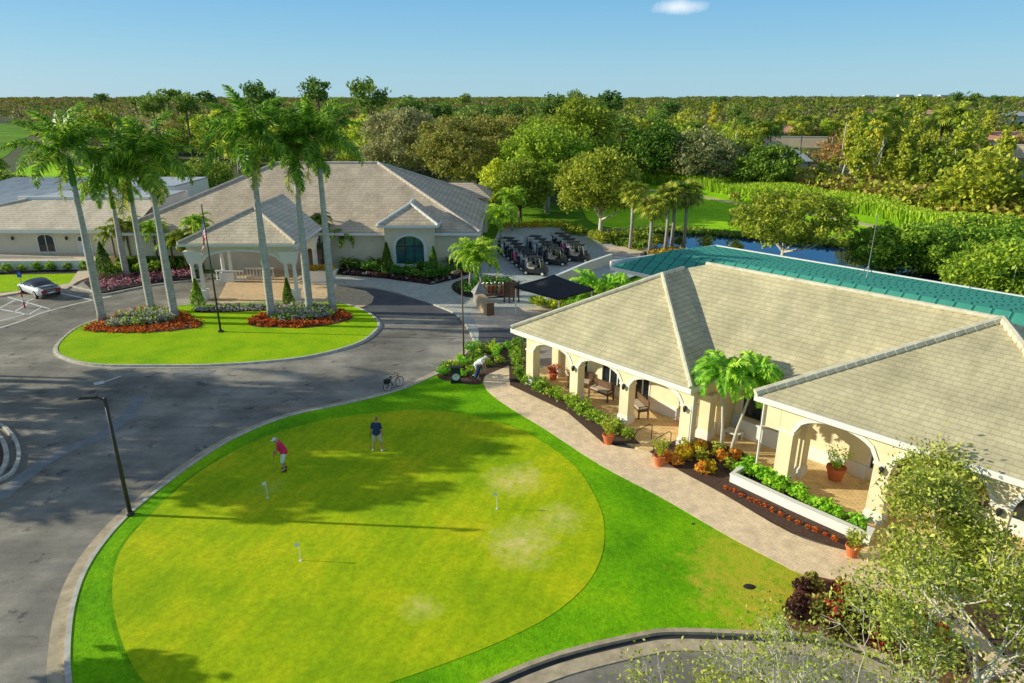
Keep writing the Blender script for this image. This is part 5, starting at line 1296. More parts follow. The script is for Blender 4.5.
# far houses between the trees
def far_house(label, px, py, wdt, dep, h, roofm, wallm, rz=0.0):
    x, y = G(px, py); t = thing('far_house', label, 'house', (x, y, 0), rz, 'houses among the far woods')
    mb = MB(); mb.box(-wdt/2, wdt/2, 0, dep, 0, h); mb.build('wall', wallm, t)
    o = 0.8; pk_ = min(wdt, dep)/2+o
    roofmesh('roof', [[(-wdt/2-o,-o,h),(wdt/2+o,-o,h),(wdt/2+o-pk_,dep/2,h+2.4),(-wdt/2-o+pk_,dep/2,h+2.4)],[(wdt/2+o,-o,h),(wdt/2+o,dep+o,h),(wdt/2+o-pk_,dep/2,h+2.4)],[(-wdt/2-o,dep+o,h),(-wdt/2-o,-o,h),(-wdt/2-o+pk_,dep/2,h+2.4)],[(wdt/2+o,dep+o,h),(-wdt/2-o,dep+o,h),(-wdt/2-o+pk_,dep/2,h+2.4),(wdt/2+o-pk_,dep/2,h+2.4)]], roofm, t)
    for i in range(int(wdt//5)): 
        mb = MB(); mb.box(-wdt/2+1.5+i*5, -wdt/2+3.5+i*5, -0.06, -0.01, 1, 2.3); mb.build('window', 'dark_glass', t)
def long_wall(label, a, b, h):
    mb = MB(); ribbon(mb, GP([a, b]), 0, 0.4, 0, h); o = mb.build('boundary_wall', 'far_wall'); c = MB(); ribbon(c, GP([a, b]), -0.1, 0.5, h, h+0.2); c.build('coping', 'far_white', o)
    tag(o, label, 'wall', 'long pinkish walls among the far woods')
far_house('red roofed long house beyond the woods behind the pinkish wall', 802, 143, 24, 14, 3.2, 'red_roof_far', 'far_wall', -0.1)
far_house('small red roofed house right of the middle of the far woods', 680, 146, 14, 10, 3.0, 'red_roof_far', 'far_wall')
far_house('tan roofed house near the right edge of the far woods', 1016, 150, 22, 12, 3.0, 'red_roof_far', 'far_wall', -0.2)
far_house('orange roofed house high in the far woods right of centre', 928, 122, 24, 14, 5.0, 'red_roof_far', 'far_white')
far_house('tan roofed house left of the orange roofed one near the horizon', 876, 121, 22, 14, 5.0, 'red_roof_far', 'far_wall')
far_house('pale house near the right edge close to the horizon', 1016, 126, 20, 12, 5.5, 'roof_membrane', 'far_white')
far_house('white gabled hut at the wood edge', 794, 178, 5, 4, 3.4, 'roof_membrane', 'far_white')
long_wall('long pinkish boundary wall left of the red roofed house', (752,147), (826,148), 3.4)
long_wall('pinkish boundary wall at the right edge of the woods', (986,157), (1050,159), 3.4)
x0 = -20
for i, (px, wd_, hh_) in enumerate(((905,60,21),(925,46,22),(945,50,20),(868,40,19))):
    y_ = 2900; X = (px-512)/FPX*y_*0.945
    b = MB(); b.box(X-wd_/2, X+wd_/2, y_, y_+20, 0, hh_); o = b.build('tower_block', 'far_white'); tag(o, 'tiny white block on the horizon at the right', 'building', 'white blocks on the horizon')
# poles in the woods
for i, (px, py, h_) in enumerate(((732,176,9),(838,178,11),(690,165,8))):
    x, y = G(px, py); b = MB(); b.tube([(x,y,0),(x,y,h_)], [0.16,0.11], 7); o = b.build('utility_pole', 'bark_pale'); tag(o, ['pale pole between the grey and the round tree','pale pole left of the slender golden trees','pale pole behind the tall dark green tree'][i], 'pole')
# ---------------------------------------------------------------- shrubs, hedges, flowers
hd = shrub_proto('hedge_shrub', 'clipped green shrub in the row edging the paved walk', 'shrub', 0.5, 0.85, 34, 0.075, 'leaf_hedge', 501, 'shrub row between walk and arcade', per=14)
hd2 = shrub_proto('hedge_shrub', 'clipped green shrub in the row edging the paved walk', 'shrub', 0.5, 0.85, 34, 0.075, 'leaf_hedge', 502, 'shrub row between walk and arcade', per=14)
def place_row(protos, pts, step, label, group, z=0.12, smin=0.85, smax=1.15, seed=1, jit=0.08, used=None):
    rng = np.random.default_rng(seed); L = [0]
    for a, b in zip(pts[:-1], pts[1:]): L.append(L[-1]+math.dist(a, b))
    n = int(L[-1]/step); out = []
    for i in range(n+1):
        d = i*step; j = 0
        while j < len(L)-2 and L[j+1] < d: j += 1
        u = min(1, (d-L[j])/(L[j+1]-L[j])); x = pts[j][0]+(pts[j+1][0]-pts[j][0])*u+rng.normal()*jit; y = pts[j][1]+(pts[j+1][1]-pts[j][1])*u+rng.normal()*jit
        p = protos[i % len(protos)]; s = rng.uniform(smin, smax)
        if not p.get('placed'):
            p['placed'] = 1; p.location = (x, y, z); p['label'] = label; p['group'] = group; p.scale = (s,)*3; out.append(p)
        else:
            c = dup(p, (x, y, z), rng.uniform(0, 6), s, label, group); out.append(c)
    return out
place_row([hd, hd2], GP([(519,380),(538,392),(562,403),(585,416),(600,427),(618,437),(632,441)]), 0.62, 'clipped green shrub in the row edging the paved walk', 'shrub row between walk and arcade', smin=0.8, smax=1.05, seed=2)
tall = shrub_proto('hedge_shrub', 'taller column shaped shrub at the head of the shrub row', 'shrub', 0.42, 1.5, 46, 0.08, 'leaf_hedge', 503, per=14)
place_row([tall], GP([(515,359),(517,368),(518,376)]), 0.75, 'taller column shaped shrub at the head of the shrub row', 'column shaped shrubs by the first arch', smin=0.9, seed=3)
sm = [shrub_proto('low_shrub', 'low lime green shrub in the corner bed by the clock', 'shrub', 0.38, 0.6, 24, 0.07, m_, 510+i, per=12) for i, m_ in enumerate(('leaf_bright','leaf_hedge','leaf_lime'))]
k_ = 0
for r, row in enumerate(([(478,350),(520,350)], [(470,354),(505,354)], [(462,361),(500,360)], [(478,366),(505,366)], [(440,377),(462,368)], [(462,378),(474,378)])):
    place_row(sm, GP(row), 0.62, 'low lime green shrub in the corner bed by the clock', 'lime shrubs in the corner bed', seed=20+r, jit=0.13, smin=0.75, smax=1.25)
# shrubs in front of the clubhouse
ch = [shrub_proto('broad_shrub', 'glossy green shrub in the row before the clubhouse wall', 'shrub', 0.6, 1.05, 34, 0.12, 'leaf_shade', 520+i, per=11) if 'leaf_shade' in MATS else None for i in range(0)]
leafmat('leaf_shade', (0.05,0.15,0.015), (0.15,0.36,0.03), (0.32,0.58,0.05), 0.15)
ch = [shrub_proto('broad_shrub', 'glossy green shrub in the row before the clubhouse wall', 'shrub', 0.62, 1.05, 34, 0.12, 'leaf_shade', 520+i, per=11) for i in range(2)]
place_row(ch, GP([(344,270),(388,275),(432,281),(452,276),(470,268)]), 0.95, 'glossy green shrub in the row before the clubhouse wall', 'green shrubs before the clubhouse wall', seed=30)
place_row(ch, GP([(350,266),(430,274)]), 1.1, 'glossy green shrub in the second row nearest the clubhouse wall', 'second row of shrubs at the clubhouse wall', seed=31)
# trimmed shrubs at the retaining wall
rs = [shrub_proto('round_shrub', 'round pale green shrub in the row along the retaining wall', 'shrub', 0.5, 0.8, 30, 0.10, 'leaf_hedge', 530, per=11)]
place_row(rs, GP([(-40,275),(8,273),(84,270.5)]), 1.35, 'round pale green shrub in the row along the retaining wall', 'round shrubs along the retaining wall', z=0.08, seed=32, jit=0.06)
place_row(rs, GP([(112,276),(190,270)]), 1.0, 'round shrub in the bed between the left building and portico', 'round shrubs left of the portico', z=0.1, seed=33, smin=1.1, smax=1.6, jit=0.2)
hb = MB(); hb.prism([(-37.5,67.6),(-25.5,67.0),(-25.5,68.4),(-37.5,69)], 0, 0)
def box_hedge(label, a, b, wd, h, seed, mat='leaf_deep'):
    rng = np.random.default_rng(seed); a = Vector(a); b = Vector(b); L = (b-a).length; n = int(L*wd*260+L*h*240)
    d = (b-a).normalized(); s = Vector((-d.y, d.x)); P = []
    for i in range(n):
        u = rng.uniform(0, L); f = rng.uniform()
        if f < 0.4: v, z = rng.uniform(-wd/2, wd/2), h+rng.normal()*0.03
        else: v, z = (-wd/2 if rng.uniform() < 0.6 else wd/2)+rng.normal()*0.03, rng.uniform(0.05, h)
        q = a+d*u+s*v; P.append((q.x, q.y, z))
    V, F = leaf_quads(np.array(P), 0.12, rng, 0.1); t = thing('box_hedge', label, 'hedge', (0,0,0)); npmesh('foliage', V, F, mat, t)
    m = MB(); e = wd/2-0.08; ax, bx = a, b
    m.prism([tuple(ax+s*e), tuple(ax-s*e), tuple(bx-s*e), tuple(bx+s*e)], 0.0, h-0.1); m.build('core', 'mulch_dark', t)
box_hedge('dark clipped hedge behind the pink flower bed left of the portico', G(120,271), G(200,268), 1.2, 1.3, 540)
box_hedge('dark clipped hedge seen through the portico', G(230,256), G(300,255), 1.0, 1.0, 541)
# conical shrubs at the portico and one by the left building
def cone_shrub(label, px, py, h, R, mat, seed, z=0.1, flip=0):
    rng = np.random.default_rng(seed); x, y = G(px, py); t = thing('conical_shrub', label, 'shrub', (x, y, z))
    u = rng.uniform(size=2600)**0.75; a = rng.uniform(0, 2*PI, 2600); r = R*(1-u)*(0.75+0.3*rng.uniform(size=2600))*np.minimum(1, (u+0.08)*6)+0.03
    r *= 1+0.15*np.sin(a*3+u*9)
    P = np.stack([r*np.cos(a), r*np.sin(a), 0.05+u*h], 1); V, F = leaf_quads(P, 0.075*(h/2)**0.4, rng, 0.2); npmesh('foliage', V, F, mat, t)
    m = MB(); m.tube([(0,0,0),(0,0,h*0.85)], [0.05,0.02], 6); m.build('stem', 'bark_brown', t)
cone_shrub('bright conical shrub at the left column of the portico', 199, 308, 2.3, 0.62, 'leaf_hedge', 550)
cone_shrub('dark conical shrub at the right column of the portico', 289, 306, 2.2, 0.48, 'leaf_deep', 551)
cone_shrub('tall dark conical shrub left of the arched window', 388, 275, 3.0, 0.75, 'leaf_deep', 552)
cone_shrub('dark green conical tree between the first two royal palms', 107, 280, 3.4, 1.1, 'leaf_deep', 553)
cone_shrub('slim green shrub clipped as a column right of the arched window', 434, 276, 2.7, 0.7, 'leaf_shade', 554)
# flower beds on the island
def ell(cx, cy, rx, ry, n=28): return GP([(cx+rx*math.cos(2*PI*i/n), cy+ry*math.sin(2*PI*i/n)) for i in range(n)])
def bed(poly, inner, label1, label2, seed):
    fill('mulch_bed', poly, 0.124, 'mulch')
    ring = offset(poly, 0.35, True); 
    rng = np.random.default_rng(seed); outer = []
    xs = [p[0] for p in poly]; ys = [p[1] for p in poly]
    while len(outer) < 440:
        x = rng.uniform(min(xs), max(xs)); y = rng.uniform(min(ys), max(ys))
        if inpoly(x, y, poly) and not inpoly(x, y, inner): outer.append((x, y, 0.15+0.08*rng.uniform()))
    P = np.repeat(np.array(outer), 9, 0)+rng.normal(size=(3960,3))*np.array([0.11,0.11,0.05]); V, F = leaf_quads(P, 0.07, rng, 0.1, 0.8)
    tag(npmesh('bedding_flowers', V, F, 'petal_orange'), label1, 'flowers', kind='stuff')
    scatter_stuff('bedding_foliage', inner, 110, 0.35, 0.09, 'leaf_hedge', label2.replace('white and lilac bedding flowers', 'green foliage between the lilac flowers'), 'plants', seed+2, 0.12, 12, 0.15)
    scatter_stuff('bedding_flowers', inner, 260, 0.32, 0.08, 'petal_lilac', label2, 'flowers', seed+1, 0.15, 12, 0.13)
b1 = smoothline(GP([(84,330),(100,322),(128,312),(150,309),(172,310),(186,315),(203,325),(192,330),(150,334),(110,334),(92,333)]), True, 4)
i1 = smoothline(GP([(108,325),(130,316),(152,312),(172,315),(174,322),(160,325),(135,328),(112,329)]), True, 4)
bed(b1, i1, 'orange bedding flowers ringing the left island bed', 'white and lilac bedding flowers in the middle of the left island bed', 600)
b2 = smoothline(GP([(248,324),(256,318),(276,311),(305,305),(335,309),(353,318),(340,324),(310,329),(280,329),(255,328)]), True, 4)
i2 = smoothline(GP([(270,318),(284,312),(308,307),(328,311),(334,318),(316,322),(290,323),(274,322)]), True, 4)
bed(b2, i2, 'orange bedding flowers ringing the right island bed', 'white and lilac bedding flowers in the middle of the right island bed', 610)
fb = smoothline(GP([(196,311),(215,308),(250,308),(285,306),(294,309),(280,311),(240,313),(200,314)]), True, 3)
fill('mulch_bed', fb, 0.122, 'mulch_dark')
scatter_stuff('bedding_plants', fb, 130, 0.22, 0.08, 'petal_lilac', 'low grey green edging plants between island lawn and portico', 'flowers', 620, 0.12, 10, 0.12)
scatter_stuff('bedding_flowers', GP([(88,285),(100,278),(190,272),(198,277),(150,283),(104,292)]), 170, 0.3, 0.09, 'petal_pink', 'pink and wine red flowers in the bed left of the portico', 'flowers', 621, 0.1, 10, 0.16)
scatter_stuff('bedding_flowers', GP([(344,275),(388,279),(432,285),(453,280),(474,273),(472,271),(452,278),(432,283),(388,277),(344,273)]), 46, 0.16, 0.09, 'petal_white', 'small white flowers along the front of the clubhouse bed', 'flowers', 622, 0.12, 9, 0.1)
scatter_stuff('bedding_plants', GP([(344,275),(388,280),(432,286),(453,281),(474,273),(472,269),(452,275),(432,280),(388,275),(344,271)]), 380, 0.2, 0.08, 'leaf_purple', 'dark wine red ground cover in the clubhouse bed', 'plants', 623, 0.12, 10, 0.16)
scatter_stuff('bedding_flowers', GP([(396,270),(424,271),(424,274),(396,273)]), 60, 0.3, 0.09, 'petal_red', 'red flowers under the arched window', 'flowers', 624, 0.3, 9, 0.12)
scatter_stuff('bedding_plants', GP([(456,289),(480,280),(508,282),(516,289),(500,296),(466,296)]), 150, 0.4, 0.09, 'leaf_shade', 'green plants in the plaza bed under the lime palms', 'plants', 625, 0.12, 11, 0.2)
scatter_stuff('bedding_flowers', GP([(645,257),(665,251),(700,254),(712,261),(688,266),(655,264)]), 150, 0.4, 0.1, 'petal_yellow', 'yellow flowers round the feet of the cabbage palms', 'flowers', 626, 0.12, 10, 0.2)
scatter_stuff('bedding_flowers', GP([(505,226),(560,224),(566,229),(535,229),(505,230)]), 120, 0.4, 0.12, 'petal_yellow', 'yellow flowers at the back edge of the cart yard', 'flowers', 627, 0.1, 10, 0.25)
# crotons
cr = [shrub_proto('croton', 'orange, yellow or green croton under the slender palms', 'shrub', 0.36, 0.55, 24, 0.065, m_, 560+i, per=13) for i, m_ in enumerate(('leaf_croton','petal_yellow','leaf_sabal'))]
for r, row in enumerate(([(668,462),(690,452),(712,452)], [(680,468),(700,460),(728,462)], [(700,474),(722,470),(742,470)], [(688,455),(748,462)])):
    place_row(cr[:3], GP(row), 0.72, 'orange, yellow or green croton under the slender palms', 'crotons under the slender palms', seed=40+r, jit=0.12)
grn = [shrub_proto('low_shrub', 'leafy bright green shrub inside the white planter wall', 'shrub', 0.42, 0.6, 26, 0.085, 'leaf_bright', 565, per=13)]
place_row(grn, GP([(742,474),(760,482),(790,497),(820,513),(850,528)]), 0.5, 'leafy bright green shrub inside the white planter wall', 'green shrubs inside the planter wall', seed=45, jit=0.1)
place_row(grn, GP([(752,470),(768,482),(800,496)]), 0.6, 'leafy bright green shrub against the arcade columns', 'green shrubs against the arcade columns', seed=46, jit=0.1)
place_row(grn, GP([(935,563),(975,582),(1020,604)]), 0.55, 'leafy green shrub inside the right hand planter wall', 'green shrubs inside the right hand planter wall', seed=47, jit=0.12)
place_row([shrub_proto('marigold', 'small orange marigold plant in the strip along the planter wall', 'flower', 0.15, 0.18, 9, 0.045, 'petal_orange', 570, stem=False, per=12)], GP([(726,492),(760,508),(800,528),(840,546)]), 0.36, 'small orange marigold plant in the strip along the planter wall', 'marigolds along the planter wall', seed=48, jit=0.02)
place_row([shrub_proto('marigold', 'small orange marigold plant along the right hand planter wall', 'flower', 0.15, 0.18, 9, 0.045, 'petal_orange', 571, stem=False, per=12)], GP([(926,574),(960,592),(1010,618)]), 0.40, 'small orange marigold plant along the right hand planter wall', 'marigolds along the right hand planter wall', seed=49, jit=0.02)
# red leaved plants in the big bed at the lower right
rd = [shrub_proto('red_leaf_plant', 'low dark, brown or red plant in the lower right bed', 'plant', 0.4, 0.5, 22, 0.08, m_, 575+i, per=11) for i, m_ in enumerate(('leaf_purple','leaf_olive','petal_red','leaf_purple','leaf_rust'))]
for r, row in enumerate(([(800,592),(830,596),(870,604),(910,614),(955,644)], [(800,606),(850,612),(900,628),(960,665)], [(798,620),(850,627),(890,642),(930,662)], [(830,634),(870,648),(910,668)])):
    place_row(rd, GP(row), 0.62, 'low dark, brown or red plant in the lower right bed', 'red flowering plants in the lower right bed', seed=50+r, jit=0.15)
yb = [shrub_proto('low_shrub', 'yellow green shrub below the black canopy', 'shrub', 0.6, 0.9, 34, 0.1, 'leaf_lime', 580, per=12)]
place_row(yb, GP([(535,305),(560,312),(578,316)]), 0.8, 'yellow green shrub below the black canopy', 'shrubs below the black canopy', seed=60, z=0.1)
gb = [shrub_proto('low_shrub', 'green shrub by the trees at the cart yard', 'shrub', 0.9, 1.3, 40, 0.14, 'leaf_oak', 581, per=12)]
place_row(gb, GP([(566,230),(580,236),(600,243),(616,246)]), 1.6, 'green shrub by the trees at the cart yard', 'shrubs at the edge of the cart yard', seed=61, z=0.0, jit=0.4)
place_row(gb, GP([(858,252),(880,258),(900,264)]), 1.5, 'rough shrub at the right end of the open water', 'rough shrubs at the right end of the water', seed=63, z=0.0, jit=0.5, smin=1.2, smax=2.0)
place_row(gb, GP([(618,240),(650,243),(690,246),(740,252)]), 2.6, 'rough shrub on the near bank of the pond', 'rough shrubs on the pond bank', seed=62, z=0.0, jit=0.6)
for p_ in list(COL.objects):
    if 'placed' in p_: del p_['placed']

# potted plants
def pot_plant(label, px, py, r, h, leafh, mat, seed, loc=None, z=0.108):
    x, y = loc or G(px, py); t = thing('potted_plant', label, 'potted plant', (x, y, z))
    m = MB(); m.lathe([(r*0.62,0),(r*0.9,h*0.75),(r*0.98,h*0.8),(r,h*0.82),(r,h),(r*0.86,h),(r*0.84,h*0.9),(0.01,h*0.88)], (0,0,0), 18); m.build('pot', 'terracotta', t, smooth=False)
    rng = np.random.default_rng(seed); n = 420; a = rng.uniform(0,2*PI,n); u = rng.uniform(size=n)**0.8
    P = np.stack([r*1.1*np.sqrt(rng.uniform(size=n))*np.cos(a)*(0.4+u), r*1.1*np.sqrt(rng.uniform(size=n))*np.sin(a)*(0.4+u), h+u*leafh], 1)
    V, F = leaf_quads(P, 0.07, rng, 0.3, 0.4); npmesh('foliage', V, F, mat, t); return t
pot_plant('terracotta pot with yellow green croton at the end of the shrub row', 608, 445, 0.30, 0.48, 0.7, 'leaf_sabal', 1)
pot_plant('terracotta pot with slim plant at the left end of the croton bed', 659, 467, 0.30, 0.50, 0.75, 'leaf_sabal', 2)
pot_plant('terracotta pot with bushy green fern under the large arch', 838, 479, 0.42, 0.62, 0.85, 'leaf_bright', 3, loc=BL(17.6,2.9))
pot_plant('terracotta pot with yellow green plant at the end of the white planter wall', 851, 558, 0.27, 0.45, 0.6, 'leaf_sabal', 4)
pot_plant('terracotta pot half hidden by twigs at the start of the right planter', 918, 588, 0.2, 0.4, 0.45, 'leaf_foreground', 5)
pot_plant('terracotta pot on the patio beside the yellow wall', 668, 420, 0.24, 0.6, 0.5, 'leaf_rust', 6, loc=BL(10.2,2.3))
pot_plant('terracotta pot with red plant under the first arch', 548, 371, 0.3, 0.4, 0.45, 'petal_red', 7, loc=BL(1.3,2.15))

# ---------------------------------------------------------------- foreground trees at the lower right
def fg_tree(label, loc, trunks, seed, R, nleaf_clumps, leaf, per=24, rc=0.34, mat='leaf_foreground', bark='bark_pale', name='crape_myrtle'):
    """open multi stemmed tree: stems fork three times, leaves gather round the twig ends"""
    rng = np.random.default_rng(seed); t = thing(name, label, 'tree', loc)
    mb = MB(); ends = []
    def grow(p, d, L, r, lv):
        q = p+d*L*0.5+Vector(rng.normal(size=3))*0.05*L; e = q+(d+Vector(rng.normal(size=3))*0.12).normalized()*L*0.5
        mb.tube([tuple(p), tuple(q), tuple(e)], [r, r*0.8, r*0.6], 7 if lv < 2 else 4, caps=False)
        if lv >= 4: ends.append(e); ends.append(q); return
        for i in range(3 if lv else 2):
            nd = (d+Vector(rng.normal(size=3))*0.5+Vector((0,0,0.12))).normalized()
            grow(e, nd, L*rng.uniform(0.62, 0.85), r*0.62, lv+1)
        if lv >= 2: ends.append(e)
    for (d, L, r) in trunks: grow(Vector((0,0,0)), Vector(d).normalized(), L, r, 0)
    mb.build('trunk', bark, t, smooth=True)
    E_ = np.array([tuple(e) for e in ends]); sel = E_[rng.integers(len(E_), size=nleaf_clumps)]
    P = np.repeat(sel, per, 0)+rng.normal(size=(nleaf_clumps*per,3))*rc*np.array([1,1,0.8])
    P[:,2] = np.maximum(P[:,2], 0.4)
    V, F = leaf_quads(P, leaf, rng, 0.3, 0.5); npmesh('crown', V, F, mat, t)
    return t
x, y = G(948,600)
fg_tree('dense small leaved tree hiding the right end of the arcade', (x-0.1, y+0.6, 0.1), [((-0.25,0.1,1),1.6,0.10),((0.35,0.15,1),1.5,0.10),((0.05,-0.2,1),1.4,0.09),((-0.1,0.45,1),1.5,0.08)], 701, 3, 470, 0.08, per=24, rc=0.32)
fg_tree('leafy tree at the right edge in front of the last arch', (13.0,14.6,0.1), [((-0.2,0.1,1),1.6,0.09),((0.3,0.2,1),1.5,0.08),((0.0,-0.3,1),1.4,0.07)], 706, 3, 260, 0.08, per=22, rc=0.34)
fg_tree('open white branched tree at the lower right corner of the picture', (10.3,12.2,0.0), [((-0.05,0.05,1),1.9,0.075),((0.25,0.2,1),1.7,0.06),((-0.35,0.15,1),1.6,0.06)], 702, 3, 270, 0.062, per=26, rc=0.28)
fg_tree('low twiggy tree with pale bare branches over the lower right bed', (7.2,12.3,0.0), [((-0.6,0.25,1),1.3,0.06),((0.1,0.4,1),1.3,0.06),((0.55,0.2,1),1.2,0.05),((-0.15,0.7,0.9),1.2,0.05)], 703, 3, 120, 0.058, per=24, rc=0.26)
fg_tree('leafy sapling at the bottom edge of the picture', (4.6,11.6,0.0), [((-0.2,0.2,1),1.2,0.045),((0.25,0.3,1),1.1,0.04)], 704, 3, 100, 0.06, per=22, rc=0.25)
fg_tree('bare pale twigged bush between the lower right trees', (8.9,12.0,0.0), [((-0.35,0.3,1),1.5,0.045),((0.1,0.35,1),1.5,0.045),((0.4,0.1,1),1.4,0.04)], 705, 3, 14, 0.055, per=16, rc=0.25, name='bare_bush')
# trees beyond the left edge of the frame (they shade road and green)
SHADE = [(318,470,8.3,2.3),(365,440,8.6,2.6),(415,452,8.8,2.2),(350,486,7.8,1.6),(300,432,8.4,1.7),(240,450,8.0,1.6),(100,425,7.0,2.6),(40,400,7.2,2.6),(150,398,8.2,2.6),(30,455,6.5,2.4),(110,470,7.5,2.2),(190,395,9.0,2.0),(55,500,6.8,1.7),(275,505,8.0,1.5),(400,418,8.9,1.9),(450,440,9.0,1.7),(230,478,7.8,1.5),(225,400,8.8,1.6),(130,380,8.6,1.6)]
for i, (px, py, z_, R) in enumerate(SHADE):
    gx, gy = G(px, py); x = gx-2.74*z_; y = gy+0.2*z_
    make_tree('oak_tree', 'oak in the row of trees beyond the left edge of the picture', 'tree', R, 1.6, z_, 34, 40, 0.62, 0.18, 'leaf_oak', 'bark_grey', z_-1.2, 0.14, 800+i, 'oaks beyond the left edge', loc=(x, y, 0))
for i, (x, y, R, H_, zc_) in enumerate(((-21.6,15.4,1.2,0.8,3.9),(-24.5,13.2,2.2,1.5,7.8))):
    make_tree('oak_tree', ['small tree beyond the lower left corner','tree beyond the lower left corner whose shade reaches the south road'][i], 'tree', R, H_, zc_, 60, 50, 0.8, 0.22, 'leaf_oak', 'bark_grey', zc_-H_, 0.15, 830+i, loc=(x, y, 0))
# ---------------------------------------------------------------- street furniture
def lamp_post(label, px, py, h, arm, r=0.07, ang=PI, mat='dark_bronze'):
    x, y = G(px, py); t = thing('street_lamp', label, 'lamp post', (x, y, 0.08), ang)
    m = MB(); m.tube([(0,0,0),(0,0,h)], [r, r*0.7], 10); m.build('pole', mat, t, smooth=True)
    m = MB(); m.lathe([(r*1.8,0),(r*1.8,0.12),(r*1.1,0.2)], (0,0,0), 10); m.build('base', mat, t)
    m = MB(); m.tube([(0,0,h-0.12),(arm*0.6,0,h-0.02),(arm,0,h)], 0.03, 6); m.build('arm', mat, t)
    m = MB(); m.add([(arm-0.05,-0.08,h-0.04),(arm+0.62,-0.14,h-0.04),(arm+0.62,0.14,h-0.04),(arm-0.05,0.08,h-0.04),(arm-0.05,-0.06,h+0.08),(arm+0.5,-0.11,h+0.07),(arm+0.5,0.11,h+0.07),(arm-0.05,0.06,h+0.08)],[(0,3,2,1),(4,5,6,7),(0,1,5,4),(1,2,6,5),(2,3,7,6),(3,0,4,7)]); hd_ = m.build('lamp_head', mat, t)
    m = MB(); m.box(arm+0.12,arm+0.52,-0.09,0.09,h-0.06,h-0.042); m.build('lens', 'white_paint', hd_)
lamp_post('dark leaning looking lamp post at the kerb left of the putting green', 131, 517, 5.2, 0.35, 0.085, PI)
lamp_post('slim brown lamp post in the corner bed behind the clock', 464, 362, 5.9, 0.15, 0.06, -2.4, 'brown_wood')
# flagpole
x, y = G(221,333); fp_ = thing('flagpole', 'tall dark flagpole standing in the island lawn between both flower beds', 'flagpole', (x, y, 0.1))
m = MB(); m.tube([(0,0,0),(0,0,8.9)], [0.075,0.035], 10); m.build('pole', 'dark_bronze', fp_, smooth=True)
m = MB(); m.ball((0,0,8.97), 0.09, 10, 7); m.build('finial', 'grey_metal', fp_)
m = MB(); m.lathe([(0.2,0),(0.2,0.08),(0.09,0.14)], (0,0,0), 12); m.build('collar', 'dark_bronze', fp_)
m = MB(); NA, NB = 13, 18; g = []
for a in range(NA+1):
    for b in range(NB+1):
        A = a/NA; B = b/NB
        X = -0.05-0.80*B**0.7*(0.55+0.45*A)+0.05*math.sin(B*11+A*4)
        Y = -X*0.8+0.10*math.sin(B*7+A*6)*min(1, B*3)
        Z = 8.3-1.6*A*(1-0.5*B)-2.3*B; g.append((X, Y, Z))
for a in range(NA):
    for b in range(NB):
        m.cur = 2 if (a < 7 and b < 7) else (0 if a % 2 == 0 else 1)
        i = a*(NB+1)+b; m.add([], []); m.f.append((i, i+1, i+NB+2, i+NB+1)); m.mi.append(m.cur)
m.v = g; fl = m.build('flag', ['flag_red','flag_white','flag_blue'], None, smooth=True)
fl.location = (x, y, 0.1); tag(fl, 'striped red and white flag with blue canton hanging limp on the flagpole', 'flag')
st = MB()
for r in range(4):
    for c in range(4):
        i = (r+1)*(NB+1)+(c+1); p_ = g[i]; s_ = 0.035
        st.add([(p_[0]-s_,p_[1]-0.02,p_[2]-s_),(p_[0]+s_,p_[1]-0.02,p_[2]-s_),(p_[0]+s_,p_[1]-0.02,p_[2]+s_),(p_[0]-s_,p_[1]-0.02,p_[2]+s_)],[(0,1,2,3)])
st.build('stars', 'flag_white', fl)
# putting flags
for (px, py, lb) in ((301,563,'small white flag on the green, nearest the camera'),(497,511,'small white flag on the green, at the right'),(268,500,'small white flag on the green, farthest back in the shade')):
    x, y = G(px, py); t = thing('putting_flag', lb, 'golf flag', (x, y, 0.112), 0, 'flags on the putting green')
    m = MB(); m.tube([(0,0,0),(0,0,0.78)], 0.014, 6); m.build('stick', 'white_paint', t)
    m = MB(); m.add([(0,0,0.78),(-0.16,-0.03,0.74),(-0.17,0.02,0.58),(0,0,0.60)], [(0,1,2,3)]); m.build('pennant', 'cloth_white', t)
    m = MB(); m.lathe([(0.054,-0.01),(0.06,0.004),(0.06,0.006),(0.01,0.006)], (0,0,0), 14); m.build('cup', 'white_paint', t)
# clock in the corner bed
x, y = G(456,384); t = thing('post_clock', 'black boxed clock with round white face in the corner bed', 'clock', (x, y, 0.12), 0.15)
t.scale = (0.68, 0.8, 0.62)
m = MB(); m.box(-0.42,0.42,-0.16,0.16,0.12,1.5); m.build('case', 'black_metal', t, bevel=0.02)
m = MB(); m.box(-0.47,0.47,-0.2,0.2,0,0.12); m.build('base', 'black_metal', t)
m = MB(); m.box(-0.45,0.45,-0.19,0.19,1.5,1.56); m.build('cap', 'black_metal', t)
m = MB(); n = 28; m.add([(0.32*math.cos(2*PI*i/n),-0.175,0.62+0.32*math.sin(2*PI*i/n)) for i in range(n)], [tuple(range(n))]); dial = m.build('dial', 'white_paint', t)
m = MB(); ring_ = [(0.32,-0.165),(0.36,-0.165),(0.36,-0.19),(0.32,-0.19)]; vs = []; fs = []
for i in range(n):
    for (r_, yy_) in ring_: vs.append((r_*math.cos(2*PI*i/n), yy_, 0.62+r_*math.sin(2*PI*i/n)))
for i in range(n):
    for j in range(4): fs.append((i*4+j, i*4+(j+1)%4, ((i+1)%n)*4+(j+1)%4, ((i+1)%n)*4+j))
m.add(vs, fs); m.build('bezel', 'grey_metal', t)
for (a, l, w_) in ((2.2,0.2,0.03),(0.7,0.27,0.022)):
    m = MB(); m.tube([(0,-0.182,0.62),(l*math.cos(a),-0.182,0.62+l*math.sin(a))], w_*0.5, 4); m.build('hand', 'black_metal', dial)
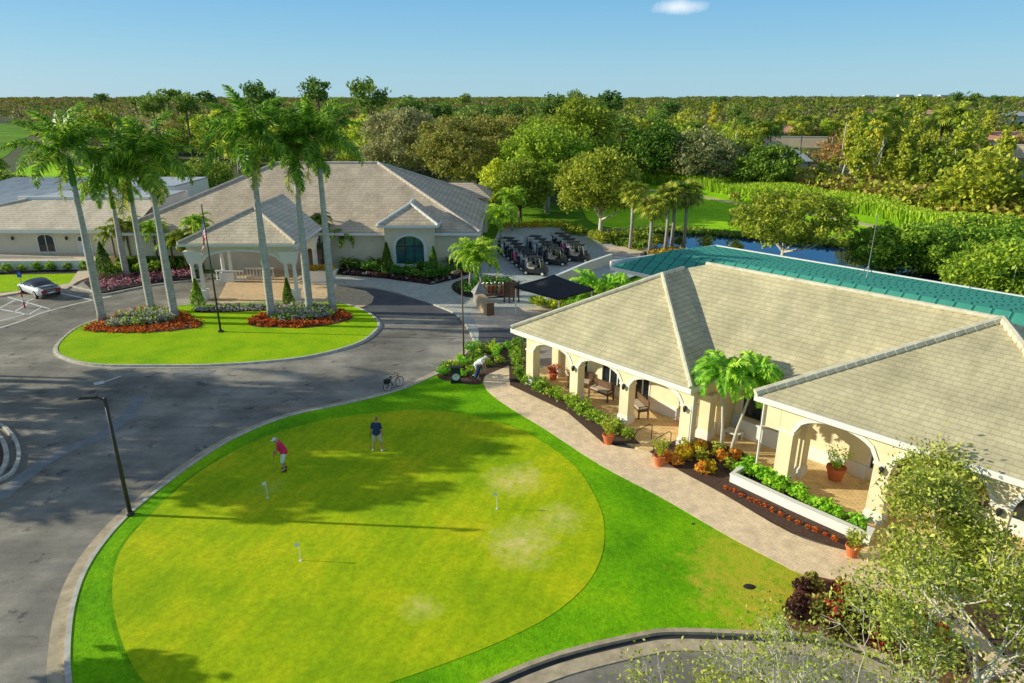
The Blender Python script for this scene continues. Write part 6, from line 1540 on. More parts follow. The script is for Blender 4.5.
for i in range(12):
    a = PI/6*i; m = MB(); m.tube([(0.26*math.cos(a),-0.178,0.62+0.26*math.sin(a)),(0.30*math.cos(a),-0.178,0.62+0.30*math.sin(a))], 0.009, 4); m.build('hour_mark', 'black_metal', dial)
# black canopy
cx_, cy_ = 3.15, 50.1; t = thing('shade_canopy', 'black pyramid shade canopy on white posts beside the restaurant', 'canopy', (cx_, cy_, 0.1), RA)
hx, hy = 2.35, 1.95
m = MB(); v_ = []; fs = []
n = 8
for i in range(n+1):        # a taut, slightly sagging skin from ridge point to hem
    u = i/n
    for k_ in range(24):
        a = 2*PI*k_/24; c_, s_ = math.cos(a), math.sin(a); q = max(abs(c_), abs(s_)); v_.append((hx*u*c_/q, hy*u*s_/q, 3.25-0.98*u**0.88))
for i in range(n):
    for k_ in range(24): fs.append((i*24+k_, i*24+(k_+1)%24, (i+1)*24+(k_+1)%24, (i+1)*24+k_))
base_ = len(v_)
for k_ in range(24):
    x0, y0, z0 = v_[n*24+k_]; v_.append((x0, y0, z0-0.16))
for k_ in range(24): fs.append((n*24+k_, n*24+(k_+1)%24, base_+(k_+1)%24, base_+k_))
m.add(v_, fs); m.build('canvas', 'black_canvas', t)
for sx in (-1, 1):
    for sy in (-1, 1):
        m = MB(); m.tube([(sx*(hx-0.12), sy*(hy-0.12), 0), (sx*(hx-0.12), sy*(hy-0.12), 2.25)], 0.05, 8); m.build('post', 'white_paint', t)
# wooden reception counter and other small things at the plaza
x, y = G(489,316); t = thing('starter_counter', 'tan wooden block counter with dark end on the plaza', 'counter', (x-0.35, y+1.0, 0.1), 1.95)
m = MB(); m.box(-1.25,1.25,-0.28,0.28,0,0.95); m.build('body', 'tan_wood', t)
m = MB(); m.box(-1.3,-1.255,-0.3,0.3,0.0,0.98); m.build('end_panel', 'brown_wood', t)
m = MB(); m.box(-1.3,1.3,-0.32,0.32,0.985,1.03); m.build('top', 'tan_wood', t)
x, y = G(480,302); t = thing('stone_shelter', 'small grey pointed stone pier beside the plaza bed', 'stone pier', (x, y, 0.1), 0.3)
m = MB(); m.box(-0.45,0.45,-0.45,0.45,0,0.7); m.build('pier', 'stone_grey', t)
m = MB(); m.add([(-0.62,-0.62,0.7),(0.62,-0.62,0.7),(0.62,0.62,0.7),(-0.62,0.62,0.7),(0,0,1.65)], [(0,3,2,1),(0,1,4),(1,2,4),(2,3,4),(3,0,4)]); m.build('cap', 'stone_grey', t)
def golf_bag(label, loc, mat, rz=0.0, lean=0.25, group='golf bags', h=0.9):
    t = thing('golf_bag', label, 'golf bag', loc, rz, group)
    L_ = Vector((lean, 0, 1)).normalized()
    m = MB(); m.tube([(0,0,0),tuple(L_*h*0.5),tuple(L_*h)], [0.13,0.14,0.15], 10); m.build('bag', mat, t, smooth=False)
    m = MB(); m.box(-0.17,-0.08,-0.1,0.1,h*0.25,h*0.55); m.build('pocket', mat, t)
    rr = random.Random(int(loc[0]*100)); 
    for k_ in range(5):
        dx, dy = rr.uniform(-.08,.08), rr.uniform(-.08,.08); e = L_*(h+rr.uniform(0.15,0.3)); c_ = MB(); c_.tube([tuple(L_*h*0.9+Vector((dx,dy,0))), tuple(e+Vector((dx,dy,0)))], 0.012, 4); c_.ball((e.x+dx,e.y+dy,e.z), (0.05,0.035,0.03), 6, 4); c_.build('club', 'grey_metal', t)
    return t
# bag rack
x, y = G(497,298); t = thing('bag_rack', 'long dark wooden bag rack with red brown cushions by the plaza bed', 'rack', (x, y, 0.1), 0.15)
m = MB(); m.box(-1.5,1.5,-0.3,0.3,0.28,0.36); m.build('shelf', 'brown_wood', t)
m = MB(); m.box(-1.5,1.5,0.24,0.3,0.36,0.95); m.build('back', 'brown_wood', t)
for sx in (-1.4, 1.4): 
    m = MB(); m.box(sx-0.05,sx+0.05,-0.28,0.28,0,0.28); m.build('leg', 'brown_wood', t)
for i in range(8):
    golf_bag(['%s golf bag standing on the rack, place %s from its left end' % (['brown','tan','rust','brown','tan','rust','dark','dark'][i], ['first','second','third','fourth','fifth','sixth','seventh','eighth'][i])][0], (x-1.25+i*0.35, y-0.05+0.05*i, 0.46), ['boot_brown','tan_wood','terracotta','boot_brown','tan_wood','terracotta','black_canvas','black_canvas'][i], 0.15, 0.1, 'bags on the rack', 0.6)
for i, (px, py) in enumerate(((509,303),(514,304))):
    x, y = G(px, py); t = thing('upright_board', ['tall dark board with posts by the bag rack, left','tall dark board with posts by the bag rack, right'][i], 'notice board', (x, y, 0.1), 0.4)
    m = MB(); m.box(-0.4,0.4,-0.04,0.04,0.5,1.7); m.build('panel', 'brown_wood', t)
    for sx in (-0.42,0.42): m = MB(); m.box(sx-0.04,sx+0.04,-0.05,0.05,0,1.8); m.build('leg', 'black_metal', t)
# planter trough with yellow flowers beside the portico
x, y = G(325,284); t = thing('planter_trough', 'white flared planter trough with yellow flowers right of the portico', 'planter', (x-0.4, y+0.4, 0.1), 0.0)
m = MB(); m.add([(-1.1,-0.35,0),(1.1,-0.35,0),(1.1,0.35,0),(-1.1,0.35,0),(-1.4,-0.45,1.0),(1.4,-0.45,1.0),(1.4,0.45,1.0),(-1.4,0.45,1.0)],[(0,3,2,1),(0,1,5,4),(1,2,6,5),(2,3,7,6),(3,0,4,7),(4,5,6,7)]); m.build('trough', 'white_trim', t)
m = MB(); m.box(-1.5,1.5,-0.5,0.5,1.0,1.1); m.build('rim', 'white_trim', t)
rng = np.random.default_rng(8); P = np.stack([rng.uniform(-1.3,1.3,900), rng.uniform(-0.42,0.42,900), 1.1+rng.uniform(0,0.45,900)], 1); V, F = leaf_quads(P, 0.08, rng); npmesh('flowers', V, F, 'petal_yellow', t)
x, y = G(652,262); t = thing('litter_bin', 'small dark bin at the foot of the leftmost cabbage palm', 'bin', (x-0.9, y-0.4, 0.12))
m = MB(); m.lathe([(0.24,0),(0.27,0.1),(0.27,0.8),(0.2,0.95)], (0,0,0), 12); m.build('body', 'car_dark', t)
m = MB(); m.lathe([(0.28,0.8),(0.28,0.86),(0.10,1.0)], (0,0,0), 12); m.build('lid', 'black_metal', t)
# parking signs
for (px, py, lb, h) in ((24,293,'blue parking sign on a thin post in front of the silver car',1.9),):
    x, y = G(px, py); t = thing('parking_sign', lb, 'sign', (x, y, 0.0), 0)
    m = MB(); m.tube([(0,0,0),(0,0,h)], 0.03, 6); m.build('post', 'grey_metal', t)
    m = MB(); m.box(-0.2,0.2,-0.035,-0.03,h-0.5,h); s_ = m.build('panel', 'sign_blue', t)
    m = MB(); m.ball((0.0,-0.04,h-0.13), (0.035,0.004,0.035), 8, 5); m.tube([(0,-0.04,h-0.17),(0.0,-0.04,h-0.3),(0.09,-0.04,h-0.31),(0.12,-0.04,h-0.42)], 0.014, 4); m.tube([(0.0,-0.04,h-0.22),(0.08,-0.04,h-0.22)], 0.012, 4); m.build('symbol', 'white_paint', s_)
x, y = G(25,308); t = thing('marker_post', 'red and white marker post standing in the hatched parking area', 'post', (x, y, 0))
m = MB(); m.tube([(0,0,0),(0,0,0.5)], 0.06, 8); m.build('lower_band', 'tail_red', t)
m = MB(); m.tube([(0,0,0.5),(0,0,0.9)], 0.058, 8); m.build('middle_band', 'white_paint', t)
m = MB(); m.tube([(0,0,0.9),(0,0,1.35)], 0.056, 8); m.build('upper_band', 'tail_red', t)
# handrail at the patio steps
x, y = G(640,447); t = thing('handrail', 'thin black curved handrail at the patio entrance', 'handrail', (x, y, 0.1), RA)
for dx in (0.0, 1.1):
    m = MB(); m.tube([(dx,-0.5,0),(dx,-0.5,0.75),(dx,-0.3,0.9),(dx,0.7,0.9),(dx,0.9,0.75),(dx,0.9,0)], 0.02, 6); m.build('rail', 'black_metal', t)
# patio furniture
def bench(label, s, tt, rz, group):
    x, y = BL(s, tt); t = thing('patio_bench', label, 'bench', (x, y, 0.1), RA+rz, group)
    m = MB(); m.box(-0.7,0.7,-0.28,0.28,0.40,0.50); m.build('seat', 'brown_wood', t)
    m = MB(); m.box(-0.7,0.7,0.25,0.31,0.5,0.95); m.build('backrest', 'brown_wood', t)
    for sx in (-0.67, 0.67):
        m = MB(); m.tube([(sx,-0.26,0.4),(sx,-0.26,0.68),(sx,0.26,0.68)], 0.03, 5); m.build('armrest', 'brown_wood', t)
        for sy in (-0.25, 0.27): m = MB(); m.box(sx-0.035,sx+0.035,sy-0.035,sy+0.035,0,0.4); m.build('leg', 'brown_wood', t)
    m = MB(); m.box(-0.62,0.62,-0.24,0.22,0.5,0.58); m.build('cushion', 'cloth_khaki', t)
bench('dark wooden bench behind the second arch, left', 5.0, 2.1, 0.0, 'patio benches'); bench('dark wooden bench behind the third arch', 7.6, 2.0, -0.5, 'patio benches')
bench('dark wooden bench by the first arch wall', 3.3, 2.3, 0.3, 'patio benches')
x, y = BL(12.6, 3.0)
t = thing('side_table', 'low white table in front of the recessed windows', 'table', (x, y, 0.1), RA)
m = MB(); m.box(-0.4,0.4,-0.3,0.3,0.42,0.47); m.build('top', 'white_trim', t)
for sx in (-0.34,0.34):
    for sy in (-0.24,0.24): m = MB(); m.box(sx-0.03,sx+0.03,sy-0.03,sy+0.03,0,0.42); m.build('leg', 'white_trim', t)

# ---------------------------------------------------------------- car
a_ = Vector(G(45,299)); b_ = Vector(G(27,292.5)); hdg = math.atan2(b_.y-a_.y, b_.x-a_.x)
ctr = (a_+b_)/2+Vector((math.sin(hdg), -math.cos(hdg)))*-0.78
ctr = (a_+b_)/2+Vector((-math.sin(hdg), math.cos(hdg)))*(-0.85)
car = thing('parked_car', 'silver two door car with dark soft top parked in the bay at the left', 'car', (ctr.x-0.5, ctr.y-0.1, 0.0), hdg)
SX = [(-2.35,0.42,0.80,0.72),(-2.25,0.30,0.92,0.84),(-1.7,0.24,0.98,0.91),(-1.0,0.22,0.94,0.92),(0.0,0.22,0.92,0.92),(0.9,0.22,0.92,0.91),(1.6,0.24,0.86,0.88),(2.2,0.30,0.72,0.80),(2.38,0.40,0.60,0.66)]
m = MB(); vs = []; fs = []
for (x, zb, zt, hw__) in SX:
    for (yy, zz) in ((-hw__*0.86,zb),(-hw__,zb+0.14),(-hw__*1.0,zb+(zt-zb)*0.62),(-hw__*0.90,zt-0.03),(-hw__*0.55,zt+0.02),(0,zt+0.035),(hw__*0.55,zt+0.02),(hw__*0.90,zt-0.03),(hw__*1.0,zb+(zt-zb)*0.62),(hw__,zb+0.14),(hw__*0.86,zb)): vs.append((x, yy, zz))
q = 11
for i in range(len(SX)-1):
    for j in range(q): fs.append((i*q+j, i*q+(j+1)%q, (i+1)*q+(j+1)%q, (i+1)*q+j))
fs += [tuple(range(q)), tuple((len(SX)-1)*q+j for j in range(q))[::-1]]
m.add(vs, fs); body = m.build('body', 'car_silver', car, smooth=True)
CB = [(-1.55,0.97,0.72),(-1.05,1.22,0.64),(-0.45,1.36,0.60),(0.25,1.35,0.60),(0.6,1.25,0.63),(1.15,0.93,0.74)]
def cabin(i0, i1, inset, top_only=False):
    m = MB(); vs = []; fs = []
    for (x, zt, hw__) in CB[i0:i1+1]: vs += [(x,-0.80,0.90),(x,-hw__-inset,zt-0.05),(x,-hw__*0.7,zt+inset),(x,0,zt+inset+0.02),(x,hw__*0.7,zt+inset),(x,hw__+inset,zt-0.05),(x,0.80,0.90)]
    for i in range(i1-i0):
        for j in (range(1,5) if top_only else range(6)): fs.append((i*7+j, i*7+j+1, (i+1)*7+j+1, (i+1)*7+j))
    m.add(vs, fs); return m
cabin(0,5,0).build('windows', 'dark_glass', car, smooth=True)
cabin(1,3,0.012,True).build('roof', 'car_dark', car, smooth=True)
m = MB(); m.box(-2.3,-1.62,-0.68,0.68,0.985,1.0); m.build('boot_lid', 'car_dark', car)
for sx in (-1.42, 1.45):
    for sy in (-0.84, 0.84):
        m = MB(); m.wheel((sx, sy, 0.34), 0.34, 0.22, 'y', 20, 0.0); wh = m.build('wheel', 'rubber', car)
        m = MB(); m.wheel((sx, sy+(0.10 if sy > 0 else -0.10), 0.34), 0.23, 0.05, 'y', 14, 0.0); m.build('rim', 'chrome', wh)
for sy in (-0.55, 0.55):
    m = MB(); m.box(-2.385,-2.33,sy-0.2,sy+0.2,0.58,0.74); m.build('tail_light', 'tail_red', car)
    m = MB(); m.box(2.22,2.36,sy-0.18,sy+0.18,0.55,0.66); m.build('headlight', 'white_paint', car)
    m = MB(); m.ball((0.75, sy*1.75, 0.98), (0.1,0.1,0.07), 8, 6); m.build('wing_mirror', 'car_silver', car)
m = MB(); m.box(-2.37,-2.34,-0.22,0.22,0.45,0.57); m.build('number_plate', 'white_paint', car)
m = MB(); m.box(-2.4,-2.2,-0.7,0.7,0.32,0.44); m.build('bumper', 'car_dark', car)

# ---------------------------------------------------------------- golf carts in the yard
cart = thing('golf_cart', 'black golf cart parked in the yard', 'golf cart', (0,0,0.11), 0, 'golf carts parked in the yard')
m = MB(); m.add([(-1.15,-0.55,0.25),(1.15,-0.5,0.25),(1.15,0.5,0.25),(-1.15,0.55,0.25),(-1.15,-0.55,0.62),(-0.1,-0.58,0.62),(-0.1,0.58,0.62),(-1.15,0.55,0.62)], [(0,3,2,1),(4,5,6,7),(0,1,5,4),(3,7,6,2),(0,4,7,3),(1,2,6,5)])
m.add([(0.6,-0.52,0.25),(1.2,-0.42,0.3),(1.2,0.42,0.3),(0.6,0.52,0.25),(0.6,-0.52,0.85),(1.05,-0.42,0.68),(1.05,0.42,0.68),(0.6,0.52,0.85)],[(0,3,2,1),(4,5,6,7),(0,1,5,4),(1,2,6,5),(2,3,7,6),(3,0,4,7)]); m.build('body', 'car_dark', cart)
m = MB(); m.box(-0.55,0.0,-0.52,0.52,0.62,0.78); m.build('seat', 'cloth_khaki', cart)
m = MB(); m.box(-0.66,-0.56,-0.52,0.52,0.7,1.15); m.build('backrest', 'cloth_khaki', cart)
m = MB(); m.box(-0.75,0.55,-0.5,0.5,1.66,1.72); m.build('roof', 'black_canvas', cart, bevel=0.03)
for sx, bx in ((-0.7,-0.72),(0.5,0.7)):
    for sy in (-0.44, 0.44): m = MB(); m.tube([(bx,sy,0.6),(sx,sy,1.66)], 0.022, 5); m.build('roof_post', 'white_paint', cart)
for sy in (-0.48, 0.48): m = MB(); m.tube([(-0.9,sy,0.6),(-0.86,sy,1.28)], 0.03, 5); m.build('bag_rail', 'grey_metal', cart)
m = MB(); m.add([(0.82,-0.46,0.85),(0.82,0.46,0.85),(0.70,0.44,1.18),(0.70,-0.44,1.18)], [(0,1,2,3)]); m.build('windscreen', 'dark_glass', cart)
m = MB(); m.tube([(0.6,0.25,0.75),(0.3,0.25,1.0)], 0.02, 5); m.wheel((0.28,0.25,1.02), 0.16, 0.03, 'x', 12, 0.13); m.build('steering_wheel', 'black_metal', cart)
for sx in (-0.78, 0.85):
    for sy in (-0.5, 0.5):
        m = MB(); m.wheel((sx, sy, 0.22), 0.22, 0.18, 'y', 14); wh = m.build('wheel', 'rubber', cart)
        m = MB(); m.wheel((sx, sy+(0.085 if sy > 0 else -0.085), 0.22), 0.13, 0.03, 'y', 10); m.build('rim', 'white_paint', wh)
pos_ = []
for i in range(7): pos_.append((-0.3+i*0.42, 72.0-i*1.5, -0.35, 'left'))
for i in range(5): pos_.append((2.6+i*0.45, 73.0-i*1.5, -0.35, 'second left'))
for i in range(5): pos_.append((5.4+i*0.35, 74.5-i*1.5, -0.35, 'right'))
for i in range(0): pos_.append((8.2+i*0.1, 73.5-i*1.5, -0.35, 'far right'))
ordn = ['first','second','third','fourth','fifth','sixth','seventh']; cnt_ = {}
bagm = ['black_canvas','cloth_white','black_canvas','black_canvas','bag_pink','black_canvas','cloth_navy','bag_teal','black_canvas','cloth_white','cloth_navy']; bn = {'bag_pink':'pink','cloth_white':'white','black_canvas':'black','bag_teal':'teal','cloth_navy':'navy'}
for i, (x, y, rz, row) in enumerate(pos_):
    k_ = cnt_.get(row, 0); cnt_[row] = k_+1
    lb = f'black golf cart, {ordn[k_]} from the back of the {row} row'
    if i == 0: cart.location = (x, y, 0.11); cart.rotation_euler = (0,0,rz); cart['label'] = lb
    else: dup(cart, (x, y, 0.11), rz, None, lb)
    mt = bagm[i % 11]
    bx = x-1.02*math.cos(rz)+0.22*math.sin(rz); by = y-1.02*math.sin(rz)-0.22*math.cos(rz)
    golf_bag(f'{bn[mt]} golf bag at the rear of the {ordn[k_]} cart in the {row} row', (bx, by, 0.62), mt, rz, -0.15, 'golf bags on the carts', 0.85)
    mt2 = bagm[(i*3+5) % 11]
    golf_bag(f'{bn[mt2]} golf bag on the far side of the {ordn[k_]} cart in the {row} row', (bx-0.5*math.sin(rz), by+0.5*math.cos(rz), 0.62), mt2, rz, -0.15, 'second golf bags on the carts', 0.85)

# ---------------------------------------------------------------- bicycle at the kerb
x, y = G(394,388.5); bk = thing('bicycle', 'bicycle with pale wheels standing in the road at the kerb', 'bicycle', (x, y, 0.0), math.radians(50)); bk.scale = (0.88,)*3
for sx in (-0.52, 0.52):
    m = MB(); m.wheel((sx,0,0.35), 0.35, 0.04, 'y', 28, 0.31); wh = m.build('wheel', 'rubber', bk)
    m = MB(); m.wheel((sx,0,0.35), 0.315, 0.03, 'y', 28, 0.27); m.build('rim', 'cloth_white', wh)
    m = MB()
    for k_ in range(10): a = PI*k_/10; m.tube([(sx-0.28*math.cos(a),0,0.35-0.28*math.sin(a)),(sx+0.28*math.cos(a),0,0.35+0.28*math.sin(a))], 0.006, 3)
    m.build('spokes', 'grey_metal', wh)
m = MB()
for p, q_ in (((-0.52,0,0.35),(-0.12,0,0.33)),((-0.12,0,0.33),(-0.22,0,0.85)),((-0.22,0,0.80),(0.38,0,0.84)),((-0.12,0,0.33),(0.40,0,0.78)),((-0.52,0,0.35),(-0.22,0,0.80)),((0.52,0,0.35),(0.38,0,0.92))): m.tube([p, q_], 0.018, 6)
m.build('frame', 'black_metal', bk)
m = MB(); m.tube([(0.30,-0.27,1.0),(0.40,-0.15,0.98),(0.38,0,0.95),(0.40,0.15,0.98),(0.30,0.27,1.0)], 0.015, 6); m.build('handlebar', 'black_metal', bk)
m = MB(); m.ball((-0.24,0,0.90), (0.14,0.08,0.04), 10, 6); m.build('saddle', 'black_metal', bk)
m = MB(); m.box(-0.72,-0.36,-0.14,0.14,0.55,0.82); m.build('pannier', 'black_canvas', bk)
m = MB(); m.tube([(-0.12,-0.12,0.3),(-0.12,0.12,0.36)], 0.02, 6); m.build('pedals', 'black_metal', bk)
# golf trolley beside the person at the walk
def trolley(label, px, py, rz):
    x, y = G(px, py); t = thing('golf_trolley', label, 'golf trolley', (x, y, 0.11), rz)
    for sy in (-0.3, 0.3): m = MB(); m.wheel((0,sy,0.15), 0.15, 0.05, 'y', 16, 0.10); m.build('wheel', 'rubber', t)
    m = MB(); m.tube([(0,-0.3,0.15),(0,0.3,0.15)], 0.02, 5); m.tube([(0.35,0,0.1),(-0.1,0,0.35),(-0.45,0,1.0)], 0.022, 6); m.build('frame', 'grey_metal', t)
    m = MB(); m.tube([(-0.45,-0.15,1.0),(-0.45,0.15,1.0)], 0.025, 6); m.build('handle', 'black_metal', t); return x, y
x, y = trolley('small golf trolley standing beside the bending person', 475, 381, 2.4)
golf_bag('black and white golf bag on the trolley by the bending person', (x+0.05, y, 0.3), 'cloth_navy', 2.4, -0.4, None, 0.85) if False else golf_bag('navy golf bag on the trolley by the bending person', (x+0.08, y-0.05, 0.28), 'cloth_navy', 2.4, -0.35, 'trolley bag', 0.8)
m = MB(); 
# curled hose end and small debris near the brown spot of the lawn
x, y = G(749,589); m.ball((x, y, 0.1), (0.22,0.15,0.04), 10, 6); o = m.build('drain_hole', 'mulch_dark'); tag(o, 'dark round drain hole in the brown patch of the lawn', 'drain')
x, y = G(693,526); m = MB(); m.ball((x, y, 0.1), (0.07,0.06,0.02), 8, 5); o = m.build('drain_hole', 'mulch_dark'); tag(o, 'tiny dark sprinkler hole in the lawn above the brown patch', 'drain')
# bollard in the lower right bed
x, y = G(946,640); t = thing('path_light', 'short dark post light beside the walk among the twigs', 'post light', (x, y, 0.1))
m = MB(); m.tube([(0,0,0),(0,0,0.8)], 0.03, 6); m.build('post', 'black_metal', t); m = MB(); m.lathe([(0.12,0.8),(0.1,0.86),(0.02,0.92)], (0,0,0), 10); m.build('hood', 'black_metal', t)

# ---------------------------------------------------------------- people
def blob(name, parts, mat, parent, vox=0.011, smooth=1.0):
    """one continuous surface from tapered limbs; parts: (p0, p1, r0, r1) or (centre, radii) tuples"""
    m = MB()
    for p in parts:
        if len(p) == 2: m.ball(p[0], p[1], 14, 10)
        else:
            a, b, r0, r1 = p; a = Vector(a); b = Vector(b); d = (b-a); L = d.length; d = d/L if L > 1e-6 else Vector((0,0,1))
            m.tube([tuple(a-d*r0*0.85), tuple(a-d*r0*0.5), tuple(a), tuple(b), tuple(b+d*r1*0.5), tuple(b+d*r1*0.85)], [r0*0.5, r0*0.86, r0, r1, r1*0.86, r1*0.5], 12)
    o = m.build(name, mat, parent, smooth=True)
    r = o.modifiers.new('skin', 'REMESH'); r.mode = 'VOXEL'; r.voxel_size = vox; r.use_smooth_shade = True
    s = o.modifiers.new('soften', 'SMOOTH'); s.factor = 0.5; s.iterations = 3
    return o
def hand(wr, d, thumb_side, grip=True):
    """palm, four bent fingers and a thumb, from wrist wr in direction d"""
    d = Vector(d).normalized(); s = Vector(thumb_side).normalized(); nrm = d.cross(s).normalized(); w_ = Vector(wr); P = [(tuple(w_), tuple(w_+d*0.045), 0.026, 0.032), (tuple(w_+d*0.04+s*0.015), tuple(w_+d*0.08-s*0.012), 0.022, 0.022)]
    for k_, (off, l) in enumerate(((0.030,0.072),(0.010,0.080),(-0.010,0.074),(-0.030,0.058))):
        a = w_+d*0.085+s*off; c = 0.9 if grip else 0.25
        b = a+(d*math.cos(c*0.6)+nrm*math.sin(c*0.6))*l*0.5; e = b+(d*math.cos(c*1.9)+nrm*math.sin(c*1.9))*l*0.5
        P += [(tuple(a), tuple(b), 0.0095, 0.009), (tuple(b), tuple(e), 0.009, 0.008)]
    a = w_+d*0.03+s*0.03; b = a+(d*0.6+s*0.8)*0.035; e = b+(d*0.9+nrm*0.5)*0.032
    P += [(tuple(a), tuple(b), 0.012, 0.011), (tuple(b), tuple(e), 0.011, 0.009)]
    return P
def person(label, loc, rz, J, skin, top, bottom, shoes, head_dir, hat=None, hair='hair_grey', shorts=True, sleeve=0.5, socks=None):
    t = thing('person', label, 'person', loc, rz)
    V = {k_: Vector(v) for k_, v in J.items()}
    hdv = Vector(head_dir).normalized(); H_ = V['head']; sd_ = hdv.cross(Vector((0,0,1))).normalized(); up_ = sd_.cross(hdv).normalized()
    parts = [(V['pelvis'], V['chest'], 0.145, 0.155), (V['pelvis']+Vector((0,0.07,0)), V['pelvis']-Vector((0,0.07,0)), 0.125, 0.125), (V['chest'], V['neck'], 0.14, 0.065), (V['sl'], V['sr'], 0.075, 0.075), (V['neck'], H_-up_*0.05, 0.058, 0.055), (tuple(H_), (0.082, 0.078, 0.108)), (tuple(H_+hdv*0.03-up_*0.05), (0.062,0.058,0.062))]
    parts += [(tuple(H_+hdv*0.095-up_*0.01), (0.016,0.014,0.024)), (tuple(H_+sd_*0.08-up_*0.005), (0.018,0.012,0.028)), (tuple(H_-sd_*0.08-up_*0.005), (0.018,0.012,0.028))]
    for s in 'lr':
        parts += [(V['s'+s], V['e'+s], 0.052, 0.041), (V['e'+s], V['w'+s], 0.041, 0.027), (V['h'+s], V['k'+s], 0.088, 0.056), (V['k'+s], V['a'+s], 0.055, 0.036), (V['a'+s]+Vector((0,0,-0.01)), V['t'+s], 0.040, 0.036)]
        parts += hand(V['w'+s], (V['w'+s]-V['e'+s]), V.get('thumb', Vector((0,0,1))) if False else (V['t'+s]-V['a'+s]))
    parts = [tuple(tuple(q_) if isinstance(q_, Vector) else q_ for q_ in p) for p in parts]
    body = blob('body', parts, skin, t, 0.0085)
    def lerp(a, b, u): return tuple(V[a].lerp(V[b], u))
    sh = [(tuple(V['pelvis']+Vector((0,0,0.02))), tuple(V['chest']), 0.178, 0.17), (tuple(V['pelvis']+Vector((0,0.05,0.02))), tuple(V['pelvis']+Vector((0,-0.05,0.02))), 0.168, 0.168), (tuple(V['chest']), tuple(V['chest'].lerp(V['neck'], 0.75)), 0.155, 0.085), (tuple(V['sl']), tuple(V['sr']), 0.088, 0.088)]
    for s in 'lr': sh.append((tuple(V['s'+s]), lerp('s'+s, 'e'+s, sleeve*1.3), 0.072, 0.066))
    blob('shirt', sh, top, t, 0.012)
    pn = [(tuple(V['pelvis']+Vector((0,0.06,0.0))), tuple(V['pelvis']-Vector((0,0.06,0.0))), 0.155, 0.155)]
    for s in 'lr':
        pn.append((tuple(V['h'+s]), lerp('h'+s, 'k'+s, 0.92), 0.112, 0.092) if shorts else (tuple(V['h'+s]), tuple(V['k'+s]), 0.112, 0.08))
        if not shorts: pn.append((tuple(V['k'+s]), lerp('k'+s, 'a'+s, 0.9), 0.08, 0.062))
    blob('shorts' if shorts else 'trousers', pn, bottom, t, 0.012)
    for s in 'lr':
        d = (V['t'+s]-V['a'+s]).normalized(); a = V['a'+s]
        blob('shoe', [(tuple(a-d*0.03+Vector((0,0,-0.03))), tuple(a+d*0.15+Vector((0,0,-0.045))), 0.052, 0.042), (tuple(a+Vector((0,0,-0.02))), tuple(a+Vector((0,0,0.0))), 0.045, 0.043)], shoes, t, 0.008)
    blob('hair', [(tuple(H_-hdv*0.015+up_*0.03), (0.088,0.086,0.095)), (tuple(H_-hdv*0.05), (0.06,0.075,0.08))], hair, t, 0.008)
    for k_ in (-1, 1):
        m = MB(); e = H_+hdv*0.080+sd_*0.032*k_+up_*0.012; m.ball(tuple(e), 0.011, 8, 6); m.build('eye', 'eye_dark', t)
    m = MB(); mo = H_+hdv*0.088-up_*0.062; m.tube([tuple(mo-sd_*0.022), tuple(mo+hdv*0.004), tuple(mo+sd_*0.022)], 0.005, 5); m.build('mouth', 'cloth_pink', t)
    if hat:
        cap_ = blob('cap', [(tuple(H_+up_*0.045), (0.098,0.095,0.085)), (tuple(H_+hdv*0.10+up_*0.05), (0.085,0.075,0.014))], hat, t, 0.008)
    return t
def club(label, top, foot, rz, loc):
    t = thing('putter', label, 'putter', loc, rz); a = Vector(top); b = Vector(foot); d = (b-a).normalized()
    m = MB(); m.tube([tuple(a-d*0.1), tuple(a+d*0.2)], 0.014, 6); m.build('grip', 'rubber', t)
    m = MB(); m.tube([tuple(a+d*0.2), tuple(b)], 0.007, 5); m.build('shaft', 'chrome', t)
    m = MB(); m.cbox((b.x+0.02, b.y, b.z+0.01), (0.03, 0.11, 0.025)); m.build('club_head', 'grey_metal', t)
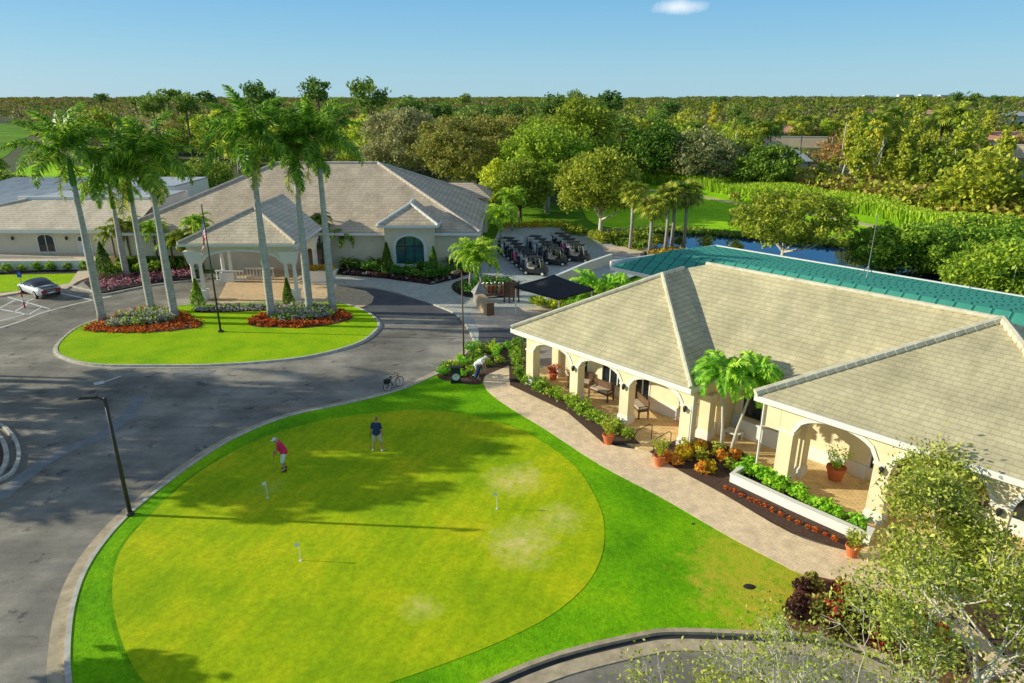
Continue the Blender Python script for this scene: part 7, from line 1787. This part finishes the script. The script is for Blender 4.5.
# local frame of every figure: +x is where it faces
# 1: pink shirt, bending over a putt, facing left
x, y = G(285,472)
J1 = dict(pelvis=(-0.06,0,0.90), chest=(0.07,0,1.24), neck=(0.16,0,1.43), head=(0.24,0,1.55), sl=(0.12,0.17,1.36), sr=(0.12,-0.17,1.36), el=(0.19,0.20,1.07), er=(0.19,-0.20,1.07), wl=(0.32,0.05,0.87), wr=(0.32,-0.04,0.92),
  hl=(-0.05,0.10,0.86), hr=(-0.05,-0.10,0.86), kl=(0.05,0.14,0.47), kr=(0.05,-0.14,0.47), al=(-0.03,0.15,0.085), ar=(-0.03,-0.15,0.085), tl=(0.14,0.18,0.045), tr=(0.14,-0.18,0.045))
person('person in crimson shirt and white shorts with white cap bending over a putt', (x, y, 0.112), PI+0.25, J1, 'skin_tan', 'cloth_pink', 'cloth_white', 'eye_dark', (0.75,0,-0.5), hat='cloth_white', hair='hair_grey')
club('putter held by the person in the crimson shirt', (0.37,0.0,0.90), (0.50,0.02,0.0), PI+0.25, (x, y, 0.122))
# 2: navy shirt, standing seen from behind
x, y = G(378,453)
J2 = dict(pelvis=(0,0,0.96), chest=(0.02,0,1.30), neck=(0.03,0,1.50), head=(0.06,0,1.66), sl=(0.02,0.165,1.40), sr=(0.02,-0.165,1.40), el=(0.0,0.26,1.13), er=(0.0,-0.26,1.13), wl=(0.10,0.30,0.88), wr=(0.10,-0.27,0.88),
  hl=(0,0.11,0.90), hr=(0,-0.11,0.90), kl=(0.03,0.17,0.50), kr=(0.03,-0.17,0.50), al=(-0.01,0.22,0.085), ar=(-0.01,-0.22,0.085), tl=(0.15,0.26,0.045), tr=(0.15,-0.26,0.045))
person('person in navy shirt and khaki shorts standing on the green seen from behind', (x, y, 0.112), PI/2-0.1, J2, 'skin_tan', 'cloth_navy', 'cloth_khaki', 'cloth_white', (0.9,0,-0.35), hair='boot_brown')
club('putter held low by the person in the navy shirt', (0.13,0.36,0.80), (0.25,0.40,0.0), PI/2-0.1, (x, y, 0.122))
# 3: white shirt, bending forward at the walk
x, y = G(481,381)
J3 = dict(pelvis=(-0.15,0,0.92), chest=(0.12,0,1.18), neck=(0.28,0,1.32), head=(0.39,0,1.42), sl=(0.20,0.18,1.27), sr=(0.20,-0.18,1.27), el=(0.28,0.22,1.00), er=(0.28,-0.22,1.00), wl=(0.34,0.18,0.76), wr=(0.34,-0.16,0.76),
  hl=(-0.14,0.11,0.87), hr=(-0.14,-0.11,0.87), kl=(-0.06,0.13,0.48), kr=(-0.02,-0.13,0.48), al=(-0.16,0.13,0.085), ar=(-0.08,-0.13,0.085), tl=(0.01,0.15,0.045), tr=(0.09,-0.15,0.045))
person('person in white shirt, white cap and light trousers bending forward at the walk', (x-0.1, y, 0.112), -0.2, J3, 'skin', 'cloth_white', 'cloth_khaki', 'eye_dark', (0.8,0,-0.5), hat='cloth_white', shorts=False)
